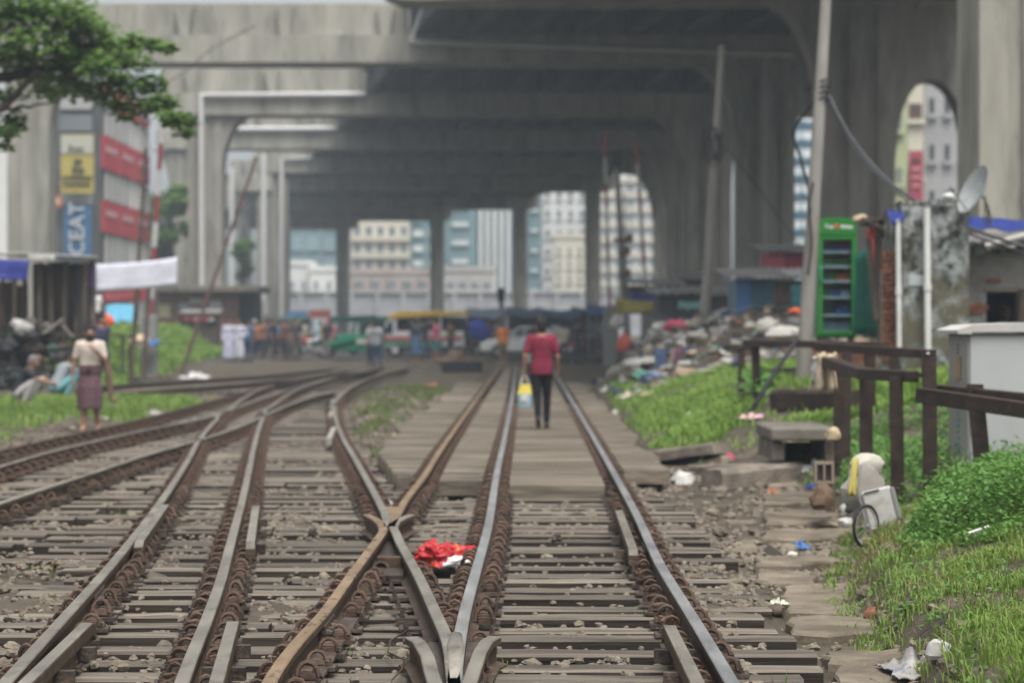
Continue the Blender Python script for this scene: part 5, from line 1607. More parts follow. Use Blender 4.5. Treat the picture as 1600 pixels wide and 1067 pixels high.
# ================================================================== LEFT BANK
YS = 58.0
ls = thing('market_shack', 'ragged timber and sacking shack under white and blue sheeting at the left edge', 'shack', P(60, 615, YS))
M_SACK = mat('brown_sacking', (.12, .095, .075), (.25, .205, .165), scale=2.5, rough=.9, bump=.4, stretch=(1, 1, .3))
for px, t in ((2, 408), (22, 412), (40, 408), (56, 412), (64, 410), (82, 410), (100, 408), (118, 412), (132, 410), (146, 408)):
    mb = MB(); mb.bar(P(px + R.uniform(-3, 3), t, YS + R.uniform(-.3, 1.2)), P(px + R.uniform(-2, 2), 610, YS + R.uniform(-.2, .4)), .1, .1, up=Vector((0, 1, 0))); mb.build('post', M_DARKWOOD, ls)
for k, (px0, px1, t, b) in enumerate(((-60, 18, 440, 560), (18, 44, 446, 505), (64, 80, 412, 560), (80, 98, 410, 545), (98, 150, 412, 530))):
    mb = MB(); cloth(mb, lambda u, v: P(px0 + (px1 - px0) * u, t + (b - t) * v, YS + .7 + .12 * math.sin(u * 14 + k) + .1 * nz(u * 4, v * 4, k)), 10, 6, .02); mb.build('wall_sheet', M_SACK if k != 4 else plain((.10, .10, .105)), ls, smooth=True)
for k in range(6):
    mb = MB(); mb.bar(P(-20 + R.uniform(-8, 8), 520 + 15 * k, YS + .3), P(78 + R.uniform(-8, 60), 524 + 14 * k, YS + .2), .08, .08); mb.build('rail', M_DARKWOOD, ls)
mb = MB(); cloth(mb, lambda u, v: P(-80 + 232 * u, 391 + 9 * u + 3 * v + 2 * nz(u * 9, v * 3), YS - .5 + 3.5 * v), 16, 4, .03); mb.build('roof', M_PALETIN, ls, smooth=True)
mb = MB(); cloth(mb, lambda u, v: P(44 + 42 * u, 399 + 12 * v * (.5 + abs(nz(u * 5, 2))), YS - .55), 10, 4, .02); mb.build('roof_edge', C_WHITE, ls, smooth=True)
sheet('dark blue tarpaulin hanging from the white roof of the left shack', P(-20, 402, YS - .6), P(46, 407, YS - .6), P(42, 437, YS - .7), P(-20, 436, YS - .7), plain((.025, .035, .20), .5), sag=.02)
sheet('purple cloth hanging at the right end of the left shack', P(134, 416, YS), P(147, 416, YS), P(146, 452, YS), P(134, 452, YS), plain((.10, .05, .16)), 'cloth', 'hanging_cloth', .03, 0)
RL = random.Random(9)
jm = [plain((.035, .037, .04)), plain((.07, .07, .065)), M_DARKWOOD, C_DIRTY, C_WHITE, plain((.05, .09, .07)), C_BROWN]
mb = MB()
for k in range(150):
    px, py = RL.uniform(-60, 105), RL.uniform(505, 600)
    Yj = YS + RL.uniform(-.4, .9)
    p = P(px, py, Yj); s = RL.uniform(.1, .28)
    mi = RL.choice((0, 0, 0, 1, 1, 2, 5, 6, 3)) if py > 515 else RL.choice((4, 3, 0))
    if RL.random() < .6: crumple(mb, p, (s, s, s * .6), k + 400, 8, 6, .6, mi, False)
    else: mb.bar(p, p + Vector((RL.uniform(-1, 1), RL.uniform(-.4, .4), RL.uniform(-.6, .6))) * .6, .05, .04, mi)
tag(mb.build('junk_pile', jm), 'dark pile of nets, wood and scrap heaped under the left shack', 'junk pile', kind='stuff')
# firewood and low platform where the man in the white top stands
pf = thing('timber_platform', 'rough timber platform by the end of the left shack', 'platform', P(150, 560, 74))
c = P(152, 522, 74); zg = tz(c.x, 74)
for k in range(6):
    mb = MB(); mb.box((c.x - .9 + .36 * k, 74, c.z - .04), (.33, 1.8, .06), jit=.01); mb.build('plank', M_DARKWOOD, pf)
for sx in (-.9, .9):
    for sy in (-.7, .7):
        mb = MB(); mb.box((c.x + sx, 74 + sy, (c.z + zg) / 2 - .1), (.1, .1, c.z - zg + .05)); mb.build('leg', M_DARKWOOD, pf)
for k, (px, py, Yl, L_, lb) in enumerate(((172, 538, 72, 1.9, 'longest firewood pole lying on the grass near the timber platform'), (196, 533, 73, 1.1, 'short firewood pole leaning across the longest pole near the platform'), (214, 542, 71.5, 1.4, 'firewood pole lying nearest the wooden banner post'))):
    a = P(px, py, Yl); a.z = tz(a.x, a.y) + .07
    mb = MB(); mb.tube([a, a + Vector((L_, .2 * (k - 1), .06 + .1 * (k == 1)))], .05, 6)
    solo(mb, 'log', M_DARKWOOD, lb, 'firewood', a, 'firewood poles on the mound')
sheet('long white cloth banner strung between posts on the left', P(148, 413, 69.4), P(277, 402, 69.4), P(276, 445, 69.4), P(150, 455, 69.4), plain((.62, .63, .70)), 'banner', 'cloth_banner', .03, .05, nu=20)
lump('plastic_bucket', 'pale grey basin on the planks under the end of the banner', 'basin', P(124, 530, 66), (.3, .3, .22), plain((.36, .36, .37)), 61, .12)
lump('plastic_bag', 'blue plastic bag on top of the long grass mound', 'plastic bag', P(236, 541, 73.5), (.26, .2, .14), plain((.08, .18, .42)), 62, .5)
lump('sack', 'orange white sack slumped on the mound beside the blue bag', 'sack', P(219, 541, 73), (.3, .26, .24), plain((.50, .38, .28)), 63, .4)
# dull red brick hut with a flat concrete roof
YB = 128
bh = thing('brick_hut', 'dull red brick hut with a thick flat roof below the flared pier', 'hut', P(330, 520, YB))
mb = MB(); mb.box2(P(246, 580, YB), P(372, 457, YB) + Vector((0, 4, 0))); mb.build('wall', mat('hazy_red_brickwork', (.17, .09, .07), (.27, .16, .13), scale=3, rough=.9, bump=.3, c3=(.3, .26, .22), s3=1.2, r3=(.58, .7)), bh)
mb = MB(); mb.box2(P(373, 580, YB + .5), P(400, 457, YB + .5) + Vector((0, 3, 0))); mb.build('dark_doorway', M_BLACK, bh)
mb = MB(); mb.box2(P(240, 456.5, YB - 1), P(404, 446, YB - 1) + Vector((0, 6, 0))); mb.build('roof', mat('dark_old_concrete', (0, 0, 0)), bh, bevel=.04)
for (a, b, c_, d, m) in ((248, 476, 266, 496, plain((.50, .46, .30))), (279, 474, 296, 482, plain((.28, .36, .42))), (326, 470, 346, 486, plain((.45, .45, .45))), (296, 466, 318, 476, plain((.42, .40, .38)))):
    mb = MB(); mb.box2(P(a, d, YB - .04), P(c_, b, YB - .01)); mb.build('poster', m, bh)
st = thing('tea_stall', 'small dark tea stall with a pink and red front before the brick hut', 'stall', P(312, 530, 121))
mb = MB(); mb.box2(P(282, 580, 121), P(338, 498, 121) + Vector((0, 1.4, 0))); mb.build('counter', M_DARKWOOD, st)
mb = MB(); corrug(mb, P(278, 489, 120.6), Vector((X(342, 121) - X(278, 121), 0, 0)), Vector((0, 2.2, .2)), 9, .03); mb.build('roof', M_TIN, st)
for px in (283, 337):
    mb = MB(); mb.bar(P(px, 490, 121), P(px, 580, 121), .09, .09, up=Vector((0, 1, 0))); mb.build('post', M_DARKWOOD, st)
for k, (px, m) in enumerate(((292, C_RED), (306, plain((.6, .2, .25))), (320, C_RED), (330, C_WHITE))):
    mb = MB(); crumple(mb, P(px, 500, 120.8), (.16, .12, .1), 80 + k, 8, 6, .4); mb.build('goods', m, st)
sheet('blue plastic sheet covering a cart below the white banner', P(166, 477, 82), P(211, 478, 82), P(208, 504, 81), P(164, 506, 81), plain((.10, .30, .42)), 'plastic sheet', 'plastic_sheet', .06, -.05)
sheet('faded red sheet hung low behind the white banner', P(160, 452, 86), P(238, 446, 86), P(238, 470, 86), P(160, 474, 86), plain((.26, .06, .07)), 'cloth', 'hanging_cloth', .05, .02)

# ================================================================== FAR SIDE OF THE CROSSING
for k, (a, b, t, bt, Yq, m, lb) in enumerate(((792, 846, 478, 492, 138, plain((.13, .19, .27)), 'pale blue tarpaulin roof left of the man in the maroon shirt'), (848, 905, 482, 494, 140, plain((.09, .16, .27)), 'blue tarpaulin roof just right of the man in the maroon shirt'), (893, 932, 478, 489, 142, plain((.13, .24, .18)), 'green tarpaulin roof far behind the rickshaw on the right'), (918, 965, 474, 490, 141, plain((.06, .15, .32)), 'bright blue tarpaulin roof at the foot of the far right pillar'), (728, 790, 480, 494, 136, plain((.30, .36, .44)), 'grey blue tarpaulin roof right of the minibus'))):
    sheet(lb, P(a, t, Yq + 2), P(b, t + R.uniform(-2, 2), Yq + 2), P(b + 2, bt, Yq - 1), P(a - 2, bt, Yq - 1), m, wav=.12, sag=.15)
    stl = thing('market_stall', 'dark open stall standing under the %s' % lb.split(' roof')[0], 'stall', P((a + b) / 2, 556, Yq))
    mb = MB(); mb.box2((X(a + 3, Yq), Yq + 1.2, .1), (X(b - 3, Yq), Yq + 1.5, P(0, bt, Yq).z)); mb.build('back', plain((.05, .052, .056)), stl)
    mb = MB(); mb.box2((X(a + 3, Yq), Yq - .6, .1), (X(b - 3, Yq), Yq + .8, 1.0)); mb.build('counter', C_BROWN, stl)
    for q in (a + 1, b - 1):
        mb = MB(); mb.box2((X(q, Yq) - .06, Yq - .9, .1), (X(q, Yq) + .06, Yq - .78, P(0, bt - 1, Yq).z)); mb.build('post', C_GREY, stl)
for k, (px0, px1, t, bt, Yq, m, lb) in enumerate(((448, 480, 486, 510, 170, plain((.10, .24, .42)), 'hazy blue signboard behind the crowd'), (482, 516, 484, 497, 172, plain((.42, .12, .10)), 'hazy red signboard behind the crowd'), (396, 420, 470, 492, 168, plain((.40, .40, .38)), 'pale signboard beside the double pillar'))):
    t_ = board(lb, px0, px1, t, bt, Yq, m, 'signboard')
    for q in (px0 + 3, px1 - 3):
        mb = MB(); mb.box2((X(q, Yq) - .08, Yq + .26, 0), (X(q, Yq) + .08, Yq + .4, P(0, t, Yq).z)); mb.build('post', C_GREY, t_)
sg = pole('dark railway signal on a thin post above the track right of centre', (783, 452), (783, 545), 128, .08, .1, 'railway_signal', C_GREY)
mb = MB(); mb.box(P(783, 461, 127.8), (.42, .3, .75)); mb.build('signal_head', M_BLACK, sg, bevel=.05)
mb = MB(); mb.box(P(783, 476, 127.8), (.3, .3, .12)); mb.build('bracket', M_BLACK, sg)

# ================================================================== VEHICLES (local: nose towards -x)
def wheel(par, x, yy, r, w=.16, z0=0.0, hubm=None):
    mb = MB()
    mb.tube([(x, yy - w / 2, z0 + r), (x, yy - w * .4, z0 + r), (x, yy + w * .4, z0 + r), (x, yy + w / 2, z0 + r)], [r * .9, r, r, r * .9], 18)
    o = mb.build_local('wheel', M_BLACK, par)
    mb = MB(); mb.tube([(x, yy - w / 2 - .012, z0 + r), (x, yy + w / 2 + .012, z0 + r)], r * .55, 14); mb.build_local('hub_cap', hubm or C_GREY, o)
    return o
def build_local(s, name, mats, parent=None, **kw):
    return link(name, s.mesh(name, mats, **kw), parent)
MB.build_local = build_local
def scale_profile(v, zt, zb, k):
    t = clamp((v.z - zb) / (zt - zb))
    return Vector((v.x, v.y * (1 - k * t), v.z))
M_VWHITE = mat('white_vehicle_paint', (.70, .70, .68), (.78, .78, .76), scale=1.5, rough=.4, c3=(.4, .38, .35), s3=2, r3=(.6, .8))
M_VGREEN = mat('green_vehicle_paint', (.02, .22, .12), (.035, .28, .16), scale=1.5, rough=.45)
M_VYEL = mat('yellow_roof_paint', (.62, .40, .05), (.70, .47, .08), scale=1.5, rough=.5)
zr = .235
mbx = thing('minibus', 'white open sided minibus with a yellow roof and red and green stripes on the crossing', 'minibus', (X(662, 112), 112, zr))
L, W = 3.8, 1.55
mb = MB(); mb.prism([(-1.85, .42), (1.88, .42), (1.88, 1.08), (-1.25, 1.08), (-1.88, .86)], -W / 2, W / 2); mb.build_local('body', M_VWHITE, mbx, bevel=.04)
mb = MB(); mb.prism([(-1.86, .42), (-1.22, .42), (-1.22, 1.62), (-1.52, 1.6), (-1.90, .9)], -W / 2 - .01, -W / 2 + .05); mb.prism([(-1.86, .42), (-1.22, .42), (-1.22, 1.62), (-1.52, 1.6), (-1.90, .9)], W / 2 - .05, W / 2 + .01); mb.build_local('cab_side', M_VWHITE, mbx)
mb = MB(); mb.prism([(-1.68, .98), (-1.30, .98), (-1.30, 1.5), (-1.50, 1.5)], -W / 2 - .03, -W / 2 - .012); mb.build_local('cab_window', M_GLASS, mbx)
mb = MB(); mb.prism([(-1.88, .94), (-1.84, .94), (-1.50, 1.6), (-1.54, 1.6)], -W / 2 + .06, W / 2 - .06); mb.build_local('windscreen', M_GLASS, mbx)
mb = MB(); mb.prism([(-1.56, 1.62), (1.92, 1.78), (1.92, 1.95), (-1.0, 1.95), (-1.45, 1.78)], -W / 2 - .06, W / 2 + .06); mb.build_local('roof', M_VYEL, mbx, bevel=.03)
for x in (-1.18, -.25, .75, 1.84):
    for s in (-1, 1):
        mb = MB(); mb.box((x, s * (W / 2 - .04), 1.42), (.07, .06, .74)); mb.build_local('pillar', M_VWHITE, mbx)
mb = MB(); mb.box((.3, W / 2 - .02, 1.4), (3.0, .03, .62)); mb.build_local('far_panel', plain((.08, .08, .085)), mbx)
mb = MB(); mb.box((-.1, -W / 2 - .012, .78), (3.5, .02, .16)); mb.build_local('stripe', plain((.48, .06, .08)), mbx)
mb = MB(); mb.box((-.5, -W / 2 - .012, .58), (2.7, .02, .17)); mb.build_local('stripe', M_VGREEN, mbx)
mb = MB(); mb.box((0.3, .1, 1.0), (2.9, .9, .16)); mb.build_local('seat_bench', C_RED, mbx)
for x in (-1.2, 1.2):
    for s in (-1, 1): wheel(mbx, x, s * (W / 2 - .12), .29, hubm=M_VWHITE)
mb = MB(); mb.box((1.96, 0, .35), (.25, 1.3, .07)); mb.build_local('rear_step', C_GREY, mbx)
for s in (-.5, .5):
    mb = MB(); mb.ell((-1.9, s, .74), (.03, .1, .09), 10, 6); mb.build_local('headlight', C_WHITE, mbx)
for k in range(7):
    p = mbx.location + Vector((-.9 + .42 * k, -.35, 1.42 + R.uniform(-.04, .05)))
    if k in (1, 2, 3):
        mb = MB(); crumple(mb, p + Vector((0, 0, .12)), (.24, .14, .12), 90 + k, 8, 6, .4)
        solo(mb, 'cloth_bundle', C_WHITE, ('white cloth bundle nearest the cab inside the minibus', 'middle white cloth bundle inside the minibus', 'rearmost white cloth bundle inside the minibus')[k - 1], 'cloth', p)

mbx.scale = (1.07, 1.07, 1.07)
def auto(label, px, Yv, body, canopy, rz=0.0):
    t = thing('auto_rickshaw', label, 'auto rickshaw', (X(px, Yv), Yv, zr), rz, 'green auto rickshaws at the crossing')
    W = 1.3; t.scale = (1.1, 1.1, 1.1)
    mb = MB(); mb.prism([(-1.25, .35), (-1.05, .28), (1.25, .28), (1.3, .95), (-.55, .95), (-.62, .62), (-1.02, .85), (-1.22, .75)], -W / 2, W / 2, fn=lambda v: Vector((v.x, v.y * (1 - .5 * sst(-.5, -1.3, v.x)), v.z))); mb.build_local('body', body, t, bevel=.03)
    mb = MB(); mb.prism([(-1.0, 1.48), (-.85, 1.66), (.9, 1.72), (1.28, 1.5), (1.3, .96), (1.2, .96), (1.15, 1.42), (-.9, 1.44)], -W / 2 - .01, W / 2 + .01); mb.build_local('canopy', canopy, t, bevel=.02)
    mb = MB(); mb.prism([(-1.06, .86), (-1.02, .86), (-.9, 1.46), (-.94, 1.46)], -W / 2 + .2, W / 2 - .2); mb.build_local('windscreen', M_GLASS, t)
    for s in (-1, 1):
        mb = MB(); mb.bar((-.95, s * (W / 2 - .12), .9), (-.86, s * (W / 2 - .05), 1.5), .05, .05); mb.build_local('pillar', body, t)
        mb = MB(); mb.box((.28, s * (W / 2 - .03), 1.2), (.06, .05, .5)); mb.build_local('pillar', body, t)
        mb = MB(); mb.prism([(.32, .97), (1.14, .97), (1.12, 1.42), (.32, 1.42)], s * (W / 2 - .03), s * (W / 2 - .015)); mb.build_local('grille', plain((.03, .04, .04)), t)
        wheel(t, .8, s * (W / 2 - .1), .22, .12)
    wheel(t, -.95, 0, .21, .12)
    mb = MB(); mb.box((.7, 0, .98), (.8, 1.1, .12)); mb.build_local('seat', M_BLACK, t)
    mb = MB(); mb.tube([(-1.2, 0, .74), (-1.27, 0, .74)], .08, 10); mb.build_local('headlight', C_WHITE, t)
    mb = MB(); mb.box((.45, -W / 2 - .012, .66), (.5, .015, .2)); mb.build_local('number_plate', C_WHITE, t)
    return t
M_CANO = mat('dark_green_canopy', (.02, .06, .05), (.04, .09, .075), scale=2, rough=.7)
auto('green three wheeled auto rickshaw just left of the man in the checked shirt', 551, 108, M_VGREEN, M_CANO)
auto('dark auto rickshaw half hidden between the front auto rickshaw and the minibus', 586, 118, plain((.02, .10, .07)), plain((.015, .12, .07)))
auto('hazy auto rickshaw at the back of the crowd left of the front auto rickshaw', 458, 126, plain((.02, .10, .07)), M_CANO, PI * .5)

car = thing('car', 'white saloon car half hidden behind the man in the maroon shirt', 'car', (X(822, 106), 106, zr))
prof = [(-1.98, .30), (1.98, .30), (2.02, .62), (1.95, .86), (1.30, .92), (.85, 1.36), (-.25, 1.40), (-.95, .93), (-1.75, .78), (-2.02, .58)]
mb = MB(); mb.prism([(-1.98, .30), (1.98, .30), (2.02, .62), (1.95, .86), (1.30, .92), (-.95, .93), (-1.75, .78), (-2.02, .58)], -.82, .82); mb.build_local('body', M_VWHITE, car, bevel=.06)
mb = MB(); mb.prism([(1.35, .91), (.85, 1.36), (-.25, 1.40), (-1.0, .92)], -.78, .78, fn=lambda v: scale_profile(v, 1.4, .9, .2)); mb.build_local('cabin', M_VWHITE, car, bevel=.04)
for s in (-1, 1):
    for (q, nm) in (([(-.85, .95), (-.1, .95), (-.1, 1.33), (-.27, 1.33)], 'side_window'), ([(-.04, .95), (.98, .95), (.75, 1.31), (-.04, 1.33)], 'side_window')):
        mb = MB(); mb.prism(q, s * .785, s * .80, fn=lambda v: scale_profile(v, 1.4, .9, .2)); mb.build_local(nm, M_GLASS, car)
    for x in (-1.25, 1.25): wheel(car, x, s * .74, .30, .18, hubm=C_GREY)
    mb = MB(); mb.ell((-1.93, s * .55, .66), (.1, .17, .08), 10, 6); mb.build_local('headlight', M_GLASS, car)
    mb = MB(); mb.box((-.5, s * .86, .98), (.14, .14, .1)); mb.build_local('wing_mirror', M_VWHITE, car, bevel=.02)
mb = MB(); mb.prism([(-1.06, .93), (-1.02, .93), (-.29, 1.395), (-.33, 1.395)], -.62, .62); mb.build_local('windscreen', M_GLASS, car)
mb = MB(); mb.box((-2.0, 0, .44), (.06, 1.2, .14)); mb.build_local('bumper', C_GREY, car)
mb = MB(); mb.box((-2.03, 0, .42), (.02, .4, .1)); mb.build_local('number_plate', C_WHITE, car)

rk = thing('cycle_rickshaw', 'dark hooded cycle rickshaw facing away right of the man in the maroon shirt', 'rickshaw', (X(896, 98), 98, .2))
for s in (-.5, .5):
    mb = MB(); mb.tube([(s, .35 * math.cos(2 * PI * i / 20), .36 + .35 * math.sin(2 * PI * i / 20)) for i in range(21)], .025, 6, caps=False); w_ = mb.build_local('wheel', M_BLACK, rk)
    for k in range(6):
        mb = MB(); mb.tube([(s, 0, .36), (s, .34 * math.cos(k * PI / 3), .36 + .34 * math.sin(k * PI / 3))], .006, 4); mb.build_local('spoke', C_GREY, w_)
mb = MB(); mb.box((0, .1, .7), (.86, .6, .18)); mb.build_local('seat', C_RED, rk, bevel=.03)
mb = MB(); mb.prism([(-.48, .8), (.48, .8), (.46, 1.5), (.3, 1.74), (-.3, 1.74), (-.46, 1.5)], -.32, -.28); mb.build_local('hood_back', plain((.035, .04, .05)), rk)
mb = MB()
mb.grid(lambda u, v: (.48 * math.cos(PI * u), -.28 + .7 * v, 1.32 + .44 * math.sin(PI * u)), 12, 3); mb.build_local('hood', plain((.035, .04, .05)), rk)
mb = MB(); mb.bar((0, .1, .5), (0, 1.5, .55), .05, .05); mb.bar((0, 1.5, .3), (0, 1.4, 1.0), .05, .05); mb.build_local('frame', C_GREY, rk)
mb = MB(); mb.tube([(0, 1.7 + .34 * math.cos(2 * PI * i / 20), .36 + .34 * math.sin(2 * PI * i / 20)) for i in range(21)], .025, 6, caps=False); mb.build_local('wheel', M_BLACK, rk)
mb = MB(); mb.box((0, 1.4, 1.02), (.5, .04, .04)); mb.build_local('handlebar', C_GREY, rk)
ct = thing('handcart', 'handcart loaded high under a bright blue cover behind the minibus', 'cart', (X(746, 110), 110, zr))
mb = MB(); mb.box((0, 0, .6), (1.3, 1.2, .08)); mb.build_local('deck', C_BROWN, ct)
mb = MB(); crumple(mb, (0, 0, 1.1), (.58, .5, .62), 77, 14, 10, .2); mb.build_local('cover', plain((.04, .07, .36)), ct, smooth=True)
for s in (-.6, .6): wheel(ct, 0, s, .33, .06)
mt = thing('motorbike', 'motorbike ridden through the crowd left of the auto rickshaws', 'motorbike', (X(484, 107), 107, zr))
wheel(mt, -.62, 0, .29, .1); wheel(mt, .62, 0, .29, .12)
mb = MB(); crumple(mb, (-.1, 0, .74), (.3, .13, .13), 5, 10, 7, .1); mb.build_local('tank', C_RED, mt, smooth=True)
mb = MB(); mb.box((.38, 0, .76), (.6, .22, .09)); mb.build_local('seat', M_BLACK, mt, bevel=.03)
mb = MB(); mb.bar((-.62, 0, .3), (-.42, 0, .95), .05, .1); mb.bar((-.3, 0, .4), (.55, 0, .4), .16, .3); mb.bar((-.42, -.32, .98), (-.42, .32, .98), .03, .03); mb.build_local('frame', C_GREY, mt)
mb = MB(); mb.ell((-.56, 0, .84), (.08, .1, .1), 10, 7); mb.build_local('headlight', C_WHITE, mt)
tp = thing('tyre_stack', 'black slab like stack of old tyres beside the rails before the minibus', 'tyres', (X(722, 84), 84, tz(X(722, 84), 84)))
for k in range(2):
    for s in (-1, 0, 1):
        mb = MB(); mb.tube([(s * .33 + .3 * math.cos(2 * PI * i / 18), .28 * math.sin(2 * PI * i / 18), .1 + .19 * k) for i in range(19)], .1, 8, caps=False); mb.build_local('tyre', M_BLACK, tp, smooth=True)
lump('timber_scrap', 'brown earth and timber scraps on top of the black tyres', 'scrap', Vector((X(716, 86), 86, tz(X(716, 86), 86))), (.5, .35, .38), C_BROWN, 66, .6)
# ================================================================== PEOPLE (local: facing -y, left hand at +x)
M_SKIN = mat('brown_skin', (.26, .145, .098), (.33, .19, .13), scale=9, rough=.55)
M_HAIR = mat('black_hair', (.012, .011, .011), (.03, .027, .025), scale=40, rough=.6, bump=.6, bscale=120)
M_GREYHAIR = mat('grey_hair', (.15, .15, .15), (.25, .25, .25), scale=40, rough=.7, bump=.5, bscale=100)
BASE = dict(pel=(0, 0, .93), neck=(0, 0, 1.45), hipL=(.09, 0, .90), kneeL=(.10, -.015, .49), ankL=(.10, .02, .085), toeL=(.115, -.15, .03),
            hipR=(-.09, 0, .90), kneeR=(-.10, -.015, .49), ankR=(-.10, .02, .085), toeR=(-.115, -.15, .03),
            shL=(.18, 0, 1.385), elL=(.225, .03, 1.11), wrL=(.235, -.03, .87), shR=(-.18, 0, 1.385), elR=(-.225, .03, 1.11), wrR=(-.235, -.03, .87), look=(0, -1, -.03))
def pose(**k):
    d = dict(BASE); d.update(k); return {a: Vector(b) for a, b in d.items()}
POSES = dict(
    stand=pose(),
    hip=pose(elL=(.30, .07, 1.13), wrL=(.17, -.07, 1.0), kneeR=(-.13, -.04, .49), ankR=(-.16, .0, .085), toeR=(-.2, -.15, .03)),
    walk=pose(kneeL=(.09, -.13, .50), ankL=(.09, -.17, .10), toeL=(.10, -.33, .06), kneeR=(-.09, .03, .49), ankR=(-.09, .24, .15), toeR=(-.10, .12, .03), elL=(.22, .13, 1.12), wrL=(.23, .10, .88), elR=(-.22, -.05, 1.12), wrR=(-.22, -.2, .92)),
    away=pose(kneeL=(.065, .05, .49), ankL=(.055, .26, .17), toeL=(.05, .17, .035), kneeR=(-.085, -.06, .49), ankR=(-.08, -.04, .085), toeR=(-.09, -.21, .03),
              elL=(.25, .05, 1.12), wrL=(.265, .0, .885), elR=(-.25, .02, 1.11), wrR=(-.255, -.07, .88), look=(.25, -1, -.05)),
    chin=pose(elL=(.235, -.06, 1.13), wrL=(.085, -.20, 1.30), elR=(-.25, .03, 1.12), wrR=(-.285, .0, .87), kneeL=(.09, -.03, .49), ankL=(.11, .05, .085), kneeR=(-.09, -.08, .49), ankR=(-.1, -.1, .085), toeR=(-.12, -.27, .03), toeL=(.13, -.11, .03), look=(.05, -1, -.1)),
    squat=pose(pel=(0, .10, .25), neck=(0, -.16, .72), hipL=(.09, .08, .24), kneeL=(.17, -.30, .50), ankL=(.14, -.06, .085), toeL=(.16, -.24, .03), hipR=(-.09, .08, .24), kneeR=(-.17, -.30, .50), ankR=(-.14, -.06, .085), toeR=(-.16, -.24, .03),
               shL=(.17, -.13, .665), elL=(.20, -.34, .52), wrL=(.08, -.54, .42), shR=(-.17, -.13, .665), elR=(-.20, -.34, .52), wrR=(-.08, -.56, .44), look=(0, -1, -.35)),
    sit=pose(pel=(0, .05, .82), neck=(0, -.02, 1.33), hipL=(.1, .04, .80), kneeL=(.19, -.36, .74), ankL=(.17, -.25, .36), toeL=(.17, -.4, .3), hipR=(-.1, .04, .80), kneeR=(-.19, -.36, .74), ankR=(-.17, -.25, .36), toeR=(-.17, -.4, .3),
             shL=(.18, -.02, 1.27), elL=(.24, -.2, 1.05), wrL=(.22, -.44, 1.02), shR=(-.18, -.02, 1.27), elR=(-.24, -.2, 1.05), wrR=(-.22, -.44, 1.02)),
    reach=pose(elR=(-.33, -.02, 1.58), wrR=(-.3, -.08, 1.83), elL=(.24, .02, 1.12), wrL=(.2, -.12, .92)),
)
TORSO = [(-.10, .10, .085), (-.04, .150, .105), (.03, .165, .115), (.14, .150, .107), (.26, .150, .106), (.38, .172, .115), (.46, .172, .105), (.505, .12, .085), (.54, .06, .062)]
def torso_rings(p, infl=0.0, z0=-.2, z1=.6, k=1.0, n=16):
    up = (p['neck'] - p['pel']); L = up.length; up.normalize()
    rt = (p['shL'] - p['shR']).normalized(); rt = (rt - up * rt.dot(up)).normalized(); fw = up.cross(rt)
    out = []
    for z, rx, ry in TORSO:
        if z0 <= z <= z1:
            c = p['pel'] + up * (z / .54 * L * 1.02)
            out.append([c + rt * ((rx * k + infl) * math.cos(2 * PI * i / n)) + fw * ((ry * k + infl) * math.sin(2 * PI * i / n)) for i in range(n)])
    return out
def rings(mb, rr):
    n = len(rr[0]); vs = [v for r in rr for v in r]
    fs = [(i * n + k, i * n + (k + 1) % n, (i + 1) * n + (k + 1) % n, (i + 1) * n + k) for i in range(len(rr) - 1) for k in range(n)]
    fs += [tuple(range(n - 1, -1, -1)), tuple((len(rr) - 1) * n + k for k in range(n))]
    mb.add(vs, fs)
def headframe(p):
    up = (p['neck'] - p['pel']).normalized(); up = (up * .4 + Vector((0, 0, 1)) * .6).normalized()
    lk = p['look'].normalized(); rt = up.cross(lk).normalized() * -1; lk = rt.cross(up).normalized() if False else (lk - up * lk.dot(up)).normalized()
    rt = lk.cross(up)
    M = Matrix((rt, -lk, up)).transposed()       # local: x right, -y face, z up
    return p['neck'] + up * .125 + lk * .015, M
def hand(mb, wr, el, side, curl=.35):
    d = (wr - el).normalized()
    inn = Vector((-side, 0, 0)); inn = (inn - d * inn.dot(d)); inn = inn.normalized() if inn.length > .1 else Vector((0, -1, 0))
    fwd = d.cross(inn) * -side
    if fwd.y > 0 and abs(d.z) > .6: fwd = -fwd
    palm = wr + d * .045
    for t in (-.026, -.009, .009, .026):
        mb.capsule(wr + d * .005 + fwd * t * .7, wr + d * .09 + fwd * t, .017, .0135, 6)
    for t, L in ((-.03, .052), (-.01, .066), (.011, .072), (.031, .062)):
        a = wr + d * .092 + fwd * t
        b = a + (d * math.cos(curl) + inn * math.sin(curl)) * L * .5
        c = b + (d * math.cos(curl * 2.4) + inn * math.sin(curl * 2.4)) * L * .5
        mb.capsule(a, b, .0105, .0095, 6); mb.capsule(b, c, .0095, .008, 6)
    a = wr + d * .03 + fwd * .034
    b = a + (d * .7 + fwd * .6 + inn * .3).normalized() * .04
    mb.capsule(a, b, .014, .011, 6); mb.capsule(b, b + (d * .9 + inn * .4).normalized() * .03, .011, .009, 6)
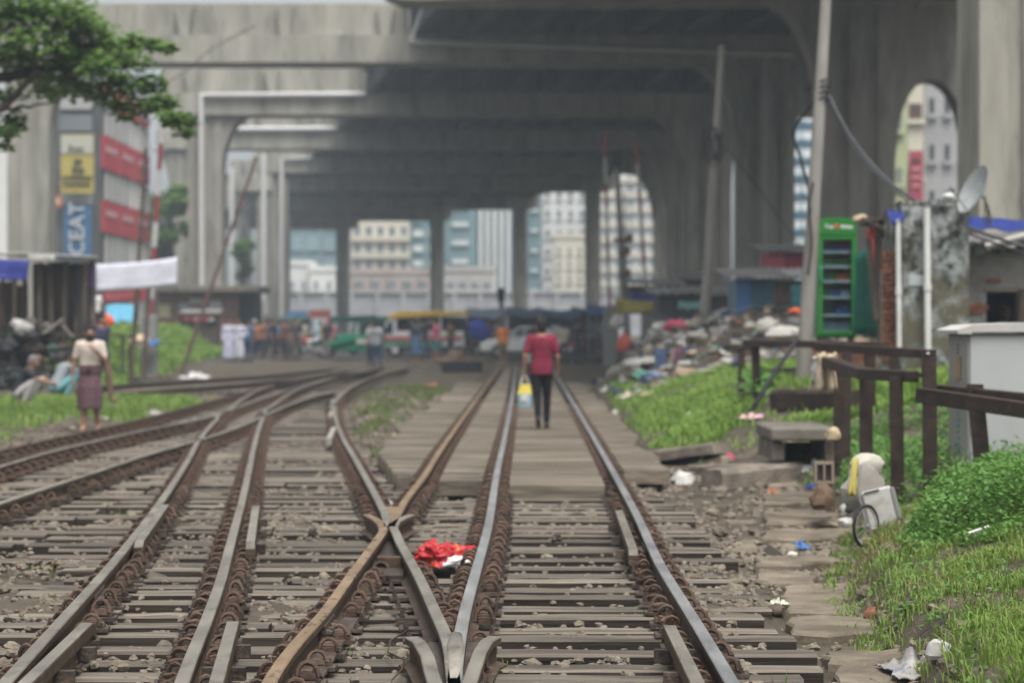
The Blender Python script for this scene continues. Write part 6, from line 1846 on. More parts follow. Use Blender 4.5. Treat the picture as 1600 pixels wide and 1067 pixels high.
def body_mb(p, skirt=False):
    mb = MB()
    rings(mb, torso_rings(p))
    for s, S in ((1, 'L'), (-1, 'R')):
        mb.capsule(p['hip' + S], p['knee' + S], .083, .056, 12); mb.capsule(p['knee' + S].lerp(p['ank' + S], .0), p['knee' + S].lerp(p['ank' + S], .35), .055, .056, 12)
        mb.capsule(p['knee' + S].lerp(p['ank' + S], .35), p['ank' + S], .056, .036, 12)
        a, t = p['ank' + S], p['toe' + S]
        h = a + (a - t) * Vector((1, 1, 0)) * .22; h.z = max(a.z - .045, .03)
        mb.capsule(h, t, .036, .026, 10); mb.capsule(a, t + Vector((-.022 * s, 0, 0)), .036, .022, 8); mb.capsule(a, t + Vector((.025 * s, .03, 0)), .034, .02, 8)
        mb.capsule(p['sh' + S], p['sh' + S].lerp(p['neck'], .7) + Vector((0, 0, -.01)), .048, .045, 10)
        mb.capsule(p['sh' + S], p['el' + S], .052, .040, 10); mb.capsule(p['el' + S], p['wr' + S], .041, .026, 10)
        hand(mb, p['wr' + S], p['el' + S], s)
    c, M = headframe(p)
    up = M @ Vector((0, 0, 1))
    mb.capsule(p['neck'] - up * .05, c - up * .04, .058, .052, 10)
    mb.ell(c, (.074, .092, .112), 16, 12, M=M)
    mb.ell(c + M @ Vector((0, -.03, -.065)), (.056, .06, .05), 12, 8, M=M)
    mb.capsule(c + M @ Vector((0, -.088, .02)), c + M @ Vector((0, -.108, -.022)), .012, .017, 8)
    mb.ell(c + M @ Vector((0, -.09, -.058)), (.025, .012, .010), 8, 6, M=M)
    for s in (-1, 1):
        mb.ell(c + M @ Vector((s * .077, .008, -.005)), (.012, .024, .033), 8, 6, M=M)
        mb.ell(c + M @ Vector((s * .032, -.078, .022)), (.026, .014, .012), 8, 6, M=M)
    return mb
def shirt_mb(p, infl=.016, long=False, z0=-.05, hem=False):
    mb = MB()
    rr = torso_rings(p, infl, z0, .52)
    if hem:
        up = (p['neck'] - p['pel']).normalized()
        rr = [[v - up * .13 + Vector((.006 * math.sin(i * 2.1), 0, .006 * math.sin(i * 1.3))) for i, v in enumerate(rr[1])], [v - up * .03 for v in rr[1]]] + rr[1:]
    rings(mb, rr)
    for S in 'LR':
        nk = p['neck']
        mb.capsule(p['sh' + S] + Vector((0, 0, .004)), p['sh' + S].lerp(nk, .62) + Vector((0, 0, -.012)), .058, .056, 12)
    for S in 'LR':
        a, b, w = p['sh' + S], p['el' + S], p['wr' + S]
        if long: mb.capsule(a, b, .068, .055, 12); mb.capsule(b, w.lerp(b, .1), .055, .042, 12)
        else: mb.capsule(a, a.lerp(b, .72), .064, .060, 12)
    return mb
def trouser_mb(p, cut=.93, infl=.013):
    mb = MB(); rings(mb, torso_rings(p, infl, -.11, .13))
    for S in 'LR':
        mb.capsule(p['hip' + S], p['knee' + S], .096, .068, 12); mb.capsule(p['knee' + S], p['knee' + S].lerp(p['ank' + S], cut), .068, .050, 12)
    return mb
def skirt_mb(p, bottom=.36):
    mb = MB()
    rr = torso_rings(p, .022, -.06, .15)
    k = [rr[-1], rr[1], rr[0]]
    n = 16
    m = (p['kneeL'] + p['kneeR']) / 2; m2 = (p['ankL'] + p['ankR']) / 2
    sp = max(abs(p['kneeL'].x - p['kneeR'].x) / 2, .09); sy = abs(p['ankL'].y - p['ankR'].y) / 2
    for z, rx, ry in ((.72, .19, .15), (.5, sp + .105, .14 + sy * .5), (bottom, sp + .11, .13 + sy * .8)):
        c = Vector((m.x, m.y * .6 + m2.y * .4, z))
        k.append([c + Vector(((rx + .018 * math.sin(i * 2.6)) * math.cos(2 * PI * i / n), (ry + .018 * math.sin(i * 3.1)) * math.sin(2 * PI * i / n), .012 * math.sin(i * 1.7))) for i in range(n)])
    rings(mb, k[::-1]); return mb
def shoe_mb(p):
    mb = MB()
    for s, S in ((1, 'L'), (-1, 'R')):
        a, t = p['ank' + S], p['toe' + S]
        h = a + (a - t) * Vector((1, 1, 0)) * .22; h.z = max(a.z - .045, .035)
        mb.capsule(h, t + (t - h).normalized() * .02, .046, .036, 10); mb.capsule(a - Vector((0, 0, .02)), t, .046, .034, 10)
    return mb
def hair_mb(p, scarf=False):
    c, M = headframe(p); mb = MB()
    if scarf:
        mb.ell(c + M @ Vector((0, .02, .015)), (.098, .108, .122), 14, 10, M=M); mb.capsule(c + M @ Vector((0, .05, -.05)), c + M @ Vector((0, .06, -.2)), .09, .11, 10)
    else:
        mb.ell(c + M @ Vector((0, .014, .044)), (.088, .100, .100), 16, 10, M=M, fn=lambda q: 1 + .05 * nz(q.x * 5, q.y * 5, q.z * 5)); mb.ell(c + M @ Vector((0, .045, -.015)), (.080, .066, .08), 12, 8, M=M)
    return mb
def beard_mb(p):
    c, M = headframe(p); mb = MB()
    mb.ell(c + M @ Vector((0, -.05, -.085)), (.062, .062, .05), 12, 8, M=M); mb.ell(c + M @ Vector((0, -.098, -.042)), (.032, .012, .008), 8, 6, M=M)
    for s in (-1, 1): mb.capsule(c + M @ Vector((s * .068, -.02, -.03)), c + M @ Vector((s * .045, -.05, -.085)), .016, .025, 8)
    return mb
CACHE = {}
def rmesh(key, fn, vox, it=3):
    key = key + (vox,)
    if key not in CACHE:
        mb = fn(); me = mb.mesh('tmp', [], recalc=True)
        o = bpy.data.objects.new('tmp', me); COL.objects.link(o)
        m = o.modifiers.new('r', 'REMESH'); m.mode = 'VOXEL'; m.voxel_size = vox; m.use_smooth_shade = True
        s = o.modifiers.new('s', 'SMOOTH'); s.factor = .5; s.iterations = it
        dg = bpy.context.evaluated_depsgraph_get()
        out = bpy.data.meshes.new_from_object(o.evaluated_get(dg))
        out.polygons.foreach_set('use_smooth', [True] * len(out.polygons))
        out.materials.clear(); out.materials.append(None)
        bpy.data.objects.remove(o); bpy.data.meshes.remove(me)
        CACHE[key] = out
    return CACHE[key]
def person(label, loc, rz, ps, shirt=None, legs=None, kind='trousers', sc=1.0, vox=.02, hair=M_HAIR, shoes=M_BLACK, long=False, scarf=False, beard=False, robe=False, skin=M_SKIN, group=None, hat=None):
    p = POSES[ps]
    t = thing('person', label, 'person', loc, rz, group); t.scale = (sc, sc, sc)
    def put(nm, key, fn, m, v=vox, it=3):
        me = rmesh(key, fn, v, it); me.name = nm
        o = link(nm, me, t); o.material_slots[0].link = 'OBJECT'; o.material_slots[0].material = m
        return o
    fine = vox < .015
    put('body', (ps, 'body'), lambda: body_mb(p), skin, .0075 if fine else vox, 2)
    if shirt: put('shirt' if not robe else 'robe', (ps, 'shirt', long, kind), lambda: shirt_mb(p, long=long, hem=(kind != 'lungi' and ps not in ('squat', 'sit'))), shirt)
    if robe:
        put('robe_skirt', (ps, 'robe'), lambda: skirt_mb(p, .2), shirt)
        kind = 'trousers'
    if kind == 'trousers' and legs: put('trousers', (ps, 'tr'), lambda: trouser_mb(p), legs)
    if kind == 'lungi' and legs: put('wrap_skirt', (ps, 'lg'), lambda: skirt_mb(p), legs)
    if kind == 'shorts' and legs: put('shorts', (ps, 'sh'), lambda: trouser_mb(p, .05), legs)
    if shoes: put('shoes', (ps, 'shoes'), lambda: shoe_mb(p), shoes)
    put('headscarf' if scarf else 'hair', (ps, 'hair', scarf), lambda: hair_mb(p, scarf), hair)
    if beard: put('beard', (ps, 'beard'), lambda: beard_mb(p), hair)
    if fine:
        c, M = headframe(p)
        for s in (-1, 1):
            mb = MB(); mb.ell(c + M @ Vector((s * .032, -.081, .010)), (.011, .006, .006), 8, 6, M=M); mb.build_local('eye', M_BLACK, t)
    return t
M_MAROON = mat('maroon_tshirt_cloth', (.165, .016, .038), (.225, .026, .052), scale=5, rough=.85, bump=.5, bscale=9)
M_BLKTR = mat('black_trouser_cloth', (.007, .007, .008), (.016, .016, .018), scale=6, rough=.9, bump=.4, bscale=12, spec=.15)
M_CREAMT = mat('cream_tshirt_cloth', (.50, .43, .37), (.60, .53, .46), scale=5, rough=.85, bump=.5, bscale=10)
M_LUNGI = bpy.data.materials.new('checked_wrap_cloth'); M_LUNGI.use_nodes = True
_N, _L = M_LUNGI.node_tree.nodes, M_LUNGI.node_tree.links
_b = _N['Principled BSDF']; _tc = _N.new('ShaderNodeTexCoord'); _w = _N.new('ShaderNodeTexWave'); _w2 = _N.new('ShaderNodeTexWave'); _r = _N.new('ShaderNodeValToRGB'); _a = _N.new('ShaderNodeMath')
_w.bands_direction = 'Z'; _w.inputs['Scale'].default_value = 2.4; _w2.bands_direction = 'X'; _w2.inputs['Scale'].default_value = 3; _a.operation = 'ADD'
_L.new(_tc.outputs['Object'], _w.inputs['Vector']); _L.new(_tc.outputs['Object'], _w2.inputs['Vector']); _L.new(_w.outputs['Fac'], _a.inputs[0]); _L.new(_w2.outputs['Fac'], _a.inputs[1])
_r.color_ramp.elements[0].color = (.075, .026, .038, 1); _r.color_ramp.elements[1].color = (.045, .06, .065, 1); _r.color_ramp.elements[1].position = 1.0
_e = _r.color_ramp.elements.new(.5); _e.color = (.12, .05, .065, 1)
_d = _N.new('ShaderNodeMath'); _d.operation = 'MULTIPLY'; _d.inputs[1].default_value = .5
_L.new(_a.outputs[0], _d.inputs[0]); _L.new(_d.outputs[0], _r.inputs[0]); _L.new(_r.outputs[0], _b.inputs['Base Color']); _b.inputs['Roughness'].default_value = .85
M_CHECK = bpy.data.materials.new('checked_shirt_cloth'); M_CHECK.use_nodes = True
_N, _L = M_CHECK.node_tree.nodes, M_CHECK.node_tree.links
_c = _N.new('ShaderNodeTexChecker'); _c.inputs['Scale'].default_value = 14; _c.inputs[1].default_value = (.05, .06, .08, 1); _c.inputs[2].default_value = (.45, .47, .48, 1)
_tc = _N.new('ShaderNodeTexCoord'); _L.new(_tc.outputs['Object'], _c.inputs['Vector']); _L.new(_c.outputs[0], _N['Principled BSDF'].inputs['Base Color'])

def gp(px, py, z=0.0): return G(px, py, z)
q = G(846, 668, .14)
mm = person('young man in a maroon t-shirt and black trousers walking away along the planks', q, PI, 'away', M_MAROON, M_BLKTR, sc=.965, vox=.012)
# carrier bag in his left hand
hb = Vector((q.x - .262 * .965, q.y + .0, q.z + .80 * .965))
bg = thing('carrier_bag', 'yellow and pale blue plastic bag carried by the man in the maroon shirt', 'bag', hb - Vector((0, 0, .50)))
M_BAGB = plain((.30, .48, .55), .4); M_BAGY = plain((.62, .52, .10), .4)
def bagfn(z0, z1, w0, w1, m, nm):
    mb = MB(); n = 14
    rr = []
    for i in range(5):
        t = i / 4; w = w0 + (w1 - w0) * t; z = z0 + (z1 - z0) * t
        rr.append([Vector((hb.x + .01 + (w + .012 * nz(k * .9, z * 9)) * math.cos(2 * PI * k / n), hb.y + (w * .5 + .012 * nz(k * .7, z * 8, 4)) * math.sin(2 * PI * k / n), hb.z + z)) for k in range(n)])
    rings(mb, rr); mb.build(nm, m, bg, smooth=True, angle=50)
bagfn(-.46, -.27, .10, .125, M_BAGB, 'lower_panel'); bagfn(-.268, -.12, .125, .085, M_BAGY, 'upper_panel')
mb = MB(); crumple(mb, (hb.x, hb.y - .055, hb.z - .36), (.06, .02, .07), 3, 8, 6, .4); mb.build('print', C_WHITE, bg)
mb = MB()
for s in (-1, 1): mb.tube([(hb.x + s * .07, hb.y, hb.z - .13), (hb.x + s * .035, hb.y, hb.z - .02), (hb.x, hb.y, hb.z + .02)], [.014, .01, .01], 6)
mb.build('handle', C_WHITE, bg)

g0 = onto(141, 675); g0.z = tz(g0.x, g0.y) + .012
person('bearded man in a cream t-shirt and checked wrap skirt holding his hand to his chin', g0, .12, 'chin', M_CREAMT, M_LUNGI, 'lungi', 1.0, .012, shoes=None, beard=True)
# a knot and cloth end tied at his waist
mb = MB(); crumple(mb, g0 + Vector((.0, -.16, 1.0)), (.05, .04, .06), 4, 8, 6, .4)
mb2 = mb.build('waist_knot', M_LUNGI, [o for o in COL.objects if o.get('label', '').startswith('bearded man')][0])
def gnd(px, Y): 
    x = X(px, Y); return Vector((x, Y, tz(x, Y)))
person('grey haired man in a black shirt squatting on the grass at the far left', onto(36, 634), 1.45, 'squat', plain((.025, .027, .03)), plain((.45, .43, .42)), 'trousers', 1.05, .018, hair=M_GREYHAIR, shoes=None)
person('man in a grey blue shirt squatting with his back turned near the scrap pile', gnd(93, 53.5), 2.2, 'squat', plain((.24, .27, .29)), plain((.12, .30, .33)), 'trousers', 1.1, .018, shoes=None)
person('man in a navy shirt standing behind the bearded man', gnd(158, 50), 1.0, 'walk', plain((.035, .04, .075)), C_BROWN, 'trousers', 1.1, .02)
person('man in a white top standing on the timber platform by the left shack', P(152, 522, 74) + Vector((0, -.3, 0)), .3, 'stand', plain((.68, .66, .64)), plain((.06, .05, .10)), 'trousers', .8, .02)
person('person in dark maroon sitting in front of the timber platform', P(162, 548, 72) - Vector((0, 0, .25)), -.4, 'sit', plain((.16, .03, .05)), plain((.07, .05, .06)), 'lungi', .9, .02, shoes=None)
lump('cloth_bundle', 'bright orange red cloth bundle held beside the sitting person on the platform', 'cloth', P(164, 508, 71.4), (.28, .2, .2), plain((.62, .11, .05)), 71, .4)
ROAD = .235
def far(label, px, Y, rz, ps, shirt, legs, kind='trousers', sc=1.0, **k):
    return person(label, (X(px, Y), Y, ROAD if Y > 100 else tz(X(px, Y), Y)), rz, ps, shirt, legs, kind, sc, .024, group='people around the level crossing', **k)
C_LAV = plain((.44, .44, .56)); C_LTB = plain((.30, .42, .52)); C_DKB = plain((.04, .06, .10)); C_DK = plain((.03, .03, .035))
far('person in a long pale lavender robe at the left end of the crowd', 357, 96, .4, 'stand', C_LAV, C_LAV, robe=True, long=True, sc=1.04)
far('person in a long off white robe beside the lavender robe', 374, 97, -.3, 'hip', plain((.50, .50, .56)), plain((.5, .5, .56)), robe=True, long=True, sc=1.02)
far('man in a dark blue shirt right behind the white robe', 387, 98, 2.8, 'stand', plain((.05, .10, .18)), C_DKB)
far('man in black with a light blue cap cloth in the crowd', 398, 112, .6, 'hip', C_DK, C_DKB, hair=C_LTB)
far('man in a dull orange brown shirt in the middle of the crowd', 410, 110, -.8, 'stand', plain((.22, .11, .07)), C_DK)
far('man in dark navy walking left through the crowd', 421, 108, 1.5, 'walk', C_DKB, C_DK)
far('man in a blue shirt behind the double pillar base', 432, 114, 2.2, 'stand', plain((.05, .12, .24)), C_DK, sc=.95)
far('man in a dark red shirt right of the double pillar base', 443, 112, -1.0, 'stand', plain((.2, .05, .045)), C_DK)
far('man in a charcoal shirt with bare arms left of the motorbike', 452, 109, .5, 'hip', C_DK, plain((.10, .09, .08)), 'lungi')
far('woman in a dark green wrap behind the motorbike', 466, 116, .2, 'stand', plain((.03, .12, .09)), plain((.03, .12, .09)), robe=True, scarf=True, hair=plain((.03, .12, .09)))
rd = person('rider in a pale blue headscarf and white trousers on the motorbike', (X(484, 107) + .3, 107, ROAD), -PI / 2, 'sit', plain((.34, .46, .54)), plain((.56, .56, .55)), 'trousers', 1.0, .024, hair=plain((.35, .52, .60)), scarf=True)
far('man in a black shirt with a pink head cloth left of the front auto rickshaw', 511, 105, -.5, 'stand', C_DK, plain((.20, .19, .18)), hair=plain((.42, .12, .16)), scarf=True)
far('man in a yellow shirt behind the man with the pink head cloth', 500, 110, .9, 'stand', plain((.36, .29, .06)), C_DKB, sc=.95)
far('man in a black and white checked shirt and jeans beside the minibus nose', 588, 88, 2.9, 'hip', M_CHECK, plain((.035, .06, .13)), sc=1.03)
far('person in a pale shirt half hidden behind the checked shirt man', 578, 92, 1.2, 'stand', plain((.42, .42, .42)), C_DK, sc=.95)
far('man in a dark shirt and blue wrap standing at the side of the minibus', 650, 92, 2.6, 'stand', plain((.03, .04, .065)), plain((.06, .13, .22)), 'lungi', 1.02, shoes=None)
far('boy in a pink shirt and teal shorts beside the minibus', 681, 94, -.9, 'stand', plain((.38, .08, .15)), plain((.05, .22, .26)), 'shorts', .96, shoes=None)
far('man in black clinging to the rear of the minibus', 729, 109, PI / 2, 'reach', C_DK, C_DK, sc=1.02)
far('small child in an orange shirt standing on the rails right of centre', 786, 92, .3, 'stand', plain((.62, .19, .04)), plain((.16, .12, .05)), 'shorts', .93, shoes=None)
far('man whose head shows just left of the man in the maroon shirt', 833, 60, PI, 'stand', plain((.15, .22, .24)), C_DK, sc=1.02)
far('passenger in a cream shirt sitting near the dark rickshaw', 881, 94, 2.7, 'hip', plain((.46, .40, .33)), C_DK, sc=.92)
far('man in black standing right of the dark rickshaw', 903, 93, 2.2, 'stand', C_DK, plain((.03, .05, .06)), sc=1.0)
far('person in a blue grey shirt near the tarpaulin stalls on the right', 925, 112, .8, 'stand', plain((.10, .13, .18)), C_DK)
far('person in dark brown by the stall left of the child in orange', 764, 118, -.6, 'stand', plain((.10, .05, .05)), C_DK)
for k, (dx, m, nm) in enumerate(((-.9, plain((.24, .05, .06)), 'driver in a dark red shirt in the cab of the minibus'), (.55, plain((.20, .12, .10)), 'passenger in a brown shirt on the minibus bench'), (1.2, plain((.05, .13, .10)), 'passenger in a green shirt at the back of the minibus bench'))):
    person(nm, mbx.location + Vector((dx, -.15, .12)), PI * .3 - .4 * k, 'sit', m, C_DK, 'trousers', .92, .03)
hp_ = P(1573, 545, YH + .75)
person('person with bare shoulders and pale blue cloth looking out of the dark hut window', Vector((hp_.x, hp_.y, P(0, 483, YH + .75).z - 1.56)), .5, 'stand', plain((.25, .38, .55)), C_DK, sc=.95, vox=.02, hair=mat('hennaed_hair', (.24, .09, .04), (.32, .13, .06), scale=30, rough=.6))

EXTRA = [(364, 118, 'man in a white cap cloth far behind the robed pair', (.30, .30, .30), (.05, .05, .06)), (391, 121, 'man in a deep blue shirt behind the left end of the crowd', (.03, .07, .16), (.04, .04, .05)),
 (404, 106, 'man in a patterned rust shirt at the front of the crowd', (.26, .11, .06), (.03, .03, .04)), (416, 116, 'man in a faded grey shirt in the thick of the crowd', (.18, .19, .20), (.03, .04, .06)),
 (427, 103, 'stooping man in black at the front of the crowd', (.02, .02, .025), (.05, .04, .04)), (438, 119, 'person in teal behind the double pillar', (.04, .16, .18), (.03, .03, .04)),
 (448, 104, 'man in a dark brown shirt left of the white trousered rider', (.10, .06, .045), (.03, .035, .05)), (462, 103, 'barelegged porter in a dark wrap before the motorbike', (.06, .05, .05), (.09, .07, .06)),
 (474, 119, 'man in a cream shirt behind the motorbike rider', (.42, .38, .30), (.03, .03, .04)), (492, 116, 'man in a yellowish green shirt right of the rider', (.26, .26, .06), (.03, .03, .04)),
 (520, 117, 'person in a dusky pink shirt behind the front auto rickshaw', (.32, .12, .16), (.03, .03, .04)), (664, 106, 'man in a dark jacket between the pink shirted boy and the minibus', (.03, .03, .04), (.05, .10, .16)),
 (704, 103, 'boy in brown beside the rear wheel of the minibus', (.14, .08, .05), (.04, .04, .05)), (757, 121, 'man in a red shirt beside the blue covered handcart', (.30, .05, .06), (.03, .03, .04)),
 (776, 119, 'man in a greyish shirt under the railway signal', (.24, .24, .25), (.03, .03, .04)), (868, 118, 'man in a white shirt behind the car', (.50, .50, .49), (.03, .03, .04)),
 (913, 102, 'man in dark teal at the right of the rickshaw', (.03, .09, .10), (.02, .02, .03)), (940, 108, 'man in a grey shirt under the blue tarpaulin at the right pillar', (.16, .17, .19), (.03, .03, .04)), (955, 98, 'man in dark red at the left foot of the rubbish heap', (.18, .04, .05), (.03, .03, .04))]
for k, (px, Yq, lb, c1, c2) in enumerate(EXTRA):
    far(lb, px, Yq, (k * 1.9) % 6.28, ('stand', 'hip', 'walk')[k % 3], plain(c1), plain(c2), 'lungi' if k % 4 == 1 else 'trousers', .93 + .1 * ((k * 37) % 10) / 10)
# ================================================================== PATH SLABS, STONES, LITTER, GRASS
SLABZ = -.068
for k, q in enumerate((
    [(1192, 772), (1300, 766), (1312, 780), (1196, 786)], [(1194, 796), (1302, 792), (1320, 813), (1196, 817)], [(1190, 828), (1338, 825), (1306, 839), (1192, 843)],
    [(1180, 870), (1304, 868), (1312, 878), (1182, 882)], [(1186, 890), (1272, 892), (1278, 910), (1190, 916)], [(1228, 912), (1332, 910), (1350, 954), (1232, 956)],
    [(1230, 960), (1432, 962), (1446, 982), (1236, 990)], [(1288, 1018), (1446, 1012), (1450, 1030), (1290, 1032)], [(1304, 1042), (1474, 1042), (1490, 1075), (1316, 1078)],
    [(1200, 748), (1290, 744), (1296, 756), (1204, 760)], [(1150, 845), (1182, 844), (1186, 862), (1154, 864)])):
    mb = MB(); zt = SLABZ + R.uniform(-.015, .02)
    top = []
    for i in range(4):
        a, b = q[i], q[(i + 1) % 4]
        for t in (0, .25, .5, .75):
            p = G(a[0] + (b[0] - a[0]) * t, a[1] + (b[1] - a[1]) * t, zt); top.append(p + Vector((R.uniform(-.03, .03), R.uniform(-.10, .10), R.uniform(-.008, .004))))
    n = len(top)
    c = sum(top, Vector()) / n
    inn = [c + (p - c) * .965 + Vector((0, 0, .004)) for p in top]
    vs = inn + [p - Vector((0, 0, .012)) for p in top] + [p - Vector((0, 0, .09)) for p in top]
    fs = [tuple(range(n))]
    for i in range(n):
        j = (i + 1) % n; fs += [(i, i + n, j + n, j), (i + n, i + 2 * n, j + 2 * n, j + n)]
    mb.add(vs, fs); mb.build('path_slab', M_SLAB, ground)

# --- ballast: five shared stone shapes; the 300 that show largest are single stones, the rest is one mass
def stone_mb(mb, c, s, seed, n=6, m=4, mi=0):
    rr = random.Random(seed)
    M_ = Matrix.Rotation(rr.uniform(0, 6), 3, 'Z') @ Matrix.Rotation(rr.uniform(-.5, .5), 3, 'X')
    o = rr.uniform(0, 90)
    mb.ell(c, (s, s * rr.uniform(.6, .95), s * rr.uniform(.4, .7)), n, m, mi, lambda q: 1 + .5 * nz(q.x * 1.3 + o, q.y * 1.3, q.z * 1.3), M_)
STONES = []
for k in range(8):
    mb = MB(); stone_mb(mb, (0, 0, 0), 1.0, k + 3, 7, 5); STONES.append(mb.mesh('stone', M_STONE))
RS = random.Random(21)
cand = []
def clear_of_rails(x, y):
    for r_ in (R1, R2, R3, R4, R5, R6, R7, R8, R9, R10, R11):
        if r_[0].y <= y <= r_[-1].y and abs(xat(r_, y) - x) < .1: return False
    return True
def scatter(n, x0, x1, y0, y1, s0, s1, dens=None):
    k = 0
    while k < n:
        y = y0 + (y1 - y0) * RS.random() ** 1.25; x = RS.uniform(x0, x1); k += 1
        if dens and RS.random() > dens(x, y): continue
        if not clear_of_rails(x, y): continue
        s = RS.uniform(s0, s1) * (1 + .7 * (RS.random() < .08))
        cand.append((x, y, (tz(x, y) + s * .25 if x > 1.35 else max(RS.uniform(-.075, -.026), min(tz(x, y) + s * .2, -.012)) if tz(x, y) < 0 else tz(x, y) + s * .3), s))
scatter(11000, -4.6, 1.25, 9.2, 20, .016, .034, lambda x, y: .22 + .78 * sst(-.1, .3, nz(x * 1.3, y * .9, 3)))
scatter(3400, 1.05, 2.6, 9.2, 20, .014, .042, lambda x, y: (.25 + .75 * sst(-.1, .25, nz(x * 1.6, y * 1.2, 6))) * (1 if x < edge_r(y) + .15 else .1))
scatter(6500, -8, 1.4, 20, 38, .022, .045, lambda x, y: .5 + .5 * sst(-.2, .3, nz(x * .8, y * .5, 9)))
scatter(1900, 1.2, 3.7, 18, 30, .025, .06, lambda x, y: .3 + .7 * sst(-.1, .3, nz(x * 1.3, y, 2)))
scatter(3500, -11, -4.4, 24, 60, .03, .06)
scatter(900, -3.5, 0, 34, 64, .03, .07, lambda x, y: 1.0 if xat(R4, y) + .3 < x < xat(R5, y) - .9 else .05)
cand.sort(key=lambda c: -c[3] / c[1])
vis = [c for c in cand if abs(c[0] / c[1] * F) < 800 and CZ - c[2] < c[1] * 575 / F]
single = set(id(c) for c in vis[:300])
for c in vis[:300]:
    o = link('stone', RS.choice(STONES), ground); o.location = c[:3]; o.scale = (c[3], c[3], c[3]); o.rotation_euler = (RS.uniform(-.4, .4), RS.uniform(-.4, .4), RS.uniform(0, 6))
mb = MB()
tmpl = []
for k in range(6):
    t = MB(); stone_mb(t, (0, 0, 0), 1.0, k + 50, 5, 3); tmpl.append(t)
for c in cand:
    if id(c) in single: continue
    t = RS.choice(tmpl); a = RS.uniform(0, 6.28); ca, sa = math.cos(a) * c[3], math.sin(a) * c[3]
    k = len(mb.v)
    mb.v.extend([Vector((c[0] + v.x * ca - v.y * sa, c[1] + v.x * sa + v.y * ca, c[2] + v.z * c[3])) for v in t.v])
    mb.f.extend([tuple(i + k for i in f) for f in t.f]); mb.m.extend(t.m)
M_STONE2 = mat('ballast_mass', (0.11, 0.09, 0.07), (0.28, 0.24, 0.195), scale=14.0, rough=.85, bump=.3, bscale=60, world_co=True, c3=(.19, .155, .115), s3=5.0, r3=(.45, .6))
tag(mb.build('ballast', M_STONE2, recalc=False), kind='stuff')

# --- the red bundle between the rails and other litter
def crumpled_sheet(name, label, cat, c, w, d, h, m, seed, rz=0.0, nu=16, nv=12, fold=2.2):
    c = Vector(c); mb = MB(); M_ = Matrix.Rotation(rz, 3, 'Z')
    def fn(u, v):
        x, y = (u - .5), (v - .5)
        e = max(0, 1 - (x * x + y * y) * 3.2)
        hh = h * (.15 + .85 * abs(nz(x * fold * 2 + seed, y * fold * 2, seed)) * 1.9 + .3 * nz(x * 9, y * 9, seed)) * (.25 + .75 * e)
        return c + M_ @ Vector((x * w * (1 + .35 * nz(x * 3, y * 3, seed + 5)), y * d * (1 + .35 * nz(x * 3, y * 3, seed + 9)), max(.004, hh)))
    cloth(mb, fn, nu, nv, .006)
    return solo(mb, name, m, label, cat, c, smooth=True, angle=60)
M_REDP = mat('red_printed_plastic', (.36, .022, .03), (.52, .045, .045), scale=9, rough=.4, c3=(.50, .19, .05), s3=10, r3=(.60, .66), bump=.4, bscale=18)
def wrinkle(mb, c, a=.013, f=16):
    for v in mb.v:
        q = v - c
        e = abs(nz(q.x * f, q.y * f, q.z * f)) - .2
        v += Vector((nz(q.x * f, q.z * f, 1) * a * .6, nz(q.y * f, q.z * f, 2) * a * .6, -e * a * 1.6)) + Vector((0, 0, -abs(nz(q.x * f * 2.2, q.y * f * 2.2, q.z * 9)) * a * .6))
rc = G(690, 888, .0)
rbun = thing('cloth_bundle', 'crumpled red plastic bundle with orange print and a white corner lying between the converging rails', 'bundle', rc)
mb = MB(); crumple(mb, rc + Vector((-.055, .06, .075)), (.125, .12, .10), 12, 44, 30, .6); wrinkle(mb, rc); mb.build('crumpled_bag', M_REDP, rbun, smooth=True)
mb = MB(); crumple(mb, rc + Vector((.085, .22, .07)), (.13, .1, .075), 17, 40, 26, .6); wrinkle(mb, rc); mb.build('loose_end', M_REDP, rbun, smooth=True)
mb = MB(); crumple(mb, rc + Vector((.085, .02, .045)), (.10, .07, .045), 19, 30, 18, .5); wrinkle(mb, rc); mb.build('white_corner', plain((.6, .59, .58)), rbun, smooth=True)
M_PRINT = mat('printed_cloth_scrap', (.22, .20, .19), (.40, .38, .36), scale=8, rough=.7, c3=(.10, .17, .22), s3=6, r3=(.5, .6))
def lit(label, px, py, w, h, m, seed, name='plastic_bag', cat='plastic bag', d=None, rz=None, dz=0):
    p = onto(px, py); p.z += dz
    if -3.4 < p.x < 1.3 and p.y < 24: p = G(px, py, 0.0)
    return crumpled_sheet(name, label, cat, p, w, d or w * .8, h, m, seed, R.uniform(-.6, .6) if rz is None else rz)
lit('crumpled printed grey cloth on the path by the grass in the lower right corner', 1432, 1050, .26, .09, M_PRINT, 2.3, 'cloth_scrap', 'cloth', .5)
lit('torn reddish paper strips at the left end of the printed grey cloth', 1385, 1040, .16, .03, plain((.26, .14, .13)), 3.3, 'paper_scrap', 'paper', .2)
item('stone', 'large pale grey rock on the path at the lower right beside the tall grass', 'stone', 1468, 1028, (.068, .07, .06), plain((.42, .41, .38)), 25, .25)
item('half_brick', 'broken dark red brick lying on the slab at the foot of the bank', 'brick', 1364, 966, (.058, .05, .045), M_BRICK, 6, .3)
item('stone', 'flat tan stone right beside the broken red brick', 'stone', 1382, 972, (.04, .035, .03), M_STONE, 8, .3)
item('stone', 'small dark stone in the middle of the long path slab', 'stone', 1342, 976, (.03, .03, .022), M_STONE, 9, .3)
item('stone', 'dark brown rough stone beside the sleeper ends at the left of the path', 'stone', 1213, 960, (.05, .05, .045), plain((.10, .075, .06)), 10, .35)
mb = MB(); p = onto(1205, 868); mb.prism([(-.1, 0), (.11, 0), (-.02, .09)], -.03, .03, fn=lambda v: v + p)
solo(mb, 'stone', plain((.09, .08, .07)), 'dark triangular slab fragment standing on the path beside the blue bag', 'stone', p)
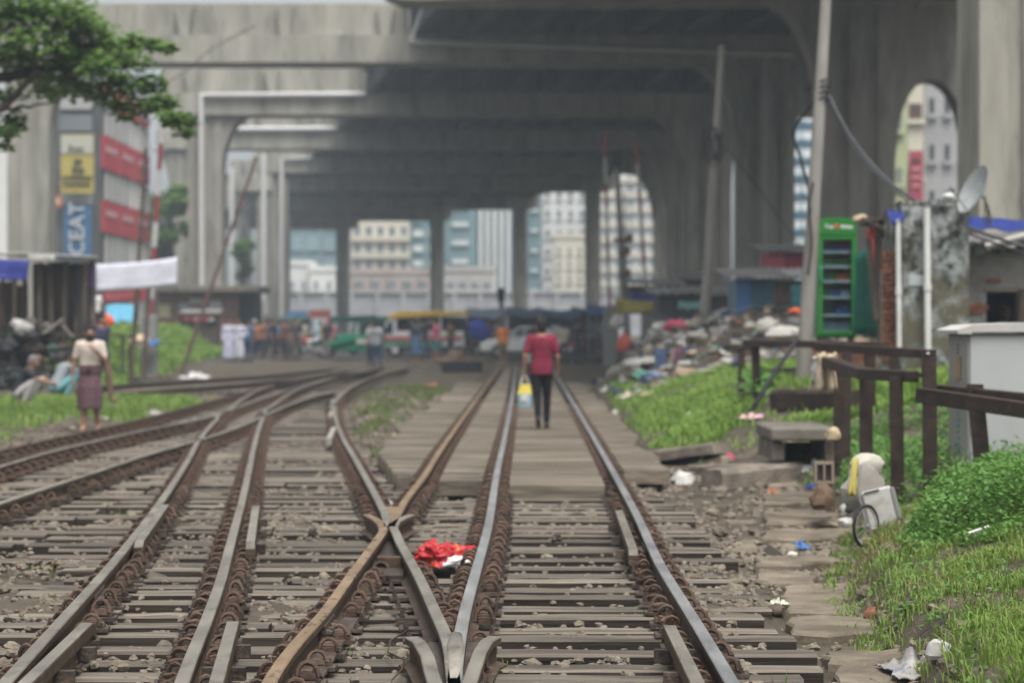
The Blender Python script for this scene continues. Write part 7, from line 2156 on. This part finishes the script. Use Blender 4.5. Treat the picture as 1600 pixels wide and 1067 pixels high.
lit('bright blue plastic bag on the path', 1250, 858, .16, .07, plain((.06, .15, .36), .4), 4.4)
lit('clear grey plastic film left of the bright blue bag', 1228, 856, .14, .03, plain((.33, .37, .38), .35), 5.1, 'plastic_film', 'plastic film')
item('foam_piece', 'white foam lump just below the bright blue bag', 'foam', 1238, 870, (.045, .04, .03), C_WHITE, 12, .25)
item('foam_piece', 'small white foam ball among the sleeper ends on the right', 'foam', 1183, 990, (.028, .025, .02), plain((.7, .7, .69)), 13, .25)
lit('white and green scrap of plastic among the stones beside the sleeper ends', 1216, 944, .12, .04, plain((.48, .50, .40)), 6.3, 'plastic_scrap', 'plastic scrap')
lit('white wrapper with a teal end on the rubble in front of the short post', 1232, 790, .28, .04, plain((.52, .54, .50)), 7.7, 'plastic_scrap', 'plastic scrap', .14, .1)
item('plastic_scrap', 'teal cap end beside the white wrapper on the rubble', 'plastic scrap', 1206, 790, (.05, .04, .02), plain((.15, .42, .42)), 14, .4)
item('plastic_bag', 'big dirty white bag on the rubble left of the fallen post', 'plastic bag', 1068, 760, (.13, .12, .11), plain((.50, .49, .46)), 15, .4)
item('plastic_bag', 'heap of crumpled white plastic in front of the culvert mouth', 'plastic bag', 1248, 744, (.19, .15, .09), plain((.55, .54, .52)), 16, .55)
item('plastic_bag', 'second smaller white bag beside the short post at the culvert', 'plastic bag', 1278, 732, (.1, .1, .07), plain((.52, .51, .49)), 17, .5)
lit('blue plastic scrap on the rubble below the culvert', 1268, 762, .12, .06, plain((.03, .06, .24)), 8.2, 'plastic_scrap', 'plastic scrap')
lit('orange brown wrapper at the left of the rubble', 1210, 770, .14, .06, plain((.36, .14, .08)), 9.2, 'plastic_scrap', 'plastic scrap')
lit('pink and white plastic wrapper on the grass slope', 1178, 654, .42, .08, plain((.60, .36, .42)), 10.2, 'plastic_scrap', 'plastic scrap', .3)
item('plastic_scrap', 'small deep pink scrap beside the long concrete beam', 'plastic scrap', 1140, 720, (.07, .06, .06), plain((.48, .06, .14)), 18, .4)
lit('white paper scrap in the middle of the grass slope', 1082, 648, .26, .06, C_WHITE, 11.2, 'paper_scrap', 'paper')
lit('tan rag near the top of the grass slope', 1018, 618, .4, .1, C_TAN, 12.2, 'rag', 'rag')
lit('white plastic bag at the left foot of the grass slope', 960, 648, .32, .1, C_WHITE, 13.2)
lit('pale plastic bag farther up the left foot of the grass slope', 950, 612, .4, .14, plain((.48, .46, .44)), 14.2)
lit('flat pale board leaning on the left foot of the slope', 985, 622, .5, .12, plain((.42, .36, .31)), 15.2, 'cardboard', 'cardboard')
lit('small blue plastic scrap beside the curved rail left of the first frog', 545, 758, .09, .03, plain((.10, .36, .62), .4), 16.2, 'plastic_scrap', 'plastic scrap')
lit('white plastic scrap between the sleepers in the left turnout', 302, 768, .1, .025, C_WHITE, 17.2, 'plastic_scrap', 'plastic scrap')
for (px, py, m, lb) in ((636, 668, C_WHITE, 'white wrapper in the rubble left of the tan rail'), (628, 680, plain((.5, .36, .2)), 'orange white wrapper in the rubble left of the tan rail'), (672, 652, plain((.45, .45, .43)), 'pale plastic film beside the tan rail'), (683, 648, plain((.5, .12, .15)), 'small red scrap beside the tan rail'), (676, 602, plain((.6, .22, .1)), 'orange scrap on the earth between the tracks'), (612, 700, plain((.4, .4, .38)), 'grey plastic strip at the start of the planks'), (605, 790, plain((.42, .40, .36)), 'pale wrapper lying above the first frog'), (477, 620, plain((.55, .45, .2)), 'small yellow scrap between the curving rails')):
    lit(lb, px, py, .3 if py < 690 else .14, .06, m, px * .11, 'plastic_scrap', 'plastic scrap')
lit('white plastic bag beside the left track near the bearded man', 236, 650, .5, .12, C_WHITE, 18.2)
lit('white scrap on the ground behind the bearded man', 160, 655, .24, .1, C_WHITE, 19.2, 'plastic_scrap', 'plastic scrap')
lit('white plastic bag at the foot of the long grass mound', 304, 592, .9, .25, plain((.5, .49, .48)), 20.2)
mb = MB(); p = onto(1530, 848); mb.tube([p + Vector((-.07, 0, .06)), p + Vector((.07, .05, .1))], .012, 5)
solo(mb, 'stick', C_WHITE, 'short white stick lying on the bank grass below the bush', 'stick', p)
mb = MB()
mb.tube([V2(636, 985, .02), V2(610, 1000, .03), V2(606, 1018, .02), V2(632, 1030, .03), V2(628, 1045, .02), V2(612, 1062, .02), V2(608, 1090, .02)], .0045, 5)
solo(mb, 'wire', M_CLIP, 'thin rusty wire looped on the sleepers left of the nearest frog', 'wire', V2(636, 985, .02), smooth=True)
for k, (px, py) in enumerate(((695, 0), (489, 838), (870, 848))):
    if py:
        p = G(px, py, .0); mb = MB(); crumple(mb, p + Vector((0, 0, .025)), (.045, .04, .03), 30 + k, 10, 8, .6); mb.tube([p + Vector((-.03, 0, 0)), p + Vector((-.02, 0, .06)), p + Vector((.03, 0, .06))], .012, 6)
        solo(mb, 'loose_fastener', M_PLATE, ('', 'dark loose rail fastener on a sleeper left of the first frog', 'dark loose rail fastener on a sleeper of the main track')[k], 'rail fastener', p)

# --- the rubble patch between the tracks and the earth beside the planks
RG = random.Random(31)
class Blades:
    def __init__(s): s.v, s.f = [], []
    def blade(s, x, y, z, h, w, lean):
        a = RG.uniform(0, 6.283); dx, dy = math.cos(a), math.sin(a)
        sx, sy = -dy * w, dx * w
        lx, ly = dx * lean * h, dy * lean * h
        k = len(s.v)
        s.v += [(x - sx, y - sy, z - .01), (x + sx, y + sy, z - .01), (x + lx * .35 - sx * .8, y + ly * .35 - sy * .8, z + h * .6), (x + lx * .35 + sx * .8, y + ly * .35 + sy * .8, z + h * .6), (x + lx, y + ly, z + h * (1 - .3 * lean))]
        s.f += [(k, k + 1, k + 3, k + 2), (k + 2, k + 3, k + 4)]
    def leaf(s, x, y, z, r):
        a = RG.uniform(0, 6.283); t = RG.uniform(-.5, .9)
        d = Vector((math.cos(a) * math.cos(t), math.sin(a) * math.cos(t), math.sin(t))) * r
        b = Vector((-math.sin(a), math.cos(a), RG.uniform(-.5, .5))).normalized() * r * .42
        p = Vector((x, y, z)); k = len(s.v)
        s.v += [tuple(p), tuple(p + d * .5 + b - Vector((0, 0, r * .06))), tuple(p + d), tuple(p + d * .5 - b - Vector((0, 0, r * .06)))]
        s.f += [(k, k + 1, k + 2, k + 3)]
    def build(s, name, m, parent=None):
        me = bpy.data.meshes.new(name); me.from_pydata(s.v, [], s.f); me.materials.append(m); me.update()
        return tag(link(name, me, parent), kind='stuff')
B = Blades()
def tuft(x, y, n, h, w, r):
    for _ in range(n):
        a, q = RG.uniform(0, 6.28), RG.random() ** .5 * r
        xx, yy = x + q * math.cos(a), y + q * math.sin(a)
        B.blade(xx, yy, tz(xx, yy), h * RG.uniform(.5, 1.2), w, RG.uniform(.2, 1.1))
# near bank
for _ in range(7800):
    y = RG.uniform(9.0, 21); x = RG.uniform(1.7, 4.4); d = x - edge_r(y)
    if d < -.12 or x / y * F > 860: continue
    bare = sst(.02, .30, nz(x * 1.9, y * 1.3, 11)) * (1 - sst(.7, 1.3, d)) + .75 * (1 - sst(.0, .30, abs(d - .12) + .12 * nz(y * 2, 3)))
    if y > 12.8 and d < .5: bare = max(bare, .55)
    if RG.random() < min(.9, bare * .85): continue
    tall = 1.0 + .6 * (y < 11.8)
    tuft(x, y, RG.randint(7, 12), .07 * tall * RG.uniform(.5, 1.6), RG.uniform(.003, .0055), .06)
B.build('bank_grass', M_GRASS)
B = Blades()     # roots and dead straw hanging from the lip of the bank
for _ in range(2600):
    y = RG.uniform(9, 18); e = edge_r(y) + .16 * nz(y * .9, 4.2) + .07 * nz(y * 2.7, 9.1); x = e + RG.uniform(.0, .22)
    z = tz(x, y)
    B.blade(x, y, z - .05, RG.uniform(.03, .09), .0022, RG.uniform(.5, 1.6))
for _ in range(420):     # dead stalks among the green blades
    y = RG.uniform(9, 19); x = RG.uniform(1.8, 4.2)
    if x < edge_r(y): continue
    for _k in range(RG.randint(3, 8)):
        xx, yy = x + RG.uniform(-.06, .06), y + RG.uniform(-.06, .06)
        B.blade(xx, yy, tz(xx, yy), RG.uniform(.05, .16), .0026, RG.uniform(.5, 1.6))
B.build('dry_roots', mat('dry_straw', (.13, .08, .045), (.24, .17, .09), scale=6, rough=.9, world_co=True))
# leafy bush
B = Blades()
def bush_h(x, y):
    px = 800 + x / y * F
    lim = 1395 + 14 * nz(y * 3, 1) + max(0, (y - 17.2)) * 36
    return .40 * sst(0, 70, px - lim) * sst(15.2, 16.3, y + .5 * nz(x * 2, 3)) * (1 - sst(18.8, 19.8, y)) * (.78 + .5 * nz(x * 2.2, y * 2.2, 4))
for _ in range(26000):
    y = RG.uniform(15.0, 19.8); x = RG.uniform(2.4, 4.6)
    h = bush_h(x, y)
    if h < .03: continue
    B.leaf(x, y, tz(x, y) + h * (1 - RG.random() ** 2 * .6), RG.uniform(.028, .055))
# weeds behind and under the fence
for _ in range(17000):
    y = RG.uniform(20.4, 29); x = RG.uniform(3.0, 5.4)
    dd = sst(.05, .4, nz(x * 1.2, y * .8, 14) + .35) * sst(3.1, 3.5, x)
    if RG.random() > dd: continue
    B.leaf(x, y, tz(x, y) + RG.random() * .26 * dd, RG.uniform(.035, .065))
for _ in range(900):
    y = RG.uniform(12.5, 15.8); x = edge_r(y) + RG.uniform(-.05, .5)
    if nz(x * 2, y * 2, 33) > .05: B.leaf(x, y, tz(x, y) + RG.random() * .07, RG.uniform(.015, .03))
for _ in range(260):     # broad leaved weeds scattered over the near bank
    y = RG.uniform(9.6, 16); x = edge_r(y) + RG.uniform(.1, 1.4)
    for _k in range(RG.randint(5, 12)):
        xx, yy = x + RG.uniform(-.05, .05), y + RG.uniform(-.05, .05)
        B.leaf(xx, yy, tz(xx, yy) + RG.random() * .06, RG.uniform(.02, .045))
# a few big leaves on the far slope by the pipe
for (px, py) in ((1192, 590), (1190, 600), (1178, 606), (1182, 580), (1196, 610), (1186, 594), (1170, 612)):
    p = onto(px, py + 22)
    for _ in range(5): B.leaf(p.x, p.y, p.z + RG.uniform(.1, .35), RG.uniform(.22, .36))
B.build('leafy_weeds', M_WEED)
# far slope
B = Blades()
M_GRASS2 = mat('lush_slope_grass', (0.17, 0.295, 0.05), (0.275, 0.40, 0.105), scale=.9, rough=.6, trans=.4, c3=(.2, .24, .08), s3=.8, r3=(.6, .8), world_co=True)
for _ in range(60000):
    y = 30 + 42 * RG.random() ** 1.4; x = RG.uniform(1.6, 6.6); d = x - edge_r(y)
    if d < .08: continue
    dens = sst(.05, .5, d) * (1 - .95 * sst(.0, .28, nz(x * .9, y * .3, 21))) * (1 - sst(5.0, 5.6, x) * (y > 36))
    if y > 52 and x > 3.0: dens *= .25
    if RG.random() > dens: continue
    B.blade(x, y, tz(x, y), RG.uniform(.05, .15), .012 + .0002 * y, RG.uniform(.2, .9))
B.build('slope_grass', M_GRASS2)
B = Blades()
for _ in range(16000):
    y = RG.uniform(35, 54); x = RG.uniform(-11.5, -5.6)
    dens = sst(-5.7, -6.5, x + .3 * nz(y * .7, 2)) * (1 - .8 * sst(.1, .35, nz(x * .7, y * .4, 25)))
    if RG.random() > dens or abs(x - xat(R11, y)) < .5 or (y < 41.5 and x > -7.6): continue
    B.blade(x, y, tz(x, y), RG.uniform(.07, .2), .014, RG.uniform(.2, .9))
for _ in range(30000):
    y = RG.uniform(66, 148); xf = -11.7 - (y - 77) * .056; x = xf - RG.uniform(-.3, 4.2)
    if RG.random() > (sst(-.3, .3, xf - x) * sst(66, 72, y) * (1 - .6 * sst(.15, .4, nz(x * .5, y * .2, 27)))): continue
    B.blade(x, y, tz(x, y), RG.uniform(.2, .42), .03 + .0002 * y, RG.uniform(.2, .9))
B.build('mound_grass', M_GRASS2)
# sparse weeds between the sleepers and on the rubble patch
B = Blades()
def okrail(x, y): return clear_of_rails(x, y)
for _ in range(70):
    y = 9.5 + 22 * RG.random() ** 1.3; x = RG.uniform(-4.8, 1.3)
    if okrail(x, y): tuft(x, y, RG.randint(5, 14), RG.uniform(.08, .17), .0028, .04)
for _ in range(800):
    y = RG.uniform(30, 66); x = RG.uniform(-3.8, -.6)
    if xat(R4, y) + .3 < x < xat(R5, y) - 1.0 and nz(x * .9, y * .3, 41) > -.1: tuft(x, y, 9, .12, .012, .22)
for _ in range(260):
    y = RG.uniform(20, 30); x = RG.uniform(-5, -2.6)
    if okrail(x, y) and nz(x, y, 43) > .05: tuft(x, y, 6, .1, .006, .1)
B.build('track_weeds', mat('yellowish_weeds', (0.09, 0.15, 0.03), (0.19, 0.24, 0.07), scale=2, rough=.6, trans=.35, world_co=True))
# ================================================================== HAZE
hz = MB(); hz.box2((-650, -25, -1.4), (650, 668, 62))
M_HAZE = bpy.data.materials.new('pale_haze_air')
M_HAZE.use_nodes = True
hn = M_HAZE.node_tree; hn.nodes.clear()
ho = hn.nodes.new('ShaderNodeOutputMaterial'); hv = hn.nodes.new('ShaderNodeVolumePrincipled')
hv.inputs['Color'].default_value = (.76, .88, 1.0, 1)
hv.inputs['Density'].default_value = 0.0008
hn.links.new(hv.outputs[0], ho.inputs['Volume'])
tag(hz.build('haze', M_HAZE), kind='stuff')
